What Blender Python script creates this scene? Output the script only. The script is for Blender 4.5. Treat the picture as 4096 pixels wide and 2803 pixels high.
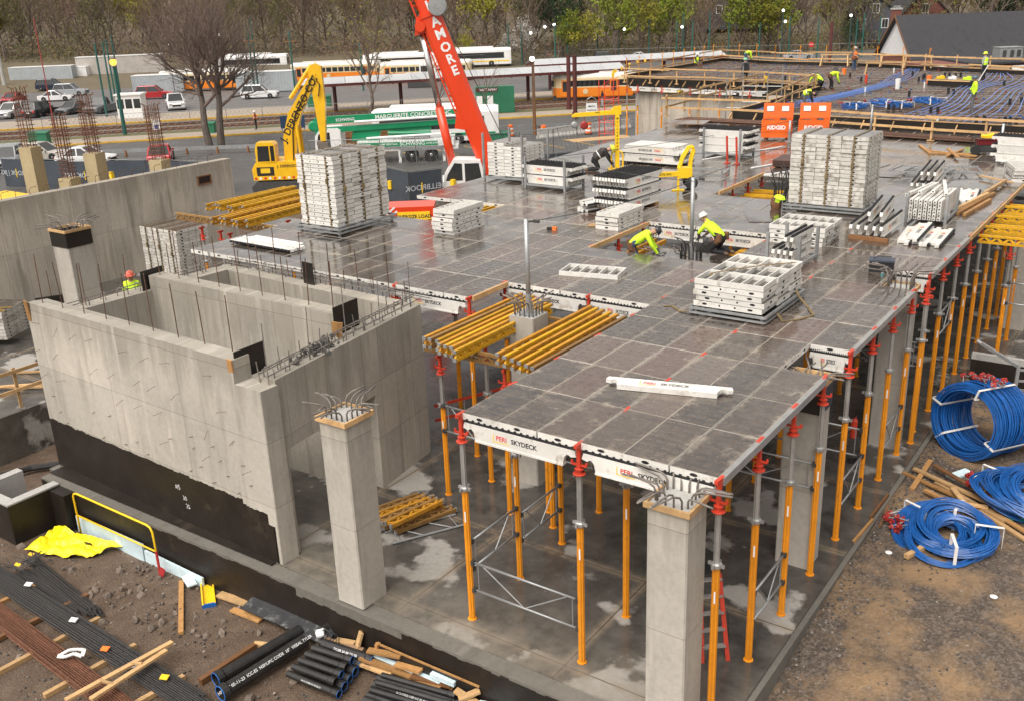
import bpy, bmesh, math, random
from mathutils import Vector, Matrix, Euler
for o in list(bpy.data.objects): bpy.data.objects.remove(o, do_unlink=True)
S = bpy.context.scene
COL = S.collection
R = math.radians
# ---------------------------------------------------------------- camera
cam = bpy.data.cameras.new('camera'); camo = bpy.data.objects.new('camera', cam); COL.objects.link(camo)
yaw, pitch, roll = R(-35.70), R(19.86), R(-2.2126)
fwd = Vector((math.sin(yaw)*math.cos(pitch), math.cos(yaw)*math.cos(pitch), -math.sin(pitch)))
rgt = Vector((math.cos(yaw), -math.sin(yaw), 0)); upv = rgt.cross(fwd)
r2 = math.cos(roll)*rgt + math.sin(roll)*upv; u2 = -math.sin(roll)*rgt + math.cos(roll)*upv
mw = Matrix((( r2.x, u2.x, -fwd.x, 9.47), (r2.y, u2.y, -fwd.y, -11.66), (r2.z, u2.z, -fwd.z, 10.50), (0, 0, 0, 1)))
camo.matrix_world = mw
cam.sensor_width = 36; cam.lens = 36*3921.4/4096; cam.clip_start = .1; cam.clip_end = 3000
S.camera = camo
# ---------------------------------------------------------------- overcast sky and soft sun
w = bpy.data.worlds.new('World'); S.world = w; w.use_nodes = True
nt = w.node_tree; nt.nodes.clear()
sky = nt.nodes.new('ShaderNodeTexSky'); sky.sky_type = 'NISHITA'; sky.sun_disc = False
sky.sun_elevation = R(55); sky.sun_rotation = R(200); sky.air_density = 1.0; sky.dust_density = 4.0; sky.ozone_density = 1.0
hs = nt.nodes.new('ShaderNodeHueSaturation'); hs.inputs['Saturation'].default_value = .12
bg = nt.nodes.new('ShaderNodeBackground'); bg.inputs['Strength'].default_value = .15
wo = nt.nodes.new('ShaderNodeOutputWorld')
tint = nt.nodes.new('ShaderNodeMix'); tint.data_type = 'RGBA'; tint.blend_type = 'MULTIPLY'; tint.inputs[0].default_value = 1; tint.inputs[7].default_value = (1, .95, .89, 1)   # even warm grey overcast
nt.links.new(sky.outputs[0], hs.inputs['Color']); nt.links.new(hs.outputs[0], tint.inputs[6]); nt.links.new(tint.outputs[2], bg.inputs['Color']); nt.links.new(bg.outputs[0], wo.inputs['Surface'])
sl = bpy.data.lights.new('sun', 'SUN'); sl.energy = 1.5; sl.angle = R(35); sl.color = (1, .95, .88)
so = bpy.data.objects.new('sun', sl); COL.objects.link(so)
so.rotation_euler = (R(35), 0, R(20))   # high soft light from behind the camera
S.view_settings.view_transform = 'Standard'; S.view_settings.look = 'None'
S.view_settings.exposure = 0.58; S.view_settings.gamma = 1; S.view_settings.use_curve_mapping = False
S.render.engine = 'CYCLES'
# ---------------------------------------------------------------- mesh builder
rnd = random.Random(7)
def V(*a): return Vector(a)
Z3 = Vector((0, 0, 1))
class MB:
    def __init__(s): s.v = []; s.f = []; s.m = []
    def add(s, vs, fs, mi=0):
        b = len(s.v); s.v += [tuple(p) for p in vs]
        s.f += [tuple(b+i for i in f) for f in fs]; s.m += [mi]*len(fs)
        return s
    def merge(s, mesh_vf, M=None, mi=0):
        vs, fs = mesh_vf[:2]
        if M is not None: vs = [M @ Vector(p) for p in vs]
        return s.add(vs, fs, mi)
    def absorb(s, o, M=None, dm=0):
        b = len(s.v); s.v += [tuple(M @ Vector(p)) if M is not None else p for p in o.v]
        s.f += [tuple(b+i for i in f) for f in o.f]; s.m += [x+dm for x in o.m]; return s
    def box(s, c, d, rot=None, mi=0):
        x, y, z = d[0]/2, d[1]/2, d[2]/2
        vs = [Vector(p) for p in ((-x,-y,-z),(x,-y,-z),(x,y,-z),(-x,y,-z),(-x,-y,z),(x,-y,z),(x,y,z),(-x,y,z))]
        if rot is not None:
            Mx = rot if isinstance(rot, Matrix) else Euler(rot).to_matrix()
            vs = [Mx @ p for p in vs]
        c = Vector(c)
        return s.add([p+c for p in vs], BOXF, mi)
    def b2(s, x0, x1, y0, y1, z0, z1, mi=0):
        return s.box(((x0+x1)/2, (y0+y1)/2, (z0+z1)/2), (abs(x1-x0), abs(y1-y0), abs(z1-z0)), None, mi)
    def bar(s, p, q, w, h, mi=0, up=None):
        p, q = Vector(p), Vector(q); d = q-p; L = d.length
        if L < 1e-6: return s
        d /= L; u = Vector(up) if up is not None else (Z3 if abs(d.z) < .95 else Vector((0, 1, 0)))
        sx = d.cross(u).normalized(); uu = sx.cross(d)
        vs = [p+sx*a*w/2+uu*b*h/2+d*L*k for k in (0, 1) for a, b in ((-1,-1),(1,-1),(1,1),(-1,1))]
        return s.add(vs, BARF, mi)
    def tube(s, pts, r, n=6, mi=0, cap=True, closed=False):
        pts = [Vector(p) for p in pts]; k = len(pts)
        rs = r if isinstance(r, (list, tuple)) else [r]*k
        vs = []; prev = None
        for i, p in enumerate(pts):
            a = pts[(i-1) % k] if (i > 0 or closed) else p
            b = pts[(i+1) % k] if (i < k-1 or closed) else p
            d = (b-a).normalized()
            if prev is None:
                u = Z3 if abs(d.z) < .9 else Vector((1, 0, 0))
            else: u = prev
            x = d.cross(u)
            if x.length < 1e-5: x = d.cross(Vector((0.3, .7, .2)))
            x.normalize(); y = x.cross(d); prev = y
            for j in range(n):
                t = 2*math.pi*j/n
                vs.append(p+(x*math.cos(t)+y*math.sin(t))*rs[i])
        fs = []
        for i in range(k if closed else k-1):
            for j in range(n):
                a, b = i*n, ((i+1) % k)*n
                fs.append((a+j, a+(j+1) % n, b+(j+1) % n, b+j))
        if cap and not closed: fs += [tuple(range(n-1, -1, -1)), tuple((k-1)*n+j for j in range(n))]
        return s.add(vs, fs, mi)
    def prism(s, poly, h, M=None, mi=0):
        """poly in local XY, extruded 0..h along local Z, then M"""
        n = len(poly)
        vs = [Vector((x, y, 0)) for x, y in poly]+[Vector((x, y, h)) for x, y in poly]
        if M is not None: vs = [M @ p for p in vs]
        return s.add(vs, [tuple(range(n-1, -1, -1)), tuple(range(n, 2*n))]+[(i, (i+1) % n, n+(i+1) % n, n+i) for i in range(n)], mi)
    def loft(s, rings, mi=0, cap=True):
        n = len(rings[0]); vs = [p for r in rings for p in r]; fs = []
        for i in range(len(rings)-1):
            for j in range(n):
                fs.append((i*n+j, i*n+(j+1) % n, (i+1)*n+(j+1) % n, (i+1)*n+j))
        if cap: fs += [tuple(range(n-1, -1, -1)), tuple((len(rings)-1)*n+j for j in range(n))]
        return s.add(vs, fs, mi)
    def lathe(s, prof, n=12, c=(0, 0, 0), M=None, mi=0):
        vs = []; c = Vector(c)
        for r, z in prof:
            for j in range(n):
                t = 2*math.pi*j/n; p = Vector((r*math.cos(t), r*math.sin(t), z))
                vs.append((M @ p if M is not None else p)+c)
        fs = []
        for i in range(len(prof)-1):
            for j in range(n): fs.append((i*n+j, i*n+(j+1) % n, (i+1)*n+(j+1) % n, (i+1)*n+j))
        fs += [tuple(range(n-1, -1, -1)), tuple((len(prof)-1)*n+j for j in range(n))]
        return s.add(vs, fs, mi)
    def mesh(s, name, mats, smooth=False):
        me = bpy.data.meshes.new(name); me.from_pydata(s.v, [], s.f)
        if not isinstance(mats, (list, tuple)): mats = [mats]
        for m in mats: me.materials.append(m)
        me.polygons.foreach_set('material_index', s.m)
        if smooth: me.polygons.foreach_set('use_smooth', [True]*len(s.f))
        me.update()
        uv = me.uv_layers.new(name='UVMap'); co = s.v; data = [0.0]*(2*len(me.loops))
        for p in me.polygons:
            n = p.normal
            if abs(n.z) > .8:
                for li in p.loop_indices:
                    q = co[me.loops[li].vertex_index]; data[2*li] = q[0]; data[2*li+1] = q[1]
            else:
                L = math.hypot(n.x, n.y) or 1; tx, ty = -n.y/L, n.x/L
                for li in p.loop_indices:
                    q = co[me.loops[li].vertex_index]; data[2*li] = q[0]*tx+q[1]*ty; data[2*li+1] = q[2]
        uv.data.foreach_set('uv', data)
        return me
    def build(s, name, mats, parent=None, smooth=False, loc=None, rot=None):
        return put(name, s.mesh(name, mats, smooth), parent, loc, rot)
BOXF = [(3,2,1,0),(4,5,6,7),(0,1,5,4),(1,2,6,5),(2,3,7,6),(3,0,4,7)]
BARF = [(3,2,1,0),(4,5,6,7),(0,1,5,4),(1,2,6,5),(2,3,7,6),(3,0,4,7)]
def put(name, me, parent=None, loc=None, rot=None):
    o = bpy.data.objects.new(name, me); COL.objects.link(o)
    if parent is not None: o.parent = parent
    if loc is not None: o.location = loc
    if rot is not None: o.rotation_euler = rot if not isinstance(rot, (int, float)) else (0, 0, rot)
    return o
def tag(o, label, cat, group=None):
    o['label'] = label; o['category'] = cat
    if group: o['group'] = group
    return o
def thing(name, label, cat, loc=(0, 0, 0), rz=0, group=None):
    o = bpy.data.objects.new(name, None); COL.objects.link(o); o.empty_display_size = .1
    o.location = loc; o.rotation_euler = rz if isinstance(rz, (tuple, Euler)) else (0, 0, rz)
    return tag(o, label, cat, group)
def struct(o): o['kind'] = 'structure'; return o
def stuff(o): o['kind'] = 'stuff'; return o
def copy_tree(o, loc, rz=None, label=None, group=None):
    r = o.copy(); COL.objects.link(r); r.location = loc
    if rz is not None: r.rotation_euler = rz if isinstance(rz, (tuple, Euler)) else (0, 0, rz)
    if label: r['label'] = label
    if group: r['group'] = group
    for ch in o.children:
        c = ch.copy(); COL.objects.link(c); c.parent = r
        for g in ch.children:
            d = g.copy(); COL.objects.link(d); d.parent = c
    return r
def rotz(a, loc=(0, 0, 0)): return Matrix.Translation(loc) @ Matrix.Rotation(a, 4, 'Z')
_tc = {}
def text_vf(txt, size=1.0, bold=0.0, mirror=False):
    k = (txt, round(size, 4), bold, mirror)
    if k in _tc: return _tc[k]
    cu = bpy.data.curves.new('lettering', 'FONT'); cu.body = txt; cu.size = size; cu.offset = bold*size; cu.resolution_u = 2
    cu.align_x = 'CENTER'; cu.align_y = 'CENTER'
    ob = bpy.data.objects.new('lettering', cu); COL.objects.link(ob)
    me = bpy.data.meshes.new_from_object(ob)
    vs = [v.co.copy() for v in me.vertices]; fs = [tuple(p.vertices) for p in me.polygons]
    if mirror: vs = [Vector((-p.x, p.y, p.z)) for p in vs]; fs = [f[::-1] for f in fs]
    bpy.data.objects.remove(ob); bpy.data.meshes.remove(me); bpy.data.curves.remove(cu)
    _tc[k] = (vs, fs); return _tc[k]
def face_M(o, right, up):
    r, u = Vector(right).normalized(), Vector(up).normalized(); n = r.cross(u)
    return Matrix(((r.x,u.x,n.x,o[0]),(r.y,u.y,n.y,o[1]),(r.z,u.z,n.z,o[2]),(0,0,0,1)))
def lettering(mb, txt, size, o, right, up, mi=0, bold=.02, mirror=False):
    return mb.merge(text_vf(txt, size, bold, mirror), face_M(o, right, up), mi)
# ---------------------------------------------------------------- materials
def newmat(name):
    m = bpy.data.materials.new(name); m.use_nodes = True; t = m.node_tree
    return m, t, t.nodes['Principled BSDF']
def nd(t, typ, **kw):
    n = t.nodes.new(typ)
    for k, v in kw.items():
        if k in n.inputs: n.inputs[k].default_value = v
        else: setattr(n, k, v)
    return n
def mixc(t, fac, a, b, blend='MIX'):
    n = t.nodes.new('ShaderNodeMix'); n.data_type = 'RGBA'; n.blend_type = blend
    for i, x in ((0, fac), (6, a), (7, b)):
        if hasattr(x, 'is_linked'): t.links.new(x, n.inputs[i])
        else: n.inputs[i].default_value = (*x, 1) if isinstance(x, tuple) else x
    return n.outputs[2]
def ramp(t, src, stops):
    n = t.nodes.new('ShaderNodeValToRGB'); e = n.color_ramp.elements
    while len(e) < len(stops): e.new(.5)
    for i, (p, c) in enumerate(stops):
        e[i].position = p; e[i].color = (*c, 1) if isinstance(c, tuple) else (c, c, c, 1)
    t.links.new(src, n.inputs[0]); return n.outputs[0]
def noise(t, co, scale, detail=4, rough=.55, stretch=None):
    if stretch:
        mp = nd(t, 'ShaderNodeMapping'); mp.inputs['Scale'].default_value = stretch; t.links.new(co, mp.inputs[0]); co = mp.outputs[0]
    n = nd(t, 'ShaderNodeTexNoise', Scale=scale, Detail=detail, Roughness=rough); t.links.new(co, n.inputs['Vector']); return n.outputs[0]
def bumpn(t, b, h, strength=.3, dist=.02):
    n = nd(t, 'ShaderNodeBump', Strength=strength, Distance=dist); t.links.new(h, n.inputs['Height']); t.links.new(n.outputs[0], b.inputs['Normal'])
def sc(c, k): return tuple(min(1, max(0, x*k)) for x in c)
_mats = {}
def M(name, col, rough=.6, metal=0, var=.2, scale=4, rnd_=.12, bump=0, bscale=60, spec=.5, dirt=None, coat=0):
    if name in _mats: return _mats[name]
    m, t, b = newmat(name)
    tc = nd(t, 'ShaderNodeTexCoord'); oi = nd(t, 'ShaderNodeObjectInfo')
    ad = nd(t, 'ShaderNodeVectorMath', operation='ADD'); t.links.new(tc.outputs['Object'], ad.inputs[0]); t.links.new(oi.outputs['Random'], ad.inputs[1])
    n = noise(t, ad.outputs[0], scale, 5, .6)
    c = ramp(t, n, [(.3, sc(col, 1-var)), (.7, sc(col, 1+var))])
    if rnd_:
        mr = nd(t, 'ShaderNodeMapRange'); mr.inputs[3].default_value = 1-rnd_; mr.inputs[4].default_value = 1+rnd_
        t.links.new(oi.outputs['Random'], mr.inputs[0])
        mu = nd(t, 'ShaderNodeVectorMath', operation='SCALE'); t.links.new(c, mu.inputs[0]); t.links.new(mr.outputs[0], mu.inputs['Scale']); c = mu.outputs[0]
    if dirt:
        d2 = noise(t, ad.outputs[0], dirt[2] if len(dirt) > 2 else 2.5, 8, .75)
        c = mixc(t, ramp(t, d2, [(dirt[1], 0.0), (min(1, dirt[1]+.16), .85)]), c, dirt[0])
    t.links.new(c, b.inputs['Base Color'])
    b.inputs['Roughness'].default_value = rough; b.inputs['Metallic'].default_value = metal
    b.inputs['Specular IOR Level'].default_value = spec
    if coat: b.inputs['Coat Weight'].default_value = coat; b.inputs['Coat Roughness'].default_value = .15
    if bump: bumpn(t, b, noise(t, tc.outputs['Object'], bscale, 6, .65), bump, .02)
    _mats[name] = m; return m
def emit(name, col, st):
    m, t, b = newmat(name); b.inputs['Base Color'].default_value = (*col, 1); b.inputs['Emission Color'].default_value = (*col, 1); b.inputs['Emission Strength'].default_value = st; return m
def concrete(name, base=(.36, .345, .32), joints=(.62, 2.4), streak=.6, wet=.45, bumpk=.15, top=None):
    m, t, b = newmat(name)
    tc = nd(t, 'ShaderNodeTexCoord'); uv = tc.outputs['UV']; ob = tc.outputs['Object']
    big = noise(t, ob, .55, 6, .6); fine = noise(t, ob, 9, 8, .7)
    c = ramp(t, big, [(.3, sc(base, .78)), (.5, base), (.72, sc(base, 1.22))])
    c = mixc(t, .35, c, ramp(t, fine, [(.3, sc(base, .7)), (.7, sc(base, 1.25))]))
    # water stains running down
    st = noise(t, uv, 1.0, 5, .6, (2.6, .22, 1))
    c = mixc(t, ramp(t, st, [(.52, 0.0), (.66, streak)]), c, sc((base[0]*.95, base[1]*.93, base[2]*.9), wet))
    if top:      # rain-soaked drip stains hanging from the upper edge
        sx = nd(t, 'ShaderNodeSeparateXYZ'); t.links.new(ob, sx.inputs[0]); mr = nd(t, 'ShaderNodeMapRange', clamp=True); mr.inputs[1].default_value = top-1.5; mr.inputs[2].default_value = top; t.links.new(sx.outputs[2], mr.inputs[0])
        dr_ = noise(t, uv, 1.0, 5, .6, (2.1, .28, 7)); mm = nd(t, 'ShaderNodeMath', operation='MULTIPLY_ADD'); t.links.new(mr.outputs[0], mm.inputs[0]); mm.inputs[1].default_value = .34; t.links.new(dr_, mm.inputs[2])
        c = mixc(t, ramp(t, mm.outputs[0], [(.62, 0.0), (.80, .6)]), c, sc((base[0], base[1]*.98, base[2]*.93), .58))
    st2 = noise(t, uv, 1.0, 4, .55, (3.7, .3, 3))
    c = mixc(t, ramp(t, st2, [(.6, 0.0), (.7, .45)]), c, sc(base, 1.45))
    lines = None
    if joints:
        br = nd(t, 'ShaderNodeTexBrick', Scale=1.0); br.offset = 0; br.inputs['Mortar Size'].default_value = .008; br.inputs['Brick Width'].default_value = joints[0]; br.inputs['Row Height'].default_value = joints[1]
        br.inputs['Color1'].default_value = (.86, .86, .86, 1); br.inputs['Color2'].default_value = (1.14, 1.13, 1.1, 1); br.inputs['Mortar'].default_value = (.5, .49, .47, 1); br.inputs['Mortar Smooth'].default_value = .3
        mp = nd(t, 'ShaderNodeMapping'); mp.inputs['Location'].default_value = (17.3, .12, 0); t.links.new(uv, mp.inputs[0]); t.links.new(mp.outputs[0], br.inputs['Vector'])
        c = mixc(t, .75, c, br.outputs[0], 'MULTIPLY'); lines = br.outputs['Fac']
    vo = nd(t, 'ShaderNodeTexVoronoi', Scale=16.0); t.links.new(ob, vo.inputs['Vector'])
    c = mixc(t, ramp(t, vo.outputs['Distance'], [(.03, .7), (.07, 0.0)]), c, sc(base, .45))
    t.links.new(c, b.inputs['Base Color']); b.inputs['Roughness'].default_value = .82
    b.inputs['Specular IOR Level'].default_value = .3
    bumpn(t, b, noise(t, ob, 22, 8, .7), bumpk, .02)
    return m
def wood(name, col, dark=.55, wetr=.55):
    m, t, b = newmat(name); tc = nd(t, 'ShaderNodeTexCoord'); oi = nd(t, 'ShaderNodeObjectInfo')
    ad = nd(t, 'ShaderNodeVectorMath', operation='ADD'); t.links.new(tc.outputs['Object'], ad.inputs[0])
    mu = nd(t, 'ShaderNodeVectorMath', operation='SCALE'); mu.inputs[0].default_value = (7, 5, 3); t.links.new(oi.outputs['Random'], mu.inputs['Scale']); t.links.new(mu.outputs[0], ad.inputs[1])
    n = noise(t, ad.outputs[0], 3.5, 8, .7); n2 = noise(t, ad.outputs[0], 26, 4, .6)
    c = ramp(t, n, [(.28, sc(col, dark)), (.5, col), (.75, sc(col, 1.25))])
    c = mixc(t, .3, c, ramp(t, n2, [(.35, sc(col, .6)), (.65, sc(col, 1.2))]))
    mr = nd(t, 'ShaderNodeMapRange'); mr.inputs[3].default_value = .72; mr.inputs[4].default_value = 1.15; t.links.new(oi.outputs['Random'], mr.inputs[0])
    s2 = nd(t, 'ShaderNodeVectorMath', operation='SCALE'); t.links.new(c, s2.inputs[0]); t.links.new(mr.outputs[0], s2.inputs['Scale'])
    t.links.new(s2.outputs[0], b.inputs['Base Color']); b.inputs['Roughness'].default_value = wetr; b.inputs['Specular IOR Level'].default_value = .35
    bumpn(t, b, n2, .15, .01); return m
# wet film-faced plywood of the deck
def deckply(edge=False):
    m, t, b = newmat('film_faced_plywood'); tc = nd(t, 'ShaderNodeTexCoord'); g = nd(t, 'ShaderNodeNewGeometry'); oi = nd(t, 'ShaderNodeObjectInfo')
    po = g.outputs['Position']
    n1 = noise(t, po, .55, 6, .65); n2 = noise(t, po, 3.2, 8, .72); n3 = noise(t, po, 14, 5, .6)
    c = ramp(t, oi.outputs['Random'], [(0, (.022, .018, .015)), (.4, (.042, .032, .026)), (.75, (.066, .048, .038)), (.90, (.10, .048, .038)), (1, (.11, .092, .075))])
    c = mixc(t, ramp(t, n2, [(.42, 0.0), (.7, .6)]), c, (.135, .105, .08))
    # pale cement wash left along edges and in patches
    wash = noise(t, po, 1.5, 9, .78)
    if edge:      # mortar gathers along the rim of each panel
        sp_ = nd(t, 'ShaderNodeSeparateXYZ'); t.links.new(tc.outputs['Object'], sp_.inputs[0]); mx = nd(t, 'ShaderNodeMath', operation='MAXIMUM'); acc = []
        for i, hw in ((0, .372), (1, .747)):
            a_ = nd(t, 'ShaderNodeMath', operation='ABSOLUTE'); t.links.new(sp_.outputs[i], a_.inputs[0]); mr = nd(t, 'ShaderNodeMapRange', clamp=True); mr.inputs[1].default_value = hw-.13; mr.inputs[2].default_value = hw; t.links.new(a_.outputs[0], mr.inputs[0]); t.links.new(mr.outputs[0], mx.inputs[i])
        ma = nd(t, 'ShaderNodeMath', operation='MULTIPLY_ADD'); t.links.new(mx.outputs[0], ma.inputs[0]); ma.inputs[1].default_value = .10; t.links.new(wash, ma.inputs[2]); wash = ma.outputs[0]
    c = mixc(t, ramp(t, wash, [(.565, 0.0), (.68, .8)]), c, (.29, .245, .19))
    t.links.new(c, b.inputs['Base Color'])
    wet = ramp(t, n1, [(.40, .05), (.50, .13), (.62, .34)])
    b.inputs['Coat Weight'].default_value = .55; b.inputs['Coat Roughness'].default_value = .09; b.inputs['Coat IOR'].default_value = 1.4
    sp = ramp(t, n3, [(.4, 0.0), (.7, .12)])
    ad = nd(t, 'ShaderNodeMath', operation='ADD'); t.links.new(wet, ad.inputs[0]); t.links.new(sp, ad.inputs[1])
    t.links.new(ad.outputs[0], b.inputs['Roughness']); b.inputs['Specular IOR Level'].default_value = .8
    bumpn(t, b, n3, .02, .01); return m
def ground_dirt():
    m, t, b = newmat('wet_dirt_and_gravel'); g = nd(t, 'ShaderNodeNewGeometry'); po = g.outputs['Position']
    n1 = noise(t, po, .35, 6, .6); n2 = noise(t, po, 2.2, 9, .75); n3 = noise(t, po, 16, 8, .75)
    dirt = ramp(t, n2, [(.3, (.07, .046, .031)), (.55, (.12, .082, .056)), (.75, (.185, .13, .09))])
    vo = nd(t, 'ShaderNodeTexVoronoi', Scale=24.0); t.links.new(po, vo.inputs['Vector'])
    stones = ramp(t, vo.outputs['Color'], [(.2, (.042, .037, .033)), (.55, (.105, .09, .078)), (.9, (.23, .20, .175))])
    sand = ramp(t, n3, [(.3, (.25, .152, .074)), (.7, (.35, .23, .125))])
    sx = nd(t, 'ShaderNodeSeparateXYZ'); t.links.new(po, sx.inputs[0])
    mr = nd(t, 'ShaderNodeMapRange', clamp=True); mr.inputs[1].default_value = 3.5; mr.inputs[2].default_value = 5.2; t.links.new(sx.outputs[0], mr.inputs[0])
    right = mr.outputs[0]
    grav = mixc(t, ramp(t, n2, [(.38, .15), (.6, .85)]), dirt, stones)
    gr2 = mixc(t, ramp(t, noise(t, po, .55, 7, .65), [(.46, 0.0), (.62, .75)]), mixc(t, .55, dirt, stones), sand)
    c = mixc(t, right, mixc(t, .15, dirt, grav), gr2)
    t.links.new(c, b.inputs['Base Color'])
    t.links.new(ramp(t, n1, [(.35, .45), (.6, .85)]), b.inputs['Roughness']); b.inputs['Specular IOR Level'].default_value = .35
    hh = mixc(t, .5, n3, vo.outputs['Distance']); bumpn(t, b, hh, .7, .04); return m
def slab_mat():
    m, t, b = newmat('wet_concrete_slab'); g = nd(t, 'ShaderNodeNewGeometry'); po = g.outputs['Position']
    n1 = noise(t, po, .42, 5, .55); n2 = noise(t, po, 1.7, 7, .65); n3 = noise(t, po, 12, 7, .7)
    sx = nd(t, 'ShaderNodeSeparateXYZ'); t.links.new(po, sx.inputs[0])
    damp = ramp(t, n2, [(.35, (.050, .046, .042)), (.65, (.105, .097, .087))])
    dry = ramp(t, n3, [(.3, (.27, .255, .235)), (.7, (.36, .34, .31))])
    mask = ramp(t, noise(t, po, .5, 5, .55), [(.565, 0.0), (.60, 1.0)])
    c = mixc(t, mask, damp, dry)
    # beige mud drifting along the saw-cut joints, every 2.3 m
    br = nd(t, 'ShaderNodeTexBrick', Scale=1.0); br.offset = 0; br.inputs['Mortar Size'].default_value = .17; br.inputs['Mortar Smooth'].default_value = 1.0; br.inputs['Brick Width'].default_value = 3.4; br.inputs['Row Height'].default_value = 2.9
    mp = nd(t, 'ShaderNodeMapping'); mp.inputs['Location'].default_value = (1.3, .25, 0); t.links.new(po, mp.inputs[0]); t.links.new(mp.outputs[0], br.inputs['Vector'])
    mud = nd(t, 'ShaderNodeMath', operation='MULTIPLY'); t.links.new(br.outputs['Fac'], mud.inputs[0]); t.links.new(ramp(t, n2, [(.35, .15), (.65, .95)]), mud.inputs[1])
    c = mixc(t, mud.outputs[0], c, (.26, .205, .145))
    b3 = nd(t, 'ShaderNodeTexBrick', Scale=1.0); b3.offset = 0; b3.inputs['Mortar Size'].default_value = .012; b3.inputs['Brick Width'].default_value = 3.4; b3.inputs['Row Height'].default_value = 2.9; t.links.new(mp.outputs[0], b3.inputs['Vector'])
    c = mixc(t, b3.outputs['Fac'], c, (.05, .045, .04))
    # drier beige rim near the open front edge
    mr = nd(t, 'ShaderNodeMapRange', clamp=True); mr.inputs[1].default_value = 1.2; mr.inputs[2].default_value = -.9; t.links.new(sx.outputs[1], mr.inputs[0])
    rim = nd(t, 'ShaderNodeMath', operation='MULTIPLY'); t.links.new(mr.outputs[0], rim.inputs[0]); t.links.new(ramp(t, n2, [(.3, .2), (.6, .9)]), rim.inputs[1])
    c = mixc(t, rim.outputs[0], c, (.20, .175, .14))
    t.links.new(c, b.inputs['Base Color'])
    ro = mixc(t, mask, ramp(t, n1, [(.38, .09), (.52, .26), (.7, .5)]), (.85, .85, .85)); t.links.new(ro, b.inputs['Roughness'])
    b.inputs['Specular IOR Level'].default_value = .5
    bumpn(t, b, n3, .06, .01); return m
def asphalt_like(name, a, b_, scale=1.2, rough=.6, grain=25):
    m, t, b = newmat(name); g = nd(t, 'ShaderNodeNewGeometry'); po = g.outputs['Position']
    n2 = noise(t, po, scale*.3, 7, .65); n3 = noise(t, po, grain, 6, .7)
    c = mixc(t, .4, ramp(t, n2, [(.3, a), (.7, b_)]), ramp(t, n3, [(.35, sc(a, .7)), (.65, sc(b_, 1.2))]))
    t.links.new(c, b.inputs['Base Color']); t.links.new(ramp(t, n2, [(.35, rough*.6), (.65, rough*1.3)]), b.inputs['Roughness'])
    bumpn(t, b, n3, .25, .02); return m
DECKPLY = deckply(); DECKPLY_E = deckply(True); DIRT = ground_dirt(); SLAB = slab_mat()
CONC = concrete('cast_concrete', (.41, .38, .335), (.62, 1.35), .45, .55, .2, 3.8); CONC_F = concrete('wide_form_concrete', (.42, .39, .345), (2.6, 1.38), .4, .6, .2, 4.2); CONC_COL = concrete('column_concrete', (.45, .42, .375), (60.0, 1.75), .45, .58, .25, 3.8)
CONC_IN = concrete('raw_concrete_top', (.40, .39, .37), None, .1, .8, .5)
CONC_RET = concrete('retaining_concrete', (.42, .38, .325), (.75, 2.1), .6, .5, .2, 4.0); CONC_D = concrete('damp_kerb_concrete', (.15, .138, .12), None, .3, .6, .5)
ASPH = asphalt_like('asphalt', (.055, .053, .052), (.10, .095, .09)); PLOT = asphalt_like('parking_asphalt', (.085, .08, .078), (.15, .14, .135))
PAVE = asphalt_like('platform_concrete', (.27, .225, .18), (.36, .30, .24), 1.0, .8); BALL = asphalt_like('track_ballast', (.10, .08, .068), (.19, .155, .13), 2, .9, 9)
GRASS = asphalt_like('verge_grass', (.055, .065, .02), (.13, .12, .045), 4, .9, 30); LITTER = asphalt_like('leaf_litter', (.08, .067, .04), (.16, .128, .08), .6, .9, 8)
WHITE = M('white_powder_coat', (.66, .645, .61), .45, 0, .1, 3, .09, 0, dirt=((.27, .23, .18), .545, 3.2))
WHITED = M('dirty_white_coat', (.56, .54, .50), .5, 0, .12, 4, .15, 0, dirt=((.19, .155, .12), .50, 3.5))
WHITEP = M('white_paint', (.75, .75, .74), .4, 0, .05, 2, .04)
BLACKP = M('black_plastic_and_hole_shade', (.018, .018, .02), .45, 0, .2, 5, .1)  # real plastic parts, and the painted dark inside the panel and strip holes
BLACKPLY = M('black_plywood', (.016, .013, .011), .38, 0, .3, 3, .1, dirt=((.10, .09, .08), .66, 2.5))
BITUM = M('bitumen_coating', (.017, .012, .009), .5, 0, .35, 1.5, 0, .25, 12, .4, dirt=((.055, .042, .028), .58, 1.2))
ORANGE = M('orange_prop_paint', (.72, .265, .012), .42, 0, .12, 3, .06, dirt=((.34, .13, .035), .565, 4.5))
REDH = M('red_cast_paint', (.50, .045, .02), .45, 0, .2, 6, .08)
ALU = M('aluminium_tube', (.40, .395, .385), .42, .55, .15, 5, .08, dirt=((.20, .19, .18), .62, 6))
GALV = M('galvanised_steel', (.36, .37, .375), .45, .6, .18, 4, .12)
STEELD = M('dark_steel', (.09, .09, .09), .5, .6, .2, 5, .1)
MATBAR = M('wet_glint_mat_bar', (.30, .265, .24), .4, .4, .4, 3, .1)  # base colour raised to carry the pale reflections along the wet bars
REBAR = M('rusty_rebar', (.115, .062, .042), .75, .2, .4, 9, .2, .2, 40)
REBARK = M('dark_rebar', (.055, .052, .052), .6, .35, .3, 8, .15, .3, 60)
REBARG = M('cement_splashed_rebar', (.17, .15, .135), .8, .1, .35, 7, .15, .2, 40)
RUST = M('rust_brown_bar', (.155, .065, .036), .75, .15, .4, 6, .15, .2, 50)
PINE = wood('pine_lumber', (.56, .355, .17)); PINEW = wood('wet_lumber', (.42, .225, .085)); PINEB = wood('brown_lumber', (.22, .105, .045))
GIRD = wood('yellow_girder_timber', (.50, .235, .022), .5); GIRDY = wood('bright_yellow_girder', (.62, .335, .014), .65); GIRDO = wood('weathered_girder', (.27, .15, .05))
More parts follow.
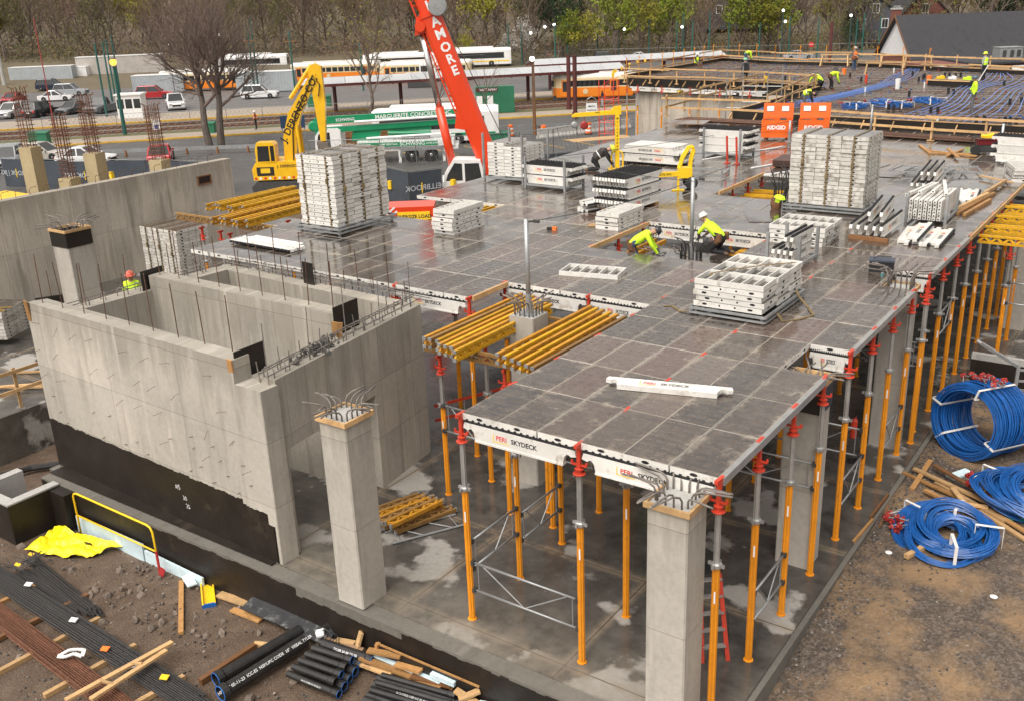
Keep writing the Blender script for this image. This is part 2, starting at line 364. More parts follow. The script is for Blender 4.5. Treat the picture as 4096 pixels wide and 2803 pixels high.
YELP = M('yellow_machine_paint', (.78, .45, .012), .35, 0, .1, 2, .04, coat=.3, dirt=((.25, .16, .05), .66, 2.5))
YELS = M('safety_yellow_paint', (.85, .55, .015), .4, 0, .08, 2, .04, dirt=((.4, .28, .08), .68, 4))
CRANER = M('crane_red_paint', (.72, .055, .012), .33, 0, .06, 1, .02, coat=.3)
GREENP = M('pump_green_paint', (.008, .23, .10), .32, 0, .1, 1, .03, coat=.3)
ORANGEB = M('job_box_orange', (.75, .13, .015), .4, 0, .1, 2, .05, dirt=((.35, .08, .03), .66, 3))
BLUEC = M('blue_sheathing', (.014, .105, .36), .33, 0, .25, 3, .1, 0, dirt=((.02, .05, .15), .6, 3))
BLUEL = M('pale_blue_sheathing', (.12, .22, .56), .35, 0, .15, 3, .08)
REDT = M('red_anchor', (.33, .03, .025), .45, 0, .25, 6, .15)
HIVIS = M('hi_vis_fabric', (.60, .90, .03), .75, 0, .12, 6, .04); ORVEST = M('orange_vest', (.95, .20, .03), .75, 0, .1, 6, 0)
SKIN = M('skin', (.42, .24, .16), .6, 0, .1, 5, 0); JEANS = M('blue_jeans', (.05, .085, .15), .85, 0, .25, 8, 0); BLACKC = M('black_clothing', (.015, .015, .017), .85, 0, .3, 6, 0)
GREYC = M('grey_clothing', (.10, .10, .105), .85, 0, .2, 6, 0); BOOT = M('brown_boot_leather', (.11, .065, .035), .7, 0, .25, 8, 0); GLOVE = M('grey_glove', (.12, .12, .12), .8)
LEATH = M('tool_belt_leather', (.16, .075, .035), .6, 0, .25, 8, 0)
GLASS = M('dark_glass', (.025, .028, .03), .08, 0, .2, 2, .1, spec=.8); TYRE = M('tyre_rubber', (.02, .02, .02), .75, 0, .2, 8, .1); CHROME = M('bright_metal', (.6, .6, .6), .25, .9, .1, 4, .05)
REDPR = M('red_print', (.62, .03, .02), .5, 0, .05); YELPR = M('yellow_print', (.85, .55, .02), .5, 0, .05); BLKPR = M('black_print', (.02, .02, .02), .5, 0, .05); WHTPR = M('white_print', (.8, .8, .8), .5, 0, .05)
DRIM = M('panel_rim_mortar', (.30, .255, .205), .7, 0, .35, 4, .25)
PLYPR = M('plywood_print', (.165, .132, .108), .35, 0, .3, 5, .1)
STRAP = M('webbing_strap', (.17, .12, .055), .8, 0, .3, 6, .15); WSTRAP = M('white_strap', (.72, .70, .68), .6, 0, .1, 5, .05)
FOAM = M('blue_foam_board', (.55, .68, .72), .7, 0, .12, 5, .06, dirt=((.30, .25, .2), .62, 4)); TARP = M('yellow_tarp', (.82, .66, .01), .35, 0, .1, 3, 0)
PIPE = M('black_iron_pipe', (.022, .021, .021), .42, .1, .35, 5, .2, .15, 30, dirt=((.13, .115, .10), .66, 4)); BLUERIM = M('blue_pipe_rim', (.02, .12, .4), .5)
# ---------------------------------------------------------------- the setting: ground, slab, streets
SD = Vector((.690, .724, 0)); ND = Vector((-.724, .690, 0))       # along the street / across it
def sn(s, n, z=-1.0): return Vector((SD.x*s+ND.x*n, SD.y*s+ND.y*n, z))
SROT = math.atan2(SD.y, SD.x)
def smooth(a, b, x):
    t = min(1, max(0, (x-a)/(b-a))); return t*t*(3-2*t)
from mathutils import noise as mno
def gz(x, y):
    n = ND.x*x+ND.y*y; s_ = SD.x*x+SD.y*y
    z = -1.0
    if n > 150: z += max(0, (n-158))*.10
    if abs(x) < 60 and -30 < y < 40:
        k = smooth(3.6, 5.2, x)
        zr = -.10 - .36*smooth(5, 0, y) - .25*smooth(0, -4, y)
        zr += .13*math.exp(-((x-6.35)**2+(y-2.5)**2)/.35)-.05*math.exp(-((x-7.4-.25*y*.3)**2)/.08)-.05*math.exp(-((x-9.0-.25*y*.3)**2)/.08)+.06*math.exp(-((x-5.25)**2)/.05)*smooth(3, 6, y)
        if y > 15: zr = -.12
        z = z*(1-k)+zr*k
        if x < -12 and y < 8: z -= .35*smooth(-12, -15, x)
        z += .05*mno.noise(Vector((x*.9, y*.9, 0)))+.022*mno.noise(Vector((x*3.1, y*3.1, 5)))
        if x > 5.2 and y < 3: z += .06*mno.noise(Vector((x*1.6, y*1.6, 9)))
    return z
def axis(lo, hi, fine0, fine1, fs, cs):
    a = []; x = lo
    while x < hi:
        a.append(x); x += fs if fine0 <= x < fine1 else cs
    return a+[hi]
gx = axis(-700, 500, -16, 16, .22, 12); gy = axis(-60, 900, -8, 22, .22, 12)
mb = MB(); W_ = len(gx)
mb.v = [(x, y, gz(x, y)) for y in gy for x in gx]
mb.f = [(j*W_+i, j*W_+i+1, (j+1)*W_+i+1, (j+1)*W_+i) for j in range(len(gy)-1) for i in range(W_-1)]
mb.m = [1 if (ND.x*gx[i]+ND.y*gy[j]) > 150 else 0 for j in range(len(gy)-1) for i in range(W_-1)]
struct(mb.build('ground', [DIRT, LITTER], smooth=True))
mb = MB(); mb.b2(-12.6, 4.95, -.62, 16.6, -1.4, 0); struct(mb.build('slab_floor', SLAB))
mb = MB(); mb.b2(-13.5, 12.5, 16.6, 62, -1.4, 0); mb.b2(-27.5, -13.5, 50, 62, -1.4, -.004); struct(mb.build('slab_floor_rear', SLAB))
mb = MB(); mb.b2(-27.4, -16.8, -9, 16.6, -1.9, 0); mb.b2(-16.8, -12.6, 5.6, 16.6, -1.9, -.004); struct(mb.build('slab_floor_left', [SLAB]))
# street strip, curbs, walk, tracks, platforms, lots (laid in sheets over the ground)
def strip(name, s0, s1, n0, n1, z0, z1, mat):
    mb = MB(); P = [sn(s0, n0, 0), sn(s1, n0, 0), sn(s1, n1, 0), sn(s0, n1, 0)]
    mb.prism([(p.x, p.y) for p in P], z1-z0, Matrix.Translation((0, 0, z0)), 0); return struct(mb.build(name, mat))
YCURB = M('yellow_curb_paint', (.55, .33, .04), .7, 0, .25, 2, .1)
strip('site_lane', -90, 200, 48, 70.2, -1.3, -.97, ASPH)
strip('road', -90, 200, 70.2, 82.2, -1.3, -.94, ASPH)
strip('curb', -90, 200, 82.2, 82.5, -1.3, -.80, YCURB)
strip('walkway', -90, 200, 82.5, 86.0, -1.3, -.81, PAVE)
strip('grass_verge', -90, 40, 86.0, 88.0, -1.3, -.83, GRASS)
strip('walkway_far', 40, 200, 86.0, 88.0, -1.3, -.83, PAVE)
strip('track_bed', -90, 260, 88.0, 98.0, -1.3, -.86, BALL)
strip('platform', -90, 260, 98.0, 106.0, -1.3, -.70, PAVE)
strip('platform_edge', -90, 260, 97.6, 98.0, -1.3, -.69, YCURB)
strip('parking_lot', -120, 260, 106.0, 152.0, -1.3, -.88, PLOT)
for i, n in enumerate((89.4, 90.85, 93.6, 95.05)):
    mb = MB(); a, b = sn(-90, n, -.80), sn(260, n, -.80); mb.bar(a, b, .08, .12); struct(mb.build('rail', REBAR))
mb = MB()
for k in range(0, 240):
    for n in (90.1, 94.3):
        p = sn(-60+k*.72, n, -.85); mb.box(p, (.22, 2.5, .1), (0, 0, SROT))
o = mb.build('railway_ties', PINEB); o['kind'] = 'stuff'; o['label'] = 'rows of brown wooden ties under the rails'; o['category'] = 'ties'
# painted parking lines
mb = MB()
for k in range(14):
    p = sn(-6+k*2.8, 63.5, -.966); mb.box(p, (.12, 5, .004), (0, 0, SROT+.35))
struct(mb.build('parking_lines', YCURB))
# ---------------------------------------------------------------- foundation walls
def wall_seg(mb, p, q, th, z0, z1, mi=0, side=1):
    p, q = Vector((*p, 0)), Vector((*q, 0)); d = (q-p).normalized(); n = Vector((-d.y, d.x, 0))*th*side
    P = [p, q, q+n, p+n]
    if side < 0: P = P[::-1]
    mb.prism([(a.x, a.y) for a in P], z1-z0, Matrix.Translation((0, 0, z0)), mi); return mb
fw = thing('foundation_wall', 'low concrete foundation wall with black coated face along the slab edge', 'foundation', (0, 0, 0))
mb = MB(); mb.b2(-12.4, 4.95, -.96, -.622, -1.5, -.03); mb.b2(4.952, 5.05, -.96, 16.55, -1.5, -.045); mb.build('concrete_kerb', CONC_D, fw)
mb = MB(); xs = [-12.4+i*.18 for i in range(97)]
for a, b in zip(xs, xs[1:]):
    za, zb = -.06-.05*rnd.random()-(.14 if -3.6 < a < -1 else 0), -.06-.05*rnd.random()
    mb.add([(a, -.966, -1.5), (b, -.966, -1.5), (b, -.966, za), (a, -.966, za)], [(0, 1, 2, 3)])
mb.build('waterproof_coating', BITUM, fw)
mb = MB(); mb.prism([(-12.4, -.74), (-4.5, -.74), (-4.5, -.603), (-12.4, -.36)], .01, Matrix.Translation((0, 0, -.004))); mb.build('coated_ledge', BITUM, fw)
# ---------------------------------------------------------------- elevator core
A, B_, C_, D_ = (-4.3, -.6), (-5.05, 4.95), (-12.3, 5.3), (-12.6, -.35)
core = thing('concrete_core', 'rectangular cast concrete shaft with open top, dividing wall and black coated base', 'concrete shaft', (0, 0, 0))
def elev(mb, p, q, th, prof, mi=0):
    """wall from p to q; prof = polygon in (distance, z); thickness to the left of p->q"""
    p, q = Vector((*p, 0)), Vector((*q, 0)); d = (q-p).normalized(); n = Vector((-d.y, d.x, 0))
    Mx = Matrix(((d.x, 0, n.x, p.x), (d.y, 0, n.y, p.y), (0, 1, 0, 0), (0, 0, 0, 1)))
    # local x=d, local y=z, local z=n  -> right handed needs flipping the polygon
    mb.prism(prof[::-1], th, Mx, mi); return mb
LF = (Vector(A)-Vector(D_)).length
mb = MB(); elev(mb, D_, A, .42, [(0, -.05), (LF, -.05), (LF, 3.72), (LF-.75, 3.72), (LF-.75, 4.2), (.1, 4.2), (.1, 3.85), (0, 3.85)]); mb.build('front_wall', CONC_F, core)
LR = (Vector(B_)-Vector(A)).length
mb = MB(); elev(mb, A, B_, .45, [(.425, 0), (.55, 0), (.55, 2.3), (3.55, 2.3), (3.55, 0), (LR, 0), (LR, 3.8), (.425, 3.8)]); mb.build('right_wall', CONC, core)
mb = MB(); wall_seg(mb, (B_[0]-.46, B_[1]+.02), C_, .42, 0, 3.8); mb.build('back_wall', CONC, core)
mb = MB(); wall_seg(mb, (C_[0], C_[1]-.43), (D_[0], D_[1]+.43), .55, 0, 3.82); mb.build('left_wall', CONC, core)
mb = MB(); wall_seg(mb, (-11.95, 2.55), (-5.32, 2.5), .42, 0, 4.2); mb.build('dividing_wall', CONC, core)
# the black coat on the front wall with its ragged upper edge, and the ledge below
d = (Vector(A)-Vector(D_)).normalized(); nn = Vector((d.y, -d.x))
mb = MB(); N = 90
for i in range(N):
    a, b = LF*i/N, LF*(i+1)/N-.001
    za = 1.25-.10*i/N+.012*math.sin(i*.9)+.018*rnd.random()-(.1 if i > 78 else 0)-(.22 if i > 86 else 0)
    zb = za+.03*(rnd.random()-.5)
    pa, pb = Vector(D_)+d*a+nn*.006, Vector(D_)+d*b+nn*.006
    if i == N-1: pb = Vector(D_)+d*(LF-.14)+nn*.006
    mb.add([(pa.x, pa.y, -.04), (pb.x, pb.y, -.04), (pb.x, pb.y, zb), (pa.x, pa.y, za)], [(0, 1, 2, 3)])
coat = mb.build('waterproof_coating', BITUM, core)
mb = MB(); U = (d.x, d.y, 0)
for txt, u, z, sz in (('#5', 5.05, .82, .17), ('30', 5.25, .6, .15), ('25', 5.32, .42, .15)):
    p = Vector(D_)+d*u+nn*.009; lettering(mb, txt, sz, (p.x, p.y, z), U, (0, 0, 1), 0, -.01)
mb.build('chalk_marking', WHTPR, core)
# form ties left sticking out of the front face
tie = MB(); tie.tube([(0, 0, 0), (-.03, -.08, -.015), (-.055, -.16, -.04)], .0045, 4); tie.tube([(-.055, -.16, -.04), (-.07, -.18, -.035), (-.06, -.19, -.05), (-.05, -.17, -.045)], .004, 3)
tiem = tie.mesh('form_tie', REBAR); tie2 = MB(); tie2.tube([(0, 0, 0), (-.03, -.07, -.01)], .008, 4); tie2m = tie2.mesh('form_tie', REBAR)
for r_, (z, u0, st, lng) in enumerate(((3.75, .5, .72, 1), (3.1, .3, .74, 1), (2.5, .4, .76, 1), (1.95, .5, .78, 0), (1.6, .62, .8, 0), (1.35, .9, .8, 0), (1.9, 5.0, .7, 1), (2.2, 5.2, .72, 0))):
    u = u0
    while u < LF-.5:
        if rnd.random() < .22: u += st; continue
        p = Vector(D_)+d*(u+rnd.uniform(-.05, .05)); put('form_tie', tiem if lng else tie2m, core, (p.x, p.y, z+rnd.uniform(-.04, .04)), (rnd.uniform(-.4, .7), rnd.uniform(-.3, .3), rnd.uniform(-.9, .5))); u += st*rnd.uniform(.85, 1.15)
# starter bars on the wall tops
def vbar(p, h, parent, mat=REBAR, r=.0115, lean=None):
    lx, ly = lean or (rnd.uniform(-.03, .03), rnd.uniform(-.03, .03))
    mb = MB(); mb.tube([(0, 0, -.05), (lx, ly, h)], r, 6); return mb.build('starter_bar', mat, parent, loc=p)
for i in range(9): vbar((-12.1+i*.83, -.2, 4.2), rnd.uniform(1.05, 1.3), core)
for i in range(9): vbar((-11.7+i*.76, 2.72, 4.2), rnd.uniform(1.0, 1.25), core)
for k in range(9):
    for off in (.1, .34):
        f = (.35+k*.62)/LR; p = Vector(A)*(1-f)+Vector(B_)*f; vbar((p.x-off, p.y, 3.75), rnd.uniform(.35, .5) if off > .2 or k % 2 else rnd.uniform(1.0, 1.3), core, REBARG)
for k in range(13): vbar((-5.6-k*.52, 5.05+.02*k, 3.75), rnd.uniform(1.0, 1.35) if k % 2 else .5, core)
for x, y in ((-12.2, .9), (-12.1, 2.0), (-12.25, 3.4), (-12.1, 4.4), (-12.4, .2)): vbar((x, y, 3.78), rnd.uniform(1.0, 1.3), core)
ho = MB(); ho.tube([(-.12, 0, -.05), (-.12, 0, .16), (-.08, 0, .22), (.08, 0, .22), (.12, 0, .16), (.12, 0, -.05)], .0115, 6); hom = ho.mesh('rebar_hoop', REBARG, True)
ho2 = MB(); ho2.tube([(0, -.12, -.05), (0, -.12, .16), (.05, -.08, .24), (.18, 0, .2), (.24, .06, .18)], .0115, 6); ho2m = ho2.mesh('bent_bar', REBARG, True)
dr = (Vector(B_)-Vector(A)).normalized(); ar = math.atan2(dr.y, dr.x)
for k in range(14):
    p = Vector(A)+dr*(.5+k*.37); put('rebar_hoop', hom, core, (p.x-.22, p.y, 3.78), ar+1.57+rnd.uniform(-.3, .3))
for k in range(18): put('rebar_hoop' if k % 2 else 'bent_bar', hom if k % 2 else ho2m, core, (-5.7-k*.37, 5.06+.015*k, 3.78), rnd.uniform(-.4, .4)+1.57)
for k in range(9): put('rebar_hoop' if k % 3 else 'bent_bar', hom if k % 3 else ho2m, core, (-12.3+.02*k, .45+k*.48, 3.8), rnd.uniform(-.4, .4))
for off, zz in ((-.08, 3.9), (-.3, 3.92), (-.2, 4.02)):
    mb = MB(); p, q = Vector(A)+dr*.3, Vector(A)+dr*(LR+.15); mb.tube([(p.x+off, p.y, zz), ((p.x+q.x)/2+off, (p.y+q.y)/2, zz+.02), (q.x+off, q.y, zz)], .012, 6); mb.build('edge_bar', REBARG, core)
for yy, zz in ((4.98, 3.9), (5.18, 3.9), (5.1, 4.0)):
    mb = MB(); mb.tube([(-4.9, yy, zz), (-8.5, yy+.1, zz+.02), (-12.2, yy+.2, zz)], .012, 6); mb.build('edge_bar', REBARG, core)
for xx, zz in ((-12.35, 3.95), (-12.1, 3.95)):
    mb = MB(); mb.tube([(xx, .3, zz), (xx+.05, 2.5, zz+.02), (xx+.1, 5, zz)], .012, 6); mb.build('edge_bar', REBARG, core)
# plywood stop-ends at the ends of the higher pours
def stopend(p, wx, wy, h, rz=0, mat=BLACKPLY):
    mb = MB(); mb.box((0, 0, h/2), (wx, wy, h)); return mb.build('plywood_stop_end', mat, core, loc=p, rot=rz)
stopend((-5.28, 2.75, 3.78), .02, .8, .62, .06); stopend((-5.1, -.1, 3.75), .02, .75, .58, .03); stopend((-12.02, 2.7, 3.83), .02, .7, .5, .1); stopend((-12.35, .1, 3.83), .02, .6, .42, -.5); stopend((-8.7, 4.92, 3.75), .42, .018, .62, -.1)
for p, s_, r_ in (((-5.12, -.56, 3.95), (.14, .03, .55), 0), ((-12.5, -.38, 4.0), (.14, .03, .5), .05), ((-5.2, 2.35, 3.95), (.2, .025, .3), .3), ((-4.95, 2.2, 4.0), (.12, .03, .34), .8)):
    mb = MB(); mb.box((0, 0, 0), s_, (.12, .1, 0)); mb.build('timber_cleat', PINEW, core, loc=p, rot=r_)
mb = MB()
for i in range(40):
    p = Vector((-4.85+rnd.gauss(0, .13), 1.35+rnd.gauss(0, .28), 3.82+abs(rnd.gauss(0, .06)))); s_ = rnd.uniform(.04, .11); mb.box(p, (s_, s_*rnd.uniform(.7, 1.4), s_*.8), (rnd.random()*3, rnd.random()*3, rnd.random()*3))
o = mb.build('spilled_mortar', M('wet_mortar', (.08, .077, .07), .9, 0, .3, 9, 0, .5, 60), core); o['kind'] = 'stuff'
# ---------------------------------------------------------------- retaining wall, left
rw = thing('retaining_wall', 'long tall cast concrete retaining wall with vertical panel joints and small blockout', 'retaining wall', (0, 0, 0))
mb = MB(); wall_seg(mb, (-27.0, 17.7), (-27.0, -6.0), .45, 0, 4.0, 0, -1); mb.build('wall_face', CONC_RET, rw)
mb = MB(); mb.box((-26.995, 16.1, 3.3), (.03, .62, .38)); bo = mb.build('blockout', BLACKPLY, rw)
mb = MB(); mb.box((-26.97, 16.1, 3.12), (.06, .74, .05)); mb.box((-26.97, 16.1, 3.47), (.06, .74, .05)); mb.box((-26.97, 15.76, 3.3), (.06, .05, .32)); mb.box((-26.97, 16.44, 3.3), (.06, .05, .32)); mb.build('blockout_frame', PINEB, bo)
for i in range(36):
    y = -3+i*.56; mb = MB(); mb.tube([(0, 0, -.1), (0, 0, .2), (0, .05, .27), (0, .32, .29+rnd.uniform(-.03, .03))], .011, 5); mb.build('wall_dowel', REBAR, rw, loc=(-27.2, y, 4.0))
mb = MB(); mb.b2(-29.5, -27.45, -4.0, 8.5, 3.55, 3.95); tag(mb.build('yellow_formwork_platform', M('yellow_formwork_ply', (.72, .47, .02), .5, 0, .2, 1.5, 0, dirt=((.4, .25, .03), .6, 3))), 'yellow plywood formwork platform behind the retaining wall', 'platform')
# ---------------------------------------------------------------- columns with bent starter bars and timber collars
def bentbars(parent, cx, cy, z, half, mat, out=.45, h=.38, nper=4, flat=0):
    for side in range(4):
        a = side*math.pi/2
        for k in range(nper):
            t = (k+.5)/nper*2-1
            lx, ly = half*.78, t*half*.78
            if abs(t) > .99: continue
            up = h*rnd.uniform(.75, 1.2); ou = out*rnd.uniform(.7, 1.25); sw = rnd.uniform(-.2, .2)
            pts = [(lx, ly, -.06), (lx, ly, up*.55), (lx+.03, ly+sw*.1, up*.82), (lx+.12, ly+sw*.4, up), (lx+ou, ly+sw, up*(1.12 if not flat else .95))]
            mb = MB(); mb.tube(pts, .016, 6); mb.build('bent_bar', mat, parent, loc=(cx, cy, z), rot=a, smooth=True)
def column(name, label, x0, x1, y0, y1, top, collar='wood', z0=0, bars=REBARG, barout=.46, barh=.24, nper=4, rz=0, group='cast concrete columns'):
    cx, cy = (x0+x1)/2, (y0+y1)/2; c = thing('concrete_column', label, 'column', (cx, cy, z0), rz, group)
    hx, hy = (x1-x0)/2, (y1-y0)/2; ch = .025; top -= z0
    poly = [(-hx+ch, -hy), (hx-ch, -hy), (hx, -hy+ch), (hx, hy-ch), (hx-ch, hy), (-hx+ch, hy), (-hx, hy-ch), (-hx, -hy+ch)]
    mb = MB(); mb.prism(poly, top); mb.build('shaft', CONC_COL, c)
    mb = MB(); mb.box((0, 0, top-.004), (2*hx-.06, 2*hy-.06, .016)); mb.build('top_face', CONC_IN, c)
    if collar in ('wood', 'form'):
        zt = top+(.02 if collar == 'wood' else .18); w_, th = (.09, .04)
        for sx, sy, lx, ly in ((0, -1, hx+th, 0), (0, 1, hx+th, 0), (-1, 0, 0, hy), (1, 0, 0, hy)):
            mb = MB()
            if sy: mb.box((0, sy*(hy+th/2+.002), zt-.03), (2*lx, th, w_))
            else: mb.box((sx*(hx+th/2+.002), 0, zt-.03), (th, 2*ly, w_))
            mb.build('collar_board', PINE, c)
        if collar == 'form':
            for sx, sy in ((0, -1), (0, 1), (-1, 0), (1, 0)):
                mb = MB()
                if sy: mb.box((0, sy*(hy+.012), zt-.33), (2*hx+.04, .02, .5))
                else: mb.box((sx*(hx+.012), 0, zt-.33), (.02, 2*hy, .5))
                mb.build('form_board', BLACKPLY, c)
    bentbars(c, 0, 0, top, min(hx, hy), bars, barout, barh, nper)
    return c
column('c', 'pale concrete column with timber collar and bent bars, beside the front wall of the shaft', -2.5, -1.86, -.88, -.22, 3.72)
column('c', 'pale concrete column at the front corner of the black deck, timber collar around its top', 3.78, 4.42, -.62, .02, 3.70, barout=.5)
column('c', 'tall concrete column with black timber box form at the deck edge', 3.86, 4.52, 4.62, 5.22, 3.62, 'form')
column('c', 'concrete column at the deck edge beside the lunch cooler and drink can', 3.86, 4.5, 10.75, 11.4, 3.88, 'wood', barout=.5, barh=.45)
column('c', 'concrete column stub between two bundles of yellow girders with a steel post on top', -2.42, -1.78, 4.8, 5.42, 3.97, None, barout=.35, barh=.32)
column('c', 'concrete column inside the deck opening between two kneeling workers', -1.95, -1.3, 12.0, 12.6, 3.55, None, barout=.3, barh=.5, bars=REBARK)
column('c', 'concrete column with black form collar standing before the retaining wall', -21.9, -21.0, 5.75, 6.65, 3.55, 'form', barout=.7, barh=.4)
column('c', 'concrete column under the deck near the shaft, seen between the orange props', -2.9, -2.3, 12.4, 13.0, 3.4, None)
column('c', 'concrete column below the yellow girders at the right of the deck', 5.0, 5.6, 21.3, 21.9, 3.5, None)
mb = MB()
# low concrete pit box at the left end of the foundation
pb = thing('concrete_pit_box', 'low U-shaped concrete pit wall with black coated sides at the end of the foundation', 'pit wall', (0, 0, 0))
mb = MB()
for a in ((-13.3, -11.6, -2.25, -2.0), (-13.3, -13.05, -2.0, -1.05), (-11.85, -11.6, -2.0, -.97)): mb.b2(*a, -1.6, .02)
mb.build('pit_walls', CONC_IN, pb)
mb = MB(); mb.b2(-13.3, -11.6, -2.262, -2.252, -1.6, -.02); mb.b2(-11.598, -11.588, -2.25, -.97, -1.6, -.02); mb.b2(-11.58, -11.0, -1.25, -.97, -1.6, -.04); mb.build('waterproof_coating', BITUM, pb)
# ---------------------------------------------------------------- formwork deck: panels, beams
ZD = 4.03
def holed(mb, o, ux, L, H, holes, mi=0, dmi=1):
    """vertical sheet from o along unit ux, height H, with oval holes [(centre, half width, half height, z)] closed by a shallow black cap that paints the shade of the hollow"""
    o, ux = Vector(o), Vector(ux); nrm = ux.cross(Z3); cur = 0
    P = lambda a, z, dpt=0: o+ux*a+Z3*z-nrm*dpt
    for c, hw, hh, zc in sorted(holes):
        if c-hw > cur: mb.add([P(cur, 0), P(c-hw, 0), P(c-hw, H), P(cur, H)], [(0, 1, 2, 3)], mi)
        top = [(c+hw*math.cos(t), zc+hh*math.sin(t)) for t in [math.pi*k/4 for k in range(5)]]
        bot = [(c+hw*math.cos(t), zc+hh*math.sin(t)) for t in [math.pi+math.pi*k/4 for k in range(5)]]
        mb.add([P(c-hw, H)]+[P(*p) for p in top[::-1]]+[P(c+hw, H)], [tuple(range(7))], mi)
        mb.add([P(c+hw, 0)]+[P(*p) for p in bot[::-1]]+[P(c-hw, 0)], [tuple(range(7))], mi)
        ring = top[:-1]+bot[:-1]
        mb.add([P(*p) for p in ring]+[P(*p, .012) for p in ring], [(i, (i+1) % 8, 8+(i+1) % 8, 8+i) for i in range(8)]+[tuple(range(8, 16))], dmi)
        cur = c+hw
    if cur < L: mb.add([P(cur, 0), P(L, 0), P(L, H), P(cur, H)], [(0, 1, 2, 3)], mi)
def panel_mb(w_=.745, l=1.495, h=.113, up=False, printed=False, holes=True):
    mb = MB(); x, y = w_/2, l/2
    lh = [(.25, .06, .026, .06), (l-.25, .06, .026, .06), (l/2-.17, .022, .022, .06), (l/2+.17, .022, .022, .06)] if l > 1 and holes else []
    sh = [(w_/2, .065, .028, .06)] if holes else []
    holed(mb, (x, -y, 0), (0, 1, 0), l, h, lh); holed(mb, (-x, y, 0), (0, -1, 0), l, h, lh)
    holed(mb, (-x, -y, 0), (1, 0, 0), w_, h, sh); holed(mb, (x, y, 0), (-1, 0, 0), w_, h, sh)
    e = .009
    def rimface(z, flip, mi=4):
        o_ = [(-x, -y, z), (x, -y, z), (x, y, z), (-x, y, z)]; i_ = [(-x+e, -y+e, z), (x-e, -y+e, z), (x-e, y-e, z), (-x+e, y-e, z)]
        fs = [(k, (k+1) % 4, 4+(k+1) % 4, 4+k) for k in range(4)]
        mb.add(o_+i_, [f[::-1] for f in fs] if flip else fs, mi)
    if not up:
        rimface(h, False)
        mb.add([(-x+e, -y+e, h-.001), (x-e, -y+e, h-.001), (x-e, y-e, h-.001), (-x+e, y-e, h-.001)], [(0, 1, 2, 3)], 2)
        mb.add([(-x, -y, 0), (-x, y, 0), (x, y, 0), (x, -y, 0)], [(0, 1, 2, 3)], 1)
        if printed:
            def word(cx, cy, a, mir):
                k = .034; M_ = Matrix.Translation((cx, cy, h+.0002)) @ Matrix.Rotation(a, 4, 'Z') @ (Matrix.Scale(-1, 4, (1, 0, 0)) if mir else Matrix())
                r = []
                def q(x0, x1, y0, y1): r.append((x0, x1, y0, y1))
                X = -2.1*k; t_ = .30*k
                q(X, X+t_, -k, k); q(X, X+k*.85, k-t_, k); q(X, X+k*.85, -t_/2, t_/2+.1*k); q(X+k*.6, X+k*.9, 0, k)
                X += 1.15*k; q(X, X+t_, -k, k); q(X, X+k*.8, k-t_, k); q(X, X+k*.7, -t_/2, t_/2); q(X, X+k*.8, -k, -k+t_)
                X += 1.05*k; q(X, X+t_, -k, k); q(X, X+k*.85, k-t_, k); q(X, X+k*.85, -t_/2, t_/2+.1*k); q(X+k*.6, X+k*.9, 0, k); q(X+k*.55, X+k*.9, -k, 0)
                X += 1.2*k; q(X, X+t_, -k, k)
                q(-2.7*k, -2.5*k, -1.6*k, 1.3*k); q(-2.7*k, 2.2*k, -1.75*k, -1.55*k)
                for x0, x1, y0, y1 in r:
                    vs = [M_ @ Vector(p) for p in ((x0, y0, 0), (x1, y0, 0), (x1, y1, 0), (x0, y1, 0))]
                    mb.add(vs, [(3, 2, 1, 0) if mir else (0, 1, 2, 3)], 3)
            for iy in range(8):
                for ix in range(4):
                    v = (ix*2+iy*3) % 4; cx = -x+.1+ix*.185; cy = -y+.1+iy*.186
                    word(cx, cy, (0, math.pi/2, math.pi, -math.pi/2)[v] if (ix+iy) % 2 else (0, 0, math.pi, 0)[v], v == 2)
    else:   # lying face down: ribs showing
        ply = .014
        mb.add([(-x, -y, 0), (-x, y, 0), (x, y, 0), (x, -y, 0)], [(0, 1, 2, 3)], 0)
        mb.b2(-x+.02, x-.02, -y+.02, y-.02, .004, ply, 2)
        for sx in (-1, 1): mb.b2(sx*(x-.002), sx*(x-.03), -y+.002, y-.002, .002, h, 0)
        for sy in (-1, 1): mb.b2(-x+.03, x-.03, sy*(y-.002), sy*(y-.03), .002, h, 0)
        n = 6
        for i in range(1, n): mb.b2(-x+.03, x-.03, -y+l*i/n-.012, -y+l*i/n+.012, ply, h-.01, 0)
    return mb
PANM = [WHITE, BLACKP, DECKPLY_E, PLYPR, DRIM]; PANMD = [WHITED, BLACKP, DECKPLY, PLYPR, DRIM]
panel_m = panel_mb().mesh('panel', PANM); panel_p = panel_mb(printed=True).mesh('panel', PANM); panel_up = panel_mb(up=True).mesh('panel', PANM); panel_d = panel_mb().mesh('panel', PANMD); panel_upd = panel_mb(up=True).mesh('panel', PANMD)
panel_s = panel_mb(l=.80).mesh('panel', PANM); panel_flat = panel_mb(holes=False)
deck = thing('formwork_deck', 'broad slab formwork deck of dark wet film-faced panels with pale joints', 'formwork deck', (0, 0, 0))
cells = []   # cx, cy, mesh
def addcols(x0, widths, y0, y1, step=1.5, skip=lambda x, y: False):
    x = x0
    for w_ in widths:
        y = y0
        while y < y1-.4:
            L = min(step, y1-y)
            if not skip(x+w_/2, y+L/2): cells.append((x+w_/2, y+L/2, L))
            y += L
        x += w_
def bays(x0, n): return [(x0+2.3*i, [.75, .75, .80]) for i in range(n)]
def skR(x, y): return x > 3.75 and (4.5 < y < 6.0 or 10.5 < y < 12.0)
for x0, ws in bays(0, 2): addcols(x0, ws, 0, 36, 1.5, skR)
addcols(-1.55, [.75, .75], 6.8, 9.8); addcols(-3.88, [.75, .75, .83], 6.8, 9.8)
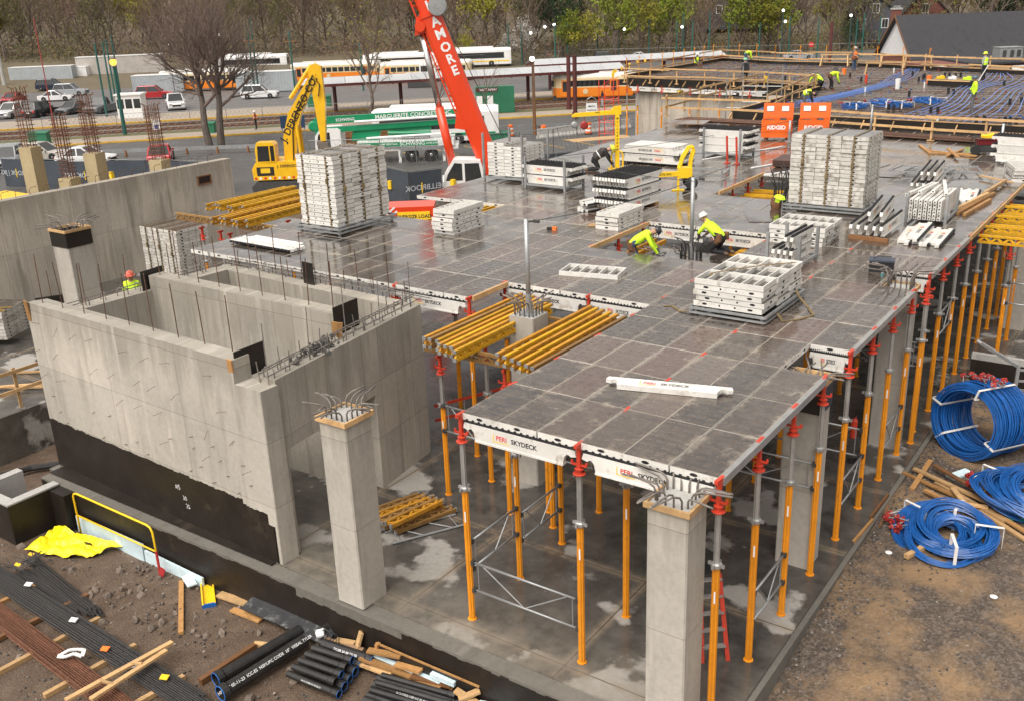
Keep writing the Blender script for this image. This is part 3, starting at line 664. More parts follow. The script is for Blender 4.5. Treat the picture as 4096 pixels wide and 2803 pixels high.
for x in (-3.5, -2.75, -2.0, -1.17, -.42): cells.append((x, 10.2, .8))
def skM(x, y): return 19.1 < y < 23.4
addcols(-1.55, [.75, .75], 14.15, 36, 1.5, skM); addcols(-3.88, [.75, .75, .83], 14.15, 36, 1.5, skM)
def skL(x, y): return (x < -9.0 and 11.2 < y < 15.1)
for i in range(4): addcols(-6.18-2.3*i, [.75, .75, .80], 5.35, 36.8, 1.5, skL)
addcols(-14.0, [.9], 5.35, 11.3)
camp = Vector((9.47, -11.66, 10.5)); cells.sort(key=lambda c: (Vector((c[0], c[1], 4))-camp).length)
rest = MB()
for i, (cx, cy, L) in enumerate(cells):
    if i < 300:
        near = cy < 13.5 and cx > -6.5
        o = put('panel', (panel_p if near else panel_m) if L > 1 else panel_s, deck, (cx, cy, ZD-.113+rnd.uniform(-.0025, .0025)), math.pi*(i % 2))
        if abs(L-1.5) > .02 and L > 1: o.scale.y = L/1.5
    else: rest.absorb(panel_flat, Matrix.Translation((cx, cy, ZD-.113)) @ Matrix.Scale(L/1.5, 4, (0, 1, 0)))
o = rest.build('rear_panels', [WHITE, BLACKP, DECKPLY, PLYPR, DRIM], deck); o['kind'] = 'stuff'
# main beams: white web, black toothed strip, lettering
def beam_side(L=2.2, h=.30):
    return [(0, h-.10), (.03, h), (L-.03, h), (L, h-.10), (L-.10, h-.125), (L-.13, h-.10), (L-.17, h-.09), (L-.22, h-.15), (L-.25, 0), (.25, 0), (.22, h-.15), (.17, h-.09), (.13, h-.10), (.10, h-.125)]
def beam_mb(L=2.2, h=.30, th=.075, text=True, teeth=True):
    a = MB(); Mx = Matrix(((1, 0, 0, -L/2), (0, 0, -1, th/2), (0, 1, 0, 0), (0, 0, 0, 1)))
    a.prism(beam_side(L, h), th, Mx, 0); a.b2(-L/2+.24, L/2-.24, -th/2-.012, th/2+.012, -.004, .03, 0)
    b = MB(); b.b2(-L/2+.03, L/2-.03, -.026, .026, h-.001, h+.03, 0)
    if teeth:
        n = 18
        for i in range(n): b.b2(-L/2+.07+i*(L-.14)/(n-1)-.02, -L/2+.07+i*(L-.14)/(n-1)+.02, -.022, .022, h+.03, h+.062, 0)
    c = MB()
    if text:
        for sg in (-1, 1):
            y = sg*(th/2+.002); r_ = (-sg, 0, 0) if sg > 0 else (1, 0, 0); k = r_[0]
            lettering(c, 'PERI', .115, (k*-.32, y, h*.55), r_, (0, 0, 1), 0); lettering(c, 'SKYDECK', .115, (k*.12, y, h*.55), r_, (0, 0, 1), 2, .03)
            c.add([(k*-.47, y, h*.55-.075), (k*-.17, y, h*.55-.075), (k*-.17, y, h*.55-.06), (k*-.47, y, h*.55-.06)], [(0, 1, 2, 3)], 1)
            c.add([(k*-.49, y, h*.55-.075), (k*-.472, y, h*.55-.075), (k*-.472, y, h*.55+.06), (k*-.49, y, h*.55+.06)], [(0, 1, 2, 3)], 1)
    return a, b, c
bm_a, bm_b, bm_c = beam_mb(); beam_body = bm_a.mesh('main_beam', WHITE); beam_teeth = bm_b.mesh('toothed_strip', BLACKP); beam_text = bm_c.mesh('lettering', [REDPR, YELPR, BLKPR])
one = MB(); one.absorb(bm_a); one.absorb(bm_b, None, 1); one.absorb(bm_c, None, 2); beam_one = one.mesh('beam', [WHITE, BLACKP, REDPR, YELPR, BLKPR])
on2 = MB(); on2.absorb(bm_a); on2.absorb(bm_b, None, 1); beam_plain = on2.mesh('beam', [WHITE, BLACKP])
def deckbeam(x, y, L=2.2, rz=0, text=True):
    o = put('main_beam', beam_body, deck, (x, y, ZD-.12-.03-.302), rz); o.scale.x = L/2.2
    put('toothed_strip', beam_teeth, o); 
    if text: put('lettering', beam_text, o)
    return o
for x, y, L in ((1.15, .01, 2.2), (3.45, .01, 2.2), (-5.1, 5.36, 2.2), (-2.73, 6.81, 2.2), (-.78, 6.81, 1.5), (4.2, 6.01, .75), (4.2, 12.0, .75), (-1.0, 14.17, 2.0), (-2.9, 14.17, 2.0), (-11.9, 15.15, 2.2), (-10.0, 15.15, 1.6), (-12.0, 15.15, 2.2), (-1.9, 23.45, 2.2), (-9.2, 24.4, 2.2)): deckbeam(x, y, L)
# timber fillers along the edges and openings
def plank(p, q, w_=.04, h=.10, mat=PINE, name='timber_filler', parent=None):
    mb = MB(); p, q = Vector(p), Vector(q); mb.bar(-(q-p)/2, (q-p)/2, w_, h); return mb.build(name, mat, parent if parent is not None else deck, loc=(p+q)/2)
plank((-3.85, 5.42, ZD-.05), (-3.85, 6.79, ZD-.05), .05, .12); plank((-3.85, 10.65, ZD-.05), (-3.85, 14.1, ZD-.05), .05, .12); plank((-3.85, 19.2, ZD-.05), (-3.85, 23.3, ZD-.05), .05, .12); plank((4.64, 16.2, ZD-.05), (4.64, 23.9, ZD-.05), .06, .12); plank((4.64, 24, ZD-.05), (4.64, 36, ZD-.05), .06, .12)
# holed aluminium edge strip along the right side
for a, b in ((0.05, 4.45), (6.05, 10.45), (12.05, 16.1)):
    mb = MB(); holed(mb, (4.655, a, ZD-.13), (0, 1, 0), b-a, .125, [(k*.35+.2, .045, .025, .065) for k in range(int((b-a-.3)/.35))]); mb.b2(4.57, 4.653, a, b, ZD-.128, ZD-.006); mb.build('edge_strip', [ALU, BLACKP], deck)
# infill plywood lower down inside the two openings, and its joists
mb = MB(); mb.b2(-2.9, .0, 10.62, 12.9, 3.60, 3.62); mb.build('infill_plywood', DECKPLY, deck)
mb = MB(); mb.b2(-2.6, .0, 20.4, 23.4, 3.60, 3.62); mb.build('infill_plywood', DECKPLY, deck)
for x in (-3.5, -3.2, -.25, .0): plank((x-.05, 10.7, 3.52), (x-.05, 14.0, 3.52), .08, .12, GIRD, 'infill_joist')
for k in range(7): plank((-.9, 13.1+k*.15, 3.5), (.3, 13.02+k*.15, 3.5), .08, .1, GIRDY if k % 2 else GIRD, 'infill_joist')
for k in range(8): plank((-3.9, 19.3+k*.45, 3.5), (-2.7, 19.4+k*.45, 3.5), .08, .1, GIRDY if k % 2 else GIRD, 'infill_joist')
# ---------------------------------------------------------------- orange props
def prop_proto():
    t = thing('steel_prop', 'x', 'prop', (0, 0, 0)); 
    H = 3.50; zc = 2.58
    mb = MB(); n = 16; prof = []
    for j in range(n):
        a = 2*math.pi*j/n; prof.append(((.058 if j % 2 else .046)*math.cos(a), (.058 if j % 2 else .046)*math.sin(a)))
    mb.prism(prof, zc-.02, Matrix.Translation((0, 0, .012))); mb.build('outer_tube', ORANGE, t)
    mb = MB(); mb.lathe([(.085, 0), (.085, .014), (.06, .02)], 8); mb.build('base_plate', ORANGE, t); mb = MB(); mb.box((.02, -.058, 2.1), (.026, .006, .2)); mb.build('label_sticker', WHTPR, t)
    mb = MB(); mb.lathe([(.07, 0), (.085, .02), (.085, .07), (.06, .09)], 10, (0, 0, zc)); mb.bar((-.13, 0, zc+.05), (.13, 0, zc+.05), .035, .05); mb.bar((0, -.13, zc+.05), (0, .13, zc+.05), .035, .05); mb.build('adjusting_nut', ALU, t)
    mb = MB(); n = 12; prof = [((.047 if j % 2 else .036)*math.cos(2*math.pi*j/n), (.047 if j % 2 else .036)*math.sin(2*math.pi*j/n)) for j in range(n)]
    mb.prism(prof, H-zc-.05, Matrix.Translation((0, 0, zc+.05))); mb.build('inner_tube', ALU, t)
    mb = MB(); z = H; mb.lathe([(.10, 0), (.105, .015), (.10, .022), (.05, .03), (.045, .07), (.075, .085), (.075, .10), (.04, .11)], 10, (0, 0, z))
    mb.b2(-.03, .03, -.03, .03, z+.1, z+.47); mb.bar((-.13, 0, z+.16), (.13, 0, z+.16), .035, .03); mb.bar((-.13, 0, z+.16), (-.13, 0, z+.22), .03, .03); mb.bar((.13, 0, z+.16), (.13, 0, z+.22), .03, .03)
    mb.b2(-.028, .028, -.11, .11, z+.47, z+.53); mb.build('drop_head', REDH, t)
    return t
proto = prop_proto(); first = True
ORD = ['first', 'second', 'third', 'fourth', 'fifth', 'sixth', 'seventh', 'eighth', 'ninth', 'tenth', 'eleventh', 'twelfth', 'thirteenth', 'fourteenth', 'fifteenth', 'sixteenth', 'seventeenth', 'eighteenth', 'nineteenth', 'twentieth']
PLAB = {'R': ('orange prop under the right deck edge, %s back from the front column', 'props along the right deck edge'), 'F': ('orange prop under the lettered front beams, %s', 'props under the front beams'),
        'L': ('orange prop in the row under the left deck rim, %s behind the front beams', 'props inside under the deck'), 'M': ('orange prop in the middle row under the deck, %s behind the front beams', 'props inside under the deck'),
        'O': ('orange prop with red head at a deck opening, %s', 'props around the deck openings'), 'G': ('orange prop carrying yellow timber girders, %s', 'props under the yellow girders')}
pcount = {}
def prop(x, y, k, rz=0, sc_=1, word=None):
    global first
    pcount[k] = pcount.get(k, -1)+1; l, g = PLAB[k]; l = l % (word or ORD[min(19, pcount[k])])
    if first: o = proto; first = False; o.location = (x, y, .001); o.rotation_euler = (0, 0, rz); o['label'], o['group'] = l, g
    else: o = copy_tree(proto, (x, y, .001), rz, l, g)
    o.scale.z = sc_; return o
for y in (0, 1.5, 3.0, 4.5, 6.0, 7.5, 9.0, 10.5, 12.0, 13.5, 15, 16.5, 18, 19.5, 21, 22.5): prop(4.6, y, 'R', rnd.uniform(-.15, .15))
prop(4.72, 11.3, 'R', .1, 1, 'doubled one')
prop(0, -.02, 'F', 0, 1, 'at their left end'); prop(2.3, -.02, 'F', 0, 1, 'where the two beams meet')
for x in (0, 2.3):
    for y in (1.5, 3.0, 4.5, 6.0, 7.5, 9.0, 10.5): prop(x, y, 'M' if x else 'L', rnd.uniform(-.2, .2))
for y in (12, 13.5, 15): prop(2.3, y, 'M')
for x, y, w_ in ((-3.92, 5.36, 'beside the shaft corner'), (-1.58, 6.8, 'where the two inner beams meet'), (-3.94, 6.8, 'behind the girders near the shaft'), (-3.93, 10.9, 'nearest under the board edge'), (-3.93, 12.4, 'middle of the board edge'), (-3.93, 13.9, 'far end of the board edge'), (-1.7, 14.15, 'behind the steel post'), (.03, 13.4, 'under the lettered far beam'), (-3.95, 20.6, 'near end of the rear opening'), (-3.95, 22.0, 'middle of the rear opening'), (-3.95, 23.3, 'far end of the rear opening'), (-6.2, 5.4, 'behind the shaft wall')): prop(x, y, 'O', rnd.uniform(-.3, .3), 1, w_)
for x, y, w_ in ((-2.84, 4.47, 'left of the stub'), (-.93, 3.95, 'right of the stub'), (-3.3, 3.45, 'under the bearer near the shaft'), (-.5, 3.45, 'under the bearer near the deck'), (-1.6, 3.45, 'under the bearer before the stub'), (-2.6, 6.1, 'behind the stub'), (-3.9, 8.3, 'deep behind on the left'), (-1.6, 8.3, 'deep behind on the right'), (-2.8, 8.3, 'deep behind in the middle'), (-5.6, 6.9, 'behind the shaft corner'), (5.4, 18.0, 'right rim, first pair inner'), (6.2, 18.0, 'right rim, first pair outer'), (5.3, 20.2, 'right rim, second pair inner'), (6.1, 20.2, 'right rim, second pair outer'), (5.9, 22.5, 'right rim, third pair outer'), (5.2, 22.6, 'right rim, third pair inner')): prop(x, y, 'G', rnd.uniform(-.3, .3), .83 if x < 5 else .88, w_)
for x, y, w_ in ((-16.6, 8.9, 'nearest the strapped panel stack'), (-18.3, 9.1, 'farther left before the retaining wall'), (-16.3, 11.2, 'behind at the strapped stack'), (-17.2, 9.0, 'second left of the strapped stack')): prop(x, y, 'G', 0, .86, w_)
# ---------------------------------------------------------------- bracing frames of grey tube clamped to the props
bcount = [0]
def brace(p, q, z0, z1, label=None, lying=None):
    bcount[0] += 1; label = label or 'grey tubular bracing frame clamped between orange props, %s one inward' % ORD[bcount[0] % 20]
    t = thing('brace_frame', label or 'grey tubular bracing frame clamped between two orange props', 'brace frame', (0, 0, 0), 0, 'bracing frames between the props')
    p, q = Vector((*p, 0)), Vector((*q, 0)); d = (q-p).normalized(); a, b = p+d*.06, q-d*.06
    mb = MB(); mb.tube([a+Z3*z1, b+Z3*z1], .022, 8); mb.build('top_tube', GALV, t, smooth=True)
    mb = MB(); mb.tube([a+Z3*z0, b+Z3*z0], .022, 8); mb.build('bottom_tube', GALV, t, smooth=True)
    L = (b-a).length; mb = MB()
    mb.tube([a+d*.12+Z3*z0, a+d*.12+Z3*z1], .012, 6); mb.tube([b-d*.12+Z3*z0, b-d*.12+Z3*z1], .012, 6); mb.tube([a+d*.2+Z3*z1, a+d*L*.5+Z3*z0], .012, 6); mb.tube([b-d*.2+Z3*z1, b-d*L*.5+Z3*z0], .012, 6); mb.build('web_tubes', GALV, t)
    for e in (a, b):
        for zz in (z0, z1): mb = MB(); mb.box(e+Z3*zz, (.09, .09, .08), (0, 0, math.atan2(d.y, d.x))); mb.build('clamp', STEELD, t)
    return t
brace((0, 0), (2.3, 0), .62, 1.18, 'white dusted tubular bracing frame between the two front orange props'); brace((0, 1.5), (0, 3.0), .8, 1.35); brace((0, 0), (0, 1.5), 1.0, 1.55)
for y, w_ in ((1.5, 'nearest the stepladder'), (6.0, 'beside the tall form-topped column'), (9.0, 'nearest the upright blue coil')): brace((4.6, y), (4.6, y+1.5), .7, 1.25, 'grey tubular bracing frame at the right deck edge, '+w_)
brace((2.3, 4.5), (4.6, 4.5), 1.8, 2.3); brace((2.3, 7.5), (4.6, 7.5), 1.2, 1.8); brace((-3.3, 3.4), (-1.6, 3.4), 1.6, 2.2); brace((-2.84, 4.47), (0, 4.5), 1.0, 1.6); brace((2.3, 12), (4.6, 12), 1.7, 2.3); brace((4.6, 13.5), (4.6, 15), 2.0, 2.6); brace((5.4, 18), (6.2, 18), 1.8, 2.4)
# ---------------------------------------------------------------- goods on the deck: panel stacks, beam bundles, girders
def stack(c, rz, cols, layers, where, group, top_up=False, dirty=False, jit=.008, skip=None):
    ca, sa = math.cos(rz), math.sin(rz)
    for l in range(layers):
        for k in range(cols):
            if skip and skip(l, k): continue
            lx = (k-(cols-1)/2)*.752+rnd.uniform(-jit, jit); ly = rnd.uniform(-jit, jit)*2
            me = panel_d if dirty else panel_m; z = c[2]+l*.1215
            if top_up and l == layers-1: me = panel_upd if dirty else panel_up
            o = put('formwork_tray', me, None, (c[0]+ca*lx-sa*ly, c[1]+sa*lx+ca*ly, z), rz+rnd.uniform(-jit, jit)*.8)
            n = layers-1-l; lv = 'topmost layer' if n == 0 else ('bottom layer' if l == 0 else ORD[n]+' from top')
            tag(o, 'white tray in %s, %s' % (where, lv), 'formwork tray', group)
def pallet(c, w_, l, rz, label, h=.24, mat=GALV):
    t = thing('stacking_pallet', label, 'pallet', c, rz, 'steel stacking pallets')
    x, y = w_/2, l/2
    for zz in (h-.05, h-.15):
        for a, b in (((-x, -y), (x, -y)), ((x, -y), (x, y)), ((x, y), (-x, y)), ((-x, y), (-x, -y))):
            mb = MB(); mb.bar((*a, zz), (*b, zz), .05, .05 if zz > h-.1 else .04); mb.build('frame_rail', mat, t)
    for sx in (-1, 1):
        for sy in (-1, 1):
            mb = MB(); mb.box((sx*(x-.1), sy*(y-.1), (h-.1)/2), (.06, .06, h-.1)); mb.build('leg', mat, t)
    mb = MB(); mb.bar((-x, 0, h-.05), (x, 0, h-.05), .05, .045); mb.bar((0, -y, h-.055), (0, y, h-.055), .05, .03); mb.build('cross_rail', mat, t)
    return t
def straps(c, rz, xs, y0, y1, z0, z1, label, group, along='x', mat=STRAP):
    """webbing loops over a stack; xs positions along local axis, running over the other"""
    for x in xs:
        mb = MB(); w_ = .05
        P = lambda u, v, z: (u, v, z) if along == 'x' else (v, u, z)
        mb.bar(P(x, y0-.012, z0), P(x, y0-.012, z1+.012), w_ if along == 'x' else .006, .006 if along == 'x' else w_, 0, (0, 1, 0) if along == 'x' else (0, 1, 0))
        mb.bar(P(x, y1+.012, z0), P(x, y1+.012, z1+.012), w_ if along == 'x' else .006, .006 if along == 'x' else w_, 0, (0, 1, 0))
        mb.bar(P(x, y0-.012, z1+.012), P(x, y1+.012, z1+.012), w_, .006)
        mb.box(P(x, y0-.03, z0+.45*(z1-z0)+rnd.uniform(-.1, .5)), (.07, .05, .16))
        tag(mb.build('ratchet_strap', mat, None, loc=c, rot=rz), label, 'strap', group)
# tall stack in front of the excavator
pallet((-11.92, 9.68, ZD), 2.5, 1.8, math.pi/2, 'galvanised stacking pallet under the tall strapped panel stack before the excavator')
stack((-11.92, 9.68, ZD+.24), math.pi/2, 3, 17, 'the tall strapped stack before the yellow excavator', 'panels in the tall stack before the excavator', jit=.016)
straps((-11.92, 9.68, 0), math.pi/2, (-.75, 0.02, .76), -.76, .76, ZD+.2, ZD+.24+17*.1215, 'brown webbing strap over the tall panel stack before the excavator', 'straps on the stack before the excavator')
straps((-11.92, 9.68, 0), math.pi/2, (-.48, .48), -1.13, 1.13, ZD+.2, ZD+.24+17*.1215, 'olive webbing strap lengthwise over the tall panel stack before the excavator', 'straps on the stack before the excavator', 'y')
# tall stack before the job boxes
pallet((.27, 18.25, ZD), 2.42, 1.75, 0, 'dark steel pallet under the tall panel stack before the orange tool chests', .22)
stack((.27, 18.25, ZD+.22), 0, 3, 17, 'the tall dirty stack before the orange tool chests', 'panels in the tall stack before the tool chests', dirty=True, jit=.012)
straps((.27, 18.25, 0), 0, (-.74, .0, .74), -.77, .77, ZD+.2, ZD+.22+17*.1215, 'grey webbing strap over the panel stack before the orange tool chests', 'straps on the stack before the tool chests')
stack((-23.6, 11.75, .3), 0, 3, 18, 'the tall stack standing by the retaining wall', 'panels in the stack by the retaining wall', dirty=True)
straps((-23.6, 11.75, 0), 0, (-.75, 0, .75), -.77, .77, .3, .3+18*.1215, 'olive strap over the panel stack by the retaining wall', 'straps on the stack by the retaining wall')
pallet((-23.6, 11.75, .04), 2.4, 1.7, 0, 'steel pallet under the panel stack by the retaining wall', .26)
stack((-11.75, 18.6, ZD+.2), 0, 2, 10, 'the stack between tall galvanised posts', 'panels in the stack between posts', skip=lambda l, k: l > 8 and k == 1)
stack((-8.46, 10.82, ZD), .02, 1, 6, 'the loose pile of six on the wet deck', 'panels in the pile of six', True, jit=.03)
stack((-4.45, 13.4, ZD), -.02, 1, 4, 'the low pile beside the deck opening', 'panels in the pile beside the opening', True, jit=.02)
stack((.85, 14.1, ZD), math.pi/2+.02, 2, 4, 'the low pile between steel rack and dirty tall stack', 'panels in the pile by the steel rack', True, jit=.025)
pallet((1.85, 7.75, ZD), 2.3, 1.65, math.pi/2, 'galvanised pallet under the strapped low panel stack with open ribs on top', .2)
stack((1.85, 7.75, ZD+.2), math.pi/2, 3, 5, 'the low strapped stack with open ribs on top', 'panels in the low strapped stack', True, jit=.02)
tag(put('formwork_tray', panel_up, None, (-2.4, 8.38, ZD), math.pi/2+.2), 'single white panel lying face down on the dark deck, open ribs showing', 'formwork tray')
stack((4.35, 25.4, ZD), .35, 1, 4, 'the pile of four at the right rim', 'panels in the pile at the right rim', True, jit=.05)
stack((-23.6, 4.2, .25), .5, 2, 8, 'the stack on the lower slab left of the shaft', 'panels in the stack left of the shaft', dirty=True)
stack((-26.0, 19.9, 0.1), 0, 3, 5, 'the low stack behind the retaining wall end', 'panels behind the retaining wall end', dirty=True)
# webbing lying loose over the near stack
mb = MB(); pts = [(2.55, 8.6, ZD+.83), (2.0, 8.0, ZD+.84), (1.55, 7.35, ZD+.84), (1.3, 7.02, ZD+.82), (1.28, 6.96, ZD+.5), (1.25, 6.85, ZD+.2), (1.1, 6.7, ZD+.05), (.8, 6.62, ZD+.012), (.45, 6.9, ZD+.012), (.3, 6.8, ZD+.012)]
for a, b in zip(pts, pts[1:]): mb.bar(a, b, .055, .008)
tag(mb.build('ratchet_strap', STRAP), 'loose tan webbing strap trailing off the low stack onto the deck', 'strap')
mb = MB(); pts = [(2.7, 7.2, ZD+.1), (2.9, 7.0, ZD+.012), (3.15, 7.3, ZD+.012), (3.3, 7.7, ZD+.012), (3.05, 8.1, ZD+.02), (2.75, 8.3, ZD+.2), (2.68, 8.35, ZD+.3)]
for a, b in zip(pts, pts[1:]): mb.bar(a, b, .055, .008)
tag(mb.build('ratchet_strap', STRAP), 'tan webbing strap looped on the deck at the corner of the low stack pallet', 'strap')
# beams
def bundle(c, rz, cols, layers, pitch, lp, where, group, text_face=True, L=1.0, jit=.02, skip=None, flip=0, lie=False):
    ca, sa = math.cos(rz), math.sin(rz)
    for l in range(layers):
        for k in range(cols):
            if skip and skip(l, k): continue
            v = (k-(cols-1)/2)*pitch; u = rnd.uniform(-jit, jit)
            o = put('formwork_bearer', beam_one if (text_face and k in (0, cols-1)) else beam_plain, None, (c[0]+ca*u-sa*v, c[1]+sa*u+ca*v, c[2]+l*lp), (flip if not lie else 1.5708, 0, rz+rnd.uniform(-jit, jit)*.6))
            if flip: o.location.z += .345
            if lie: o.location.z += .05
            o.scale.x = L; tag(o, 'white toothed beam in %s, %s' % (where, 'top row' if l == layers-1 else ORD[layers-1-l]+' row'), 'formwork bearer', group)
HP = math.pi/2
bundle((-5.42, 15.7, ZD+.1), HP-.07, 11, 3, .112, .345, 'the stacked bundle behind the low pile of panels', 'beams in the stacked bundle')
for z, y in ((ZD+.05, 14.9), (ZD+.05, 16.4)):
    mb = MB(); mb.box((0, 0, 0), (1.45, .1, .09)); tag(mb.build('timber_bearer', PINEW, None, loc=(-5.45, y, z)), 'timber bearer under the stacked beam bundle', 'timber', 'bearers under the beam bundle')
bundle((-6.35, 15.2, ZD), HP-.25, 3, 2, .16, .2, 'the collapsed heap leaning beside the stacked bundle', 'beams in the collapsed heap', False, .75, .1, lie=True)
bundle((-9.45, 17.65, ZD+.16), -.05, 8, 2, .115, .345, 'the rack beside the small pile of six panels', 'beams in the left rack')
bundle((-8.5, 23.7, ZD+.05), -.05, 11, 2, .115, .345, 'the wide double pile behind the yellow davit', 'beams in the wide double pile', True, 1.25, flip=math.pi)
bundle((-6.7, 26.6, ZD+.16), -.05, 9, 3, .115, .30, 'the posted rack before the orange tool chests', 'beams in the posted rack', False, 1.0)
bundle((2.32, 15.6, ZD+.1), HP+.03, 5, 1, .2, .36, 'the loose pile on a timber near the deck edge', 'beams in the pile on a timber', True)
bundle((2.4, 15.7, ZD+.46), HP+.12, 2, 1, .3, .36, 'the loose pile on a timber near the deck edge', 'beams in the pile on a timber', True)
mb = MB(); mb.box((0, 0, 0), (1.05, .1, .1)); tag(mb.build('timber_bearer', PINEB, None, loc=(2.42, 14.6, ZD+.05), rot=-.08), 'brown timber bearer under the loose beam pile near the deck edge', 'timber')
bundle((3.25, 15.5, ZD), HP+.1, 2, 1, .36, .36, 'the flat pair lying beside the loose pile', 'beams lying flat', True, lie=True); bundle((3.3, 15.6, ZD+.09), HP+.06, 1, 1, .3, .36, 'the flat pair lying beside the loose pile, upper one', 'beams lying flat', True, lie=True)
bundle((3.72, 15.5, ZD), HP+.05, 2, 1, .3, .36, 'the flat pair nearest the deck edge', 'beams lying flat', True, .95, lie=True)
bundle((2.1, 22.2, ZD+.1), HP+.1, 5, 1, .17, .3, 'the toothed pile before the grey steel frames', 'beams in the toothed pile'); bundle((2.2, 22.3, ZD+.45), HP+.1, 3, 1, .2, .3, 'the upper course before the grey frames', 'beams in the toothed pile')
bundle((3.1, 21.4, ZD), HP+.12, 4, 1, .24, .3, 'the spread row beside the brown lumber', 'beams in the spread row', True, lie=True)
bundle((4.0, 28.4, ZD+.1), -.15, 5, 3, .17, .3, 'the white pile beside the red generator', 'beams beside the generator', False)
bundle((1.45, 11.5, ZD+.17), HP-.03, 4, 2, .15, .33, 'the small steel rack between the two openings', 'beams in the small steel rack', True, .62, skip=lambda l, k: l == 1 and k > 1)
bundle((-12.1, 6.85, ZD+.02), -.03, 4, 1, .14, .2, 'the flat group on the deck behind the shaft', 'beams behind the shaft', False, 1.2, lie=True)
t = thing('formwork_bearer', 'single lettered white beam with black teeth lying flat on the front panels', 'formwork bearer', (2.57, 2.49, ZD+.002), .27)
put('web', beam_body, t); put('toothed_strip', beam_teeth, t); put('lettering', beam_text, t); t.rotation_euler = (R(-86), 0, .27); t.location.z = ZD+.055; t.location.y -= .1
# square aluminium rods in the posted rack near the edge
rod = MB(); rod.b2(-1.05, 1.05, -.045, .045, 0, .085, 0); rod.b2(-1.052, 1.052, -.02, .02, .02, .06, 1); rodm = rod.mesh('formwork_crossbar', [WHITE, BLACKP])
for l in range(6):
    for k in range(7):
        o = put('formwork_crossbar', rodm, None, (2.85+k*.125, 18.0+rnd.uniform(-.03, .03), ZD+.16+l*.095), HP+.02); tag(o, 'square white cross beam in the galvanised edge rack, %s row' % ('top' if l == 5 else ORD[5-l]), 'crossbar', 'cross beams in the galvanised rack')
for k in range(4):
    o = put('formwork_crossbar', rodm, None, (2.8+k*.2, 18.2+.1*k, ZD+.74+.03*(k % 2)), (0, .05*(k % 3), HP+.12*(k-1))); tag(o, 'white cross beam lying askew on top of the galvanised rack', 'crossbar', 'askew cross beams on the rack')
def rack(c, w_, l, h, rz, label):
    t = thing('stacking_rack', label, 'rack', c, rz, 'galvanised stacking racks')
    x, y = w_/2, l/2
    for sx in (-1, 1):
        for sy in (-1, 1): mb = MB(); mb.box((sx*x, sy*y, h/2), (.07, .07, h)); mb.build('post', GALV, t)
    for sx in (-1, 1): mb = MB(); mb.bar((sx*x, -y, .12), (sx*x, y, .12), .05, .06); mb.build('side_rail', GALV, t)
    for sy in (-1, 1): mb = MB(); mb.bar((-x, sy*y, .13), (x, sy*y, .13), .05, .06); mb.build('end_rail', GALV, t)
    return t
rack((-9.45, 17.65, ZD), 1.7, 1.15, 1.1, -.05, 'galvanised rack holding lettered beams beside the pile of six panels'); rack((-6.7, 26.6, ZD), 1.6, 1.3, 1.15, -.05, 'galvanised posted rack of white beams before the tool chests')
rack((3.22, 17.95, ZD), 1.05, 1.5, .85, .02, 'galvanised rack full of square white cross beams near the deck edge'); rack((1.45, 11.5, ZD), .8, 1.2, .85, -.03, 'small galvanised rack half full of beams beside the low strapped stack')
rack((-11.75, 18.6, ZD), 1.75, 1.7, 1.75, 0, 'galvanised rack with tall posts around the panel stack'); rack((-5.6, 21.9, ZD), 1.5, 1.2, .3, .2, 'low galvanised rack with a winch wheel by the yellow cart')
for i, (x, y, a) in enumerate(((1.6, 25.2, .1), (2.1, 25.7, .35), (1.3, 24.8, -.1))):
    t = thing('steel_grid', 'flat galvanised ladder-like frame %s' % ('lying lowest of the three before the generator', 'lying topmost of the three before the generator', 'lying nearest the plywood sheets')[i], 'steel frame', (x, y, ZD+.05+.07*i), a, 'steel frames lying flat')
    for s_ in (-1, 1): mb = MB(); mb.bar((-.95, s_*.6, 0), (.95, s_*.6, 0), .05, .05); mb.build('side_tube', GALV, t)
    for k in range(5): mb = MB(); mb.bar((-.9+k*.45, -.6, 0), (-.9+k*.45, .6, 0), .045, .045); mb.build('cross_tube', GALV, t)
# ---------------------------------------------------------------- timber lattice girders
def girder_mbs(L):
    a = MB(); a.b2(-.04, .04, -L/2, L/2, .18, .24); c = MB(); c.b2(-.04, .04, -L/2, L/2, 0, .06)
    w_ = MB(); n = int(L/.3); st = L/n
    for i in range(n):
        y0 = -L/2+i*st; w_.bar((0, y0+.02, .06), (0, y0+st*.5, .18), .055, .05, 0, (1, 0, 0)); w_.bar((0, y0+st*.5, .18), (0, y0+st-.02, .06), .055, .05, 0, (1, 0, 0))
    for s_ in (-1, 1): c.box((0, s_*(L/2+.008), .03), (.088, .03, .068), None, 1); a.box((0, s_*(L/2+.008), .21), (.088, .03, .068), None, 1)
    return a, c, w_
_g = {}
def girder(p, rz, mat, label, group, L=3.5, tilt=0):
    k = (L, mat.name)
    if k not in _g:
        a, c, w_ = girder_mbs(L); _g[k] = (a.mesh('top_chord', [mat, GALV]), c.mesh('bottom_chord', [mat, GALV]), w_.mesh('lattice_web', mat))
    t = thing('timber_girder', label, 'girder', p, (0, tilt, rz), group)
    for n, me in zip(('top_chord', 'bottom_chord', 'lattice_web'), _g[k]): put(n, me, t)
    return t
GM = [GIRD, GIRDO, GIRDY, GIRD, GIRDY, GIRD, GIRDY]
for i in range(7): girder((-3.35+i*.18, 4.85+.05*(i % 3)-.06*i, 3.62), rnd.uniform(-.012, .012), GM[i % 7], 'yellow lattice girder between shaft and column stub, %s from the shaft' % ORD[i], 'girders left of the column stub', 3.6)
for i in range(6): girder((-1.42+i*.21, 4.80-.06*i, 3.62), rnd.uniform(-.012, .012), GM[(i+3) % 7], 'yellow lattice girder between column stub and deck, %s from the stub' % ORD[i], 'girders right of the column stub', 3.6)
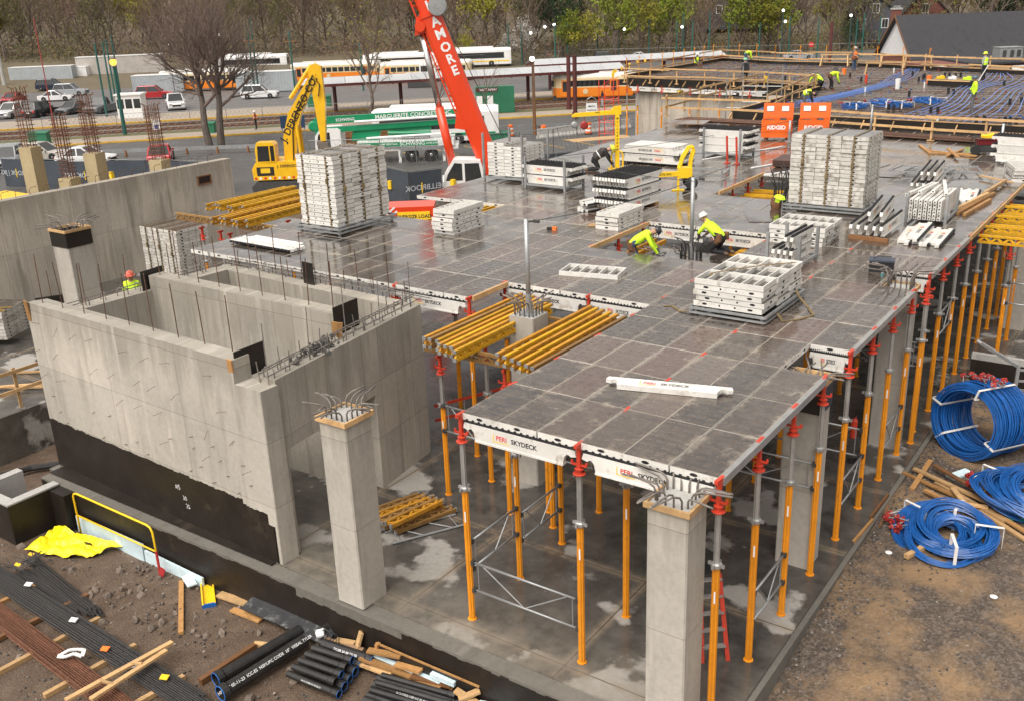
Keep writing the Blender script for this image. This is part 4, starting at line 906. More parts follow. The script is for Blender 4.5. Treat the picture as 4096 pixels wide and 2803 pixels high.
for i, (x, y, L) in enumerate(((-2.0, 3.45, 3.4), (-2.0, 6.1, 3.4))):
    girder((x, y, 3.37), HP, GIRDO, 'timber girder laid crosswise under the yellow girders, %s' % ('in front of the column stub', 'behind the column stub')[i], 'bearers under the girders', L)
for i in range(6): girder((-18.3+i*.33, 11.2+.16*(i % 2), 3.95+.03*(i % 3)), .02*(i % 3)-.01, GIRDY, 'bright yellow girder in the raised row before the retaining wall, %s from it' % ORD[i], 'girders raised before the retaining wall', 3.6)
for i in range(6): girder((-16.4+i*.30, 9.9+.12*(i % 2), 3.92+.03*(i % 3)), .02*(i % 3)-.01, GIRDY if i % 2 else GIRD, 'yellow girder raised left of the strapped panel stack, %s from the far row' % ORD[i], 'girders raised by the strapped stack', 3.6)
girder((-16.8, 8.9, 3.68), HP, GIRDO, 'dark timber bearer under the raised yellow girders', 'bearers under the girders', 5.0)
for i in range(7): girder((5.9, 17.3+i*.75, 3.62+.1*(i % 2)), HP+.02*(i % 3), GIRDY, 'bright yellow girder at the right edge, %s behind the orange props' % ORD[i], 'girders right of the deck', 2.5)
for i in range(5): girder((-10.6+i*.3, 13.2, 3.66+.02*i), .03*(i % 2), GIRDY, 'yellow girder in the gap behind the pile of six panels, %s from the trailer' % ORD[i], 'girders in the left gap', 3.4)
for i in range(6): girder((-3.7+i*.13, 2.1+.1*(i % 2), .06+.03*(i % 2)), -.42+.05*(i % 3), GIRDO if i % 2 else GIRD, 'brown girder piled on the slab beside the shaft opening, %s in the row' % ORD[i], 'girders piled on the slab', 1.5, 1.57 if i % 2 else 0)
for i in range(4): girder((-3.75+i*.2, 2.0, .32), -.35+.06*i, GIRD if i % 2 else GIRDO, 'yellow brown girder topping the pile beside the shaft opening, %s in row' % ORD[i], 'girders piled on the slab', 1.4, 1.57)
# lumber on the deck
def board(p, q, w_, h, label, mat=PINE, group=None, roll_=None):
    p, q = Vector(p), Vector(q); mb = MB(); d = (q-p)/2; mb.bar(-d, d, w_, h, 0, roll_); return tag(mb.build('lumber_board', mat, None, loc=(p+q)/2), label, 'lumber', group)
for i, (p, q) in enumerate((((3.62, 18.7, ZD+.05), (4.0, 23.2, ZD+.05)), ((3.78, 18.65, ZD+.05), (4.12, 22.2, ZD+.05)), ((3.7, 18.9, ZD+.14), (4.05, 21.6, ZD+.14)), ((3.98, 18.6, ZD+.05), (4.22, 21.1, ZD+.05)), ((3.95, 21.5, ZD+.16), (4.1, 24.2, ZD+.12)))):
    board(p, q, .09, .09, 'brown wet board along the deck edge, %s in the pile by the rack' % ORD[i], PINEW if i % 2 else PINE, 'lumber along the deck edge')
board((3.2, 24.9, ZD+.1), (4.35, 24.0, ZD+.1), .1, .04, 'pale board crossing the far end of the edge lumber'); board((-5.75, 18.0, ZD+.03), (-5.55, 17.3, ZD+.03), .09, .04, 'short pale board lying before the yellow cart', PINE)
board((-4.9, 13.0, ZD+.02), (-5.2, 12.9, ZD+.02), .3, .03, 'pale board end under the low panel pile', PINE)
for i, (p, q) in enumerate((((.2, 30.2, ZD+.05), (2.2, 29.4, ZD+.05)), ((.9, 30.6, ZD+.1), (1.7, 28.6, ZD+.1)), ((.4, 29.6, ZD+.03), (2.4, 30.2, ZD+.03)), ((-.4, 31.6, ZD+.03), (.4, 29.8, ZD+.03)), ((1.4, 30.9, ZD+.05), (1.2, 29.2, ZD+.05)))): board(p, q, .12, .05, 'loose plank in the scatter beside the red generator, %s' % ('topmost' if i == 1 else ORD[i]+' one'), PINEW, 'planks scattered by the generator')
for i, (p, q) in enumerate((((-7.1, 25.0, ZD+.02), (-5.4, 29.5, ZD+.02)), ((-4.6, 23.9, ZD+.02), (-3.9, 25.6, ZD+.02)), ((-3.6, 22.6, ZD+.02), (-2.6, 24.9, ZD+.02)))): board(p, q, .1, .03, ('white long batten running across the deck toward the tool chests', 'white batten beside the plywood stack', 'pale batten beside the second opening')[i], WHITEP)
def sheet(c, sx, sy, rz, label, n=1, mat=DECKPLY, th=.018):
    mb = MB()
    for i in range(n): mb.box((rnd.uniform(-.02, .02), rnd.uniform(-.02, .02), th/2+i*(th+.002)), (sx, sy, th), (0, 0, rnd.uniform(-.01, .01)))
    return tag(mb.build('plywood_sheet', mat, None, loc=c, rot=rz), label, 'plywood')
sheet((-3.3, 25.2, ZD+.04), 1.5, 1.5, .1, 'thick stack of brown plywood sheets beside the dirty tall stack', 12, M('brown_plywood', (.075, .04, .03), .5, 0, .3, 3, .1)); sheet((-1.0, 25.6, ZD), 1.2, 2.2, -.15, 'dark plywood sheet lying flat behind the dirty tall stack'); sheet((-.2, 24.3, ZD+.004), 1.9, .9, .12, 'second dark plywood sheet lying flat behind the dirty tall stack')
sheet((-.9, 16.3, ZD), 1.5, 1.6, .5, 'dark plywood sheet lying skewed behind the kneeling workers'); sheet((-12.0, 33.8, ZD+.25), 2.0, 1.6, .2, 'plywood lid on timber blocks before the concrete wall')
sheet((-14.5, 29.5, ZD-.1), 3.0, 1.0, .9, 'row of pale timbers framing a low black box left of the davit', 1, PINE)
# ---------------------------------------------------------------- foreground goods on the ground and slab
def gnd(x, y): return gz(x, y)
# ragged stones and rubble
st_m = []
for k in range(6):
    mb = MB(); bm = bmesh.new(); bmesh.ops.create_icosphere(bm, subdivisions=1, radius=1)
    rr = random.Random(k); mb.v = [tuple(v.co*rr.uniform(.65, 1.15)) for v in bm.verts]; bm.verts.index_update(); mb.f = [tuple(v.index for v in f.verts) for f in bm.faces]; mb.m = [0]*len(mb.f); bm.free(); st_m.append(mb)
STONE = M('rubble_chunk', (.16, .125, .10), .85, 0, .3, 3, .35, .3, 20); BRICK = M('broken_brick', (.22, .07, .045), .85, 0, .3, 5, .2)
big = [st_m[k].mesh('rubble_chunk', STONE) for k in range(6)]
for i in range(150):
    if i < 95: x, y = rnd.uniform(-12, -1.5), rnd.uniform(-5.5, -1.05)
    else: x, y = rnd.uniform(-8.5, -4.5), rnd.uniform(-2.6, -1.1)
    s_ = rnd.choice((.04, .05, .06, .07, .09, .13)); o = put('rubble_chunk', big[i % 6], None, (x, y, gnd(x, y)+s_*.15), (rnd.random()*3, rnd.random()*3, rnd.random()*3)); o.scale = (s_, s_*rnd.uniform(.6, 1), s_*rnd.uniform(.45, .8)); tag(o, 'loose %s rock half buried in the brown dirt' % ('fist-sized' if s_ < .1 else 'large angular'), 'rock', 'rocks in the dirt')
mb = MB(); rr = random.Random(3)
for i in range(5200):
    if i < 1700: x, y = rr.uniform(-13, 3), rr.uniform(-6, -1.0)
    else:
        x, y = rr.uniform(5.1, 12), rr.uniform(-3, 17)
        if rr.random() < .3: x = 5.1+abs(rr.gauss(0, .35))
    s_ = rr.uniform(.012, .035) if i >= 1700 else rr.uniform(.012, .04); st = st_m[i % 6]
    mb.absorb(st if False else st_m[i % 6], Matrix.Translation((x, y, gnd(x, y)+s_*.2)) @ Matrix.Rotation(rr.random()*6, 4, 'Z') @ Matrix.Diagonal((s_, s_*.8, s_*.6, 1)), rr.choice((0, 0, 0, 1, 1, 2)))
o = mb.build('gravel', [M('gravel_grey', (.10, .092, .085), .8, 0, .5, 1.5, 0), M('gravel_dark', (.05, .048, .047), .75, 0, .4, 2, 0), M('gravel_pale', (.25, .22, .19), .8, 0, .3, 2, 0)]); o['kind'] = 'stuff'; o['label'] = 'loose gravel strewn over the site ground'; o['category'] = 'gravel'
# rebar bundles
def rebundle(p, q, n, width, mat, label, group, r=.0125, lift=.1, layers=2, ties=4):
    p, q = Vector((*p, 0)), Vector((*q, 0)); d = (q-p).normalized(); nn_ = Vector((-d.y, d.x, 0)); t = thing('rebar_bundle', label, 'rebar', (*((p+q)/2).xy, gnd(*((p+q)/2).xy)+lift), 0, group); c = (p+q)/2; L = (q-p).length
    for i in range(n):
        v = (i/(n-1)-.5)*width; l = i % layers; a = -L/2+rnd.uniform(-.12, .12); b = L/2+rnd.uniform(-.15, .15); mb = MB()
        mb.tube([d*a+nn_*v+Z3*l*.028, d*(a+b)/2+nn_*(v+rnd.uniform(-.015, .015))+Z3*(l*.028+rnd.uniform(-.008, .004)), d*b+nn_*v+Z3*l*.028], r, 5); mb.build('bar', mat, t)
    for k in range(ties):
        s_ = -L/2+L*(k+.7)/ties; mb = MB(); e = width/2+.03
        mb.tube([d*s_-nn_*e-Z3*.01, d*s_-nn_*e*.5+Z3*.055, d*s_+nn_*e*.5+Z3*.055, d*s_+nn_*e-Z3*.01], .006, 4); mb.build('tie_wire', RUST, t)
    return t
rebundle((-10.9, -3.3), (-3.3, -3.62), 44, .44, REBARK, 'wide bundle of dark reinforcing bars on timbers beside the rusty bundle', 'rebar bundles on the dirt', .0125, .1, 4)
rebundle((-9.8, -4.0), (-3.9, -4.42), 52, .42, RUST, 'wide bundle of rust brown reinforcing bars on timbers', 'rebar bundles on the dirt', .0095, .1, 5)
rebundle((-10.6, -2.45), (-7.35, -2.9), 16, .22, REBARK, 'short dark rebar bundle with splayed hooked ends nearest the yellow tarp', 'short rebar bundles', .013, .03, 3, 2)
rebundle((-10.3, -2.85), (-7.75, -3.05), 16, .24, REBARK, 'short dark rebar bundle with rusty cut ends between the other bundles', 'short rebar bundles', .013, .03, 3, 2)
rebundle((-10.0, -2.65), (-7.5, -2.98), 12, .2, REBARK, 'short dark rebar bundle lying across its two neighbours', 'short rebar bundles', .012, .1, 3, 2)
t = thing('hooked_bars', 'splayed hooked bar ends with yellow tags on the short rebar bundles', 'rebar', (-10.35, -2.6, gnd(-10.35, -2.6)+.1))
for i in range(22):
    a = rnd.uniform(2.2, 4.2) if i < 12 else rnd.uniform(.6, 1.6); mb = MB(); x0 = rnd.uniform(0, .5); mb.tube([(x0, -.3*(i % 2), .03), (x0-.15, -.3*(i % 2)-.05, .12), (x0-.15+.35*math.cos(a), -.3*(i % 2)+.3*math.sin(a), .14+rnd.uniform(0, .12))], .011, 5); mb.build('bar', REBARK, t)
for x, y in ((-.1, .1), (.05, -.3)): mb = MB(); mb.box((x, y, .16), (.12, .08, .004), (.3, .2, .4)); mb.build('tag_strip', YELPR, t)
for (x, y, z, m_, l) in ((-7.35, -3.42, .16, WHITEP, 'white paper tag on the dark bar bundle beside the cross lumber'), (-9.35, -3.2, .16, WHITEP, 'white paper tag on the dark bar bundle near the short bundles'), (-6.0, -3.62, .16, ORVEST, 'orange plastic tag on the dark bar bundle'), (-5.05, -3.6, .16, WHITEP, 'white and blue paper tag beside the splintered lumber'), (-4.3, -3.55, .16, YELPR, 'yellow square tag at the end of the dark bar bundle')):
    mb = MB(); mb.box((0, 0, 0), (.15, .12, .006), (.15, .1, .5)); mb.box((.05, 0, .004), (.05, .1, .004), (.15, .1, .5)); tag(mb.build('paper_tag', m_, None, loc=(x, y, gnd(x, y)+z+.1)), l, 'tag')
mb = MB(); pts = [(-.25, -.1, .02), (-.1, .05, .06), (.05, .12, .03), (.2, .05, .07), (.22, -.08, .03), (.05, -.05, .06), (-.1, -.12, .03), (-.25, -.1, .02)]
for a, b in zip(pts, pts[1:]): mb.bar(a, b, .07, .02)
tag(mb.build('crumpled_wrap', WHITEP, None, loc=(-6.35, -4.05, gnd(-6.35, -4.05)+.25), rot=.5), 'crumpled white plastic wrap on the rusty bar bundle', 'plastic wrap')
def gboard(p, q, w_, h, label, mat=PINE, z=0, group=None):
    zp = max(gnd(*p), gnd(*q))+h/2+z; return board((*p, zp), (*q, zp), w_, h, label, mat, group)
for i, (p, q) in enumerate((((-7.35, -5.1), (-7.25, -2.95)), ((-5.98, -4.9), (-5.85, -3.1)), ((-4.45, -4.9), (-4.25, -3.2)), ((-8.35, -4.5), (-8.2, -2.6)), ((-9.6, -4.3), (-9.5, -3.0)))): gboard(p, q, .1, .09, 'timber bearer under both bar bundles, %s along their length' % ORD[i], (PINE, PINE, PINE, PINEB, PINEW)[i], 0, 'bearers under the bar bundles')
board((-5.1, -4.95, -.62), (-5.0, -2.85, -.70), .1, .05, 'split pale batten lying over the bars, joined to its splintered twin'); board((-4.75, -4.7, -.62), (-4.83, -3.1, -.66), .1, .05, 'splintered pale batten lying over the bars')
board((-5.05, -3.7, -.64), (-4.83, -3.62, -.62), .05, .04, 'short rung between the two pale battens, near the dark bars'); board((-5.08, -4.3, -.64), (-4.78, -4.25, -.62), .05, .04, 'short rung between the two pale battens, over the rusty bars')
gboard((-6.95, -1.2), (-5.42, -2.38), .1, .06, 'narrow upright-looking plank lying alone on the dirt', PINEW); gboard((-3.85, -3.15), (-3.82, -1.9), .1, .12, 'dark brown timber beside the two large black pipes', PINEB); gboard((-3.9, -1.85), (-3.3, -1.6), .1, .1, 'pale timber end behind the large black pipes', PINE)
gboard((-5.85, -1.1), (-4.95, -1.0), .2, .04, 'wide pale board leaning at the black sheet', PINE, .03); gboard((-5.2, -1.3), (-4.4, -1.25), .14, .04, 'pale board under the edge of the black sheet', PINEW, .02)
mb = MB(); mb.box((0, 0, .02), (.26, .85, .03)); mb.box((-.12, 0, .06), (.03, .85, .08)); mb.box((.12, 0, .06), (.03, .85, .08)); mb.box((0, -.41, .04), (.28, .04, .1), None, 1); tag(mb.build('wooden_channel', [YELS, BLUEC], None, loc=(-6.05, -1.22, gnd(-6, -1.2)), rot=.95), 'short yellow timber channel with a blue end on the dirt', 'timber')
# black sheet with dust, against the foundation
mb = MB(); mb.box((0, 0, 0), (2.3, .34, .025), (.25, 0, 0)); o = tag(mb.build('plywood_sheet', M('dusty_black_sheet', (.03, .031, .034), .5, 0, .3, 3, 0, dirt=((.22, .22, .22), .52, 5)), None, loc=(-3.75, -1.12, -.78), rot=.02), 'long black dusty sheet leaning along the foundation', 'sheet')
mb = MB(); mb.box((0, 0, 0), (2.35, .02, .3), (-.1, 0, 0)); tag(mb.build('plywood_sheet', BLACKPLY, None, loc=(-.35, -1.03, -.62), rot=.05), 'black form board propped upright along the foundation', 'plywood')
board((-1.45, -1.05, -.45), (.85, -.99, -.47), .03, .03, 'thin pale batten along the top of the upright black board', PINEW); board((-1.4, -1.08, -.8), (-1.38, -1.08, -.42), .06, .1, 'stub post nailed at the end of the upright black board', PINEW)
# pipes
def pipe(p, q, r, label, group, text=None, rim=True, z=None):
    p, q = Vector(p), Vector(q); d = q-p; L = d.length; dn = d.normalized(); c = (p+q)/2
    t = thing('iron_pipe', label, 'pipe', c, 0, group); x = dn.cross(Z3).normalized(); Mx = Matrix(((x.x, Z3.cross(dn).x if False else x.cross(dn).x*-1, dn.x, 0), (x.y, -x.cross(dn).y, dn.y, 0), (x.z, -x.cross(dn).z, dn.z, 0), (0, 0, 0, 1)))
    mb = MB(); n = 14; pr = [(r, -L/2), (r, L/2-.16), (r*1.22, L/2-.12), (r*1.22, L/2)]; vs = []
    for rr_, zz in pr+[(r*1.02, L/2), (r*.95, L/2-.5)]:
        for j in range(n): vs.append(Mx @ Vector((rr_*math.cos(2*math.pi*j/n), rr_*math.sin(2*math.pi*j/n), zz)))
    fs = [(i*n+j, i*n+(j+1) % n, (i+1)*n+(j+1) % n, (i+1)*n+j) for i in range(5) for j in range(n)]+[tuple(range(n-1, -1, -1)), tuple(5*n+j for j in range(n))]
    mb.add(vs, fs); mb.build('barrel', PIPE, t, smooth=False)
    if rim:
        mb = MB(); mb.tube([Mx @ Vector((r*1.12*math.cos(2*math.pi*j/n), r*1.12*math.sin(2*math.pi*j/n), L/2+.001)) for j in range(n)], r*.09, 5, closed=True); mb.build('blue_rim', BLUERIM, t)
    if text:
        mb = MB(); ox = (x*-1 if dn.x < 0 else x); ax = dn if (dn.x*.8+dn.y*.6) > 0 else -dn; side = Vector((.45, -.75, .5)); nn_ = (side-side.project(dn)).normalized(); upx = nn_.cross(ax); lettering(mb, text, r*.62, nn_*(r+.004), ax, upx, 0, .01); mb.build('lettering', WHTPR, t)
    return t
pipe((-3.3, -1.2, -.8), (-3.52, -3.05, -.8), .12, 'large black iron pipe lying nearest the lone dark timber', 'large black pipes'); pipe((-3.0, -1.38, -.8), (-3.15, -3.25, -.8), .125, 'large black iron pipe with a long white printed line', 'large black pipes', '10" LIST 05-11-23  ICC-ES  NSF/UPC CODE  10"  VISEAL TYLER')
for i in range(5): pipe((-2.68+.03*i, -1.45-.19*i, -.82), (-1.62+.06*i, -1.32-.2*i, -.82), .075 if i % 2 else .065, 'small black pipe low in the short heap, %s from the foundation' % ORD[i], 'short black pipes', 'IN CI CODE ICC-ES 05-23' if i == 4 else None)
for i in range(4): pipe((-2.6+.03*i, -1.55-.19*i, -.70), (-1.72+.06*i, -1.42-.2*i, -.70), .065, 'small black pipe high in the short heap, %s from the foundation' % ORD[i], 'short black pipes', None, i % 2 == 0)
pipe((-2.55, -1.32, -.74), (-1.42, -1.18, -.74), .1, 'medium black pipe with white print resting on the short pipe heap', 'short black pipes', 'TYLER SA B8 TYLER')
for i in range(6): pipe((-1.15+.05*i, -1.3-.14*i, -.83+.02*(i % 2)), (.55+.06*i, -1.0-.16*i, -.83), .055+.012*(i % 3), 'long thin black pipe before the upright black board, %s from the board' % ORD[i], 'long thin black pipes', 'IS CI CODE CISPI ICC-ES 05-03-23' if i in (2, 5) else None, i == 0)
for i in range(3): pipe((-1.0+.05*i, -1.42-.2*i, -.72), (.45+.05*i, -1.15-.2*i, -.72), .05, 'thin black pipe lying on top of the long row, %s from the board' % ORD[i], 'long thin black pipes', None, False)
pipe((.85, -1.32, -.78), (1.6, -1.25, -.75), .07, 'black pipe end poking out beside the white foam slabs', 'long thin black pipes')
# planks, foam, roll
for i, (p, q, m_) in enumerate((((-1.65, -1.28, -.70), (.1, -1.12, -.72), PINEW), ((-1.5, -1.22, -.52), (-.85, -1.05, -.5), PINEW), ((-.9, -1.15, -.62), (-.35, -1.1, -.58), PINEW), ((-.5, -1.2, -.68), (.25, -1.0, -.7), PINEB), ((.45, -1.15, -.6), (1.25, -1.1, -.8), PINE), ((.6, -1.25, -.66), (.85, -.98, -.55), PINE), ((-1.9, -1.1, -.7), (-1.85, -1.0, -.4), PINE), ((-2.4, -1.15, -.7), (-2.0, -1.05, -.68), PINE), ((-1.3, -1.05, -.68), (.3, -.995, -.72), PINEB), ((-1.75, -1.3, -.82), (-.9, -1.3, -.75), PINE))): board(p, q, .13, .045, 'wet plank in the offcut heap along the foundation, %s' % ('topmost short one' if i == 1 else ORD[i]+' from the paper roll'), m_, 'planks along the foundation')
mb = MB(); mb.tube([(-2.62, -1.2, -.74), (-1.75, -1.08, -.72)], .055, 10); tag(mb.build('cardboard_tube', M('cardboard', (.24, .15, .09), .8)), 'brown cardboard tube beside the white roll', 'tube')
mb = MB(); mb.tube([(-2.83, -1.2, -.7), (-2.7, -1.12, -.66)], .085, 14); mb.tube([(-2.86, -1.215, -.705), (-2.69, -1.115, -.657)], .05, 10, 1); tag(mb.build('sheet_roll', [WHITEP, STEELD]), 'white and grey roll end by the cardboard tube', 'roll')
mb = MB()
for k in range(4): mb.tube([(-2.9+.1*k, -1.25, -.72), (-2.7+.1*k, -1.05-.05*k, -.5+.05*(k % 2)), (-2.45+.05*k, -1.15, -.6), (-2.5+.1*k, -1.3, -.75)], .008, 4)
tag(mb.build('plastic_strapping', BLACKP), 'tangle of black plastic strapping by the white roll', 'strapping')
def foam(p, q, w_, h, label): mb = MB(); p, q = Vector(p), Vector(q); mb.bar((p-q)/2, (q-p)/2, w_, h); return tag(mb.build('foam_board', FOAM, None, loc=(p+q)/2), label, 'foam board')
foam((-10.9, -1.08, -.8), (-8.4, -1.06, -.82), .06, .45, 'long pale blue foam board between tarp and foundation'); foam((-8.35, -1.06, -.86), (-6.4, -1.05, -.92), .05, .3, 'pale blue foam board behind the yellow handrail foot'); foam((-6.9, -1.1, -.85), (-6.5, -1.25, -.88), .2, .03, 'broken pale foam scrap at the end of the foam board')
foam((-1.55, -1.08, -.66), (.05, -1.02, -.68), .18, .04, 'long white foam strip in the offcut heap'); foam((-.15, -1.06, -.58), (.35, -1.02, -.6), .1, .09, 'short white foam block on the black board'); foam((.9, -1.15, -.72), (1.5, -1.1, -.62), .25, .05, 'white foam slab at the foot of the front slab edge'); foam((1.0, -1.35, -.78), (1.9, -1.25, -.7), .22, .04, 'large white foam sheet lying near the pipe end')
foam((5.15, 1.3, -.48), (5.18, 2.35, -.46), .1, .07, 'long white foam strip on the gravel along the right slab edge'); foam((5.15, 2.85, -.4), (5.2, 3.3, -.37), .12, .06, 'short white foam scrap on the gravel along the right slab edge'); foam((5.1, 1.9, -.5), (5.3, 1.8, -.5), .12, .06, 'small dirty foam lump beside the long foam strip')
mb = MB(); pts = [(5.2, 2.35, -.4), (5.25, 2.5, -.33), (5.2, 2.6, -.38), (5.32, 2.72, -.3)]
for a, b in zip(pts, pts[1:]): mb.bar(a, b, .06, .02)
tag(mb.build('crumpled_wrap', WHITEP), 'crumpled white wrap at the end of the foam strip', 'plastic wrap')
# yellow tarp and handrail
mb = MB(); nx, ny = 48, 26; vs = []
for j in range(ny+1):
    for i in range(nx+1):
        u, v = i/nx, j/ny; x0 = -11.12+u*1.65; y0 = -2.38+u*.62; x1 = -11.25+u*2.1; y1 = -1.45+u*.36; x = x0+(x1-x0)*v+.05*math.sin(u*9+v*4); y = y0+(y1-y0)*v+.06*math.sin(u*7+1)*(1-v)+.03*math.sin(u*15); zz = gnd(x, y)+.05+.22*abs(mno.noise(Vector((x*1.5, y*2.6, 2))))+.10*v+.05*abs(mno.noise(Vector((x*5.5+y*3, y*4, 4)))); vs.append((x, y, zz))
mb.add(vs, [(j*(nx+1)+i, j*(nx+1)+i+1, (j+1)*(nx+1)+i+1, (j+1)*(nx+1)+i) for j in range(ny) for i in range(nx)])
mb.box((-9.75, -1.55, gnd(-9.75, -1.55)+.27), (.18, .012, .1), (.5, 0, .3), 1); tag(mb.build('tarp', [TARP, BLKPR]), 'crumpled bright yellow tarp draped over rubble beside the black foundation', 'tarp')
t = thing('handrail', 'yellow painted tubular handrail with red tape standing in the dirt', 'handrail', (0, 0, 0)); za, zb = gnd(-10.6, -1.22), gnd(-7.6, -1.25)
mb = MB(); mb.tube([(-10.6, -1.22, za), (-10.6, -1.22, .08), (-10.55, -1.22, .15), (-10.45, -1.22, .18), (-7.8, -1.25, .18), (-7.68, -1.25, .15), (-7.62, -1.25, .05), (-7.6, -1.25, zb)], .024, 8); mb.build('frame', YELS, t, smooth=True)
mb = MB(); mb.tube([(-10.6, -1.22, -.42), (-7.61, -1.25, -.42)], .021, 8); mb.build('mid_rail', YELS, t, smooth=True)
mb = MB(); mb.tube([(-7.61, -1.25, -.4), (-7.61, -1.25, zb+.02)], .034, 6); mb.box((-7.5, -1.27, zb+.12), (.12, .02, .25), (0, .4, .2)); mb.build('red_tape', M('red_tape', (.4, .03, .03), .6), t)
# blue tendon coils
def coil(mb, c, r, axis, turns, width, thick, rr=.009, seg=40, mi=0, seed=1):
    rg = random.Random(seed); ax = Vector(axis).normalized(); x = ax.cross(Z3 if abs(ax.z) < .9 else Vector((1, 0, 0))).normalized(); y = ax.cross(x)
    for k in range(turns):
        r_ = r+rg.uniform(-thick, thick); off = rg.uniform(-width, width); ph = rg.uniform(0, 6); ti = rg.uniform(-.04, .04); sq = rg.uniform(-.03, .03)
        mb.tube([Vector(c)+ax*(off+ti*math.sin(a+ph))+x*(r_*(1+sq*math.cos(2*a+ph)))*math.cos(a)+y*r_*math.sin(a) for a in [2*math.pi*j/seg for j in range(seg)]], rr, 4, mi if k % 7 else mi+1, closed=True)
def band(mb, c, ax, x, r0, r1, w_, half, mi=0):
    ax, x = Vector(ax).normalized(), Vector(x).normalized(); c = Vector(c); P = [c+x*r0-ax*half, c+x*r1-ax*half, c+x*r1+ax*half, c+x*r0+ax*half]
    up = ax.cross(x)
    for a, b in zip(P, P[1:]+P[:1]): mb.bar(a, b, w_, .012, mi, up.cross(b-a) if (up.cross(b-a)).length > 1e-6 else None)
def anchors(t, pts, aim):
    for i, p in enumerate(pts):
        mb = MB(); mb.box((0, 0, 0), (.12, .045, .10)); mb.lathe([(.035, 0), (.03, .05)], 8, (0, .02, 0), Matrix.Rotation(-1.57, 4, 'X')); mb.tube([(0, -.02, 0), (0, -.22, 0)], .014, 5, 1); mb.build('anchor', [REDT, GALV], t, loc=p, rot=(rnd.uniform(-.5, .5), rnd.uniform(-.5, .5), aim+rnd.uniform(-.5, .5)))
BC = [BLUEC, BLUEC]; ax1 = Vector((-.42, -.87, .10)).normalized()
t = thing('tendon_coil', 'large upright drum-shaped coil of blue tendons with red anchors on top', 'tendon coil', (6.1, 11.9, 0), 0, 'coils of blue tendons on the gravel')
mb = MB(); coil(mb, (0, 0, .72), .80, ax1, 120, .62, .12, .013, 44, 0, 5); mb.build('tendons', BC, t)
xv = ax1.cross(Z3).normalized()
for a in (.35, -.75, 1.9, 3.6): mb = MB(); band(mb, (0, 0, .72), ax1, xv*math.cos(a)+Z3*math.sin(a), .67, .94, .05, .65); mb.build('white_strap', WSTRAP, t)
anchors(t, [(xv*(.25*math.cos(k*2.1)) -ax1*(.28-.62*(k % 12)/12)+xv*(.22 if k % 2 else -.22)+Z3*(1.68+.05*(k % 3))) for k in range(22)], .4)
def flatcoil(c, r, label, seed, turns, tilt=(.12, -.1, 1), h=.22, n_anch=8, aim=2.2, extra=None):
    t = thing('tendon_coil', label, 'tendon coil', c, 0, 'coils of blue tendons on the gravel'); mb = MB(); ax = Vector(tilt).normalized()
    nb = 15
    for k in range(turns):      # a few tied hanks, slumped over one another
        g = k % nb; rb = random.Random(seed*31+g); rg = random.Random(seed*99+k); rr_ = r*(rb.uniform(.38, .9)+rg.uniform(-.07, .07)); z = h*(.15+.75*g/nb)*rb.uniform(.7, 1.1)+rg.uniform(-.03, .03); ang = rb.uniform(0, 6.28); off = rb.uniform(.05, .3)*r; ox, oy = off*math.cos(ang)+rg.uniform(-.03, .03), off*math.sin(ang)+rg.uniform(-.03, .03); e = rb.uniform(.82, .98); rot = rb.uniform(0, 3); pts = []
        tx, ty = rb.uniform(-.16, .16), rb.uniform(-.16, .16)
        for j in range(40):
            a = 2*math.pi*j/40; x, y = rr_*math.cos(a), rr_*e*math.sin(a); x, y = x*math.cos(rot)-y*math.sin(rot), x*math.sin(rot)+y*math.cos(rot); pts.append((x+ox, y+oy, max(.015+.01*(k % 4), z+tx*x+ty*y-ax.x*x*.9-ax.y*y*.9+.015*math.sin(3*a+k))))
        mb.tube(pts, .014, 4, 0, closed=True)
    mb.build('tendons', BC, t)
    for a in (-1.2, .25, 1.5, 2.7): mb = MB(); d_ = Vector((math.cos(a), math.sin(a), 0)); band(mb, (0, 0, h*.5), Z3, d_, r*.5, r*1.0, .06, h*.55); mb.build('white_strap', WSTRAP, t)
    anchors(t, [(-r*.95+rnd.uniform(-.2, .15), rnd.uniform(-.35, .25)*r, h*.5+rnd.uniform(-.05, .15)) for k in range(n_anch)], aim); return t
flatcoil((6.42, 7.25, -.17), 1.02, 'flattened heap of blue tendons tied with white straps on bare gravel', 2, 260, (.1, -.25, 1), .5, 10)
flatcoil((7.55, 9.8, -.12), 1.15, 'heap of blue tendons beside the yellow girder offcut and green sleeves', 3, 220, (.25, -.1, 1), .42, 3)
flatcoil((7.75, 12.6, -.12), .8, 'small blue coil with red anchors against the right rim', 4, 40, (.3, 0, 1), .4, 8)
flatcoil((7.9, 15.2, -.12), .7, 'blue coil beyond the grey steel stand', 6, 40, (.3, 0, 1), .5, 0)
mb = MB()
for k in range(8): mb.tube([(6.95+.05*k, 8.75+.02*k, -.08+.02*(k % 3)), (7.35, 8.7+.03*k, -.06), (7.9, 8.95+.03*k, -.05)], .014, 5)
tag(mb.build('green_sleeves', GREENP), 'green tendon sleeves under the blue heap', 'tendons')
girder((6.75, 9.45, -.12), .62+HP*.0-.0, GIRDY, 'short yellow lattice girder leaning among blue tendon heaps', None, 1.7, 1.2)
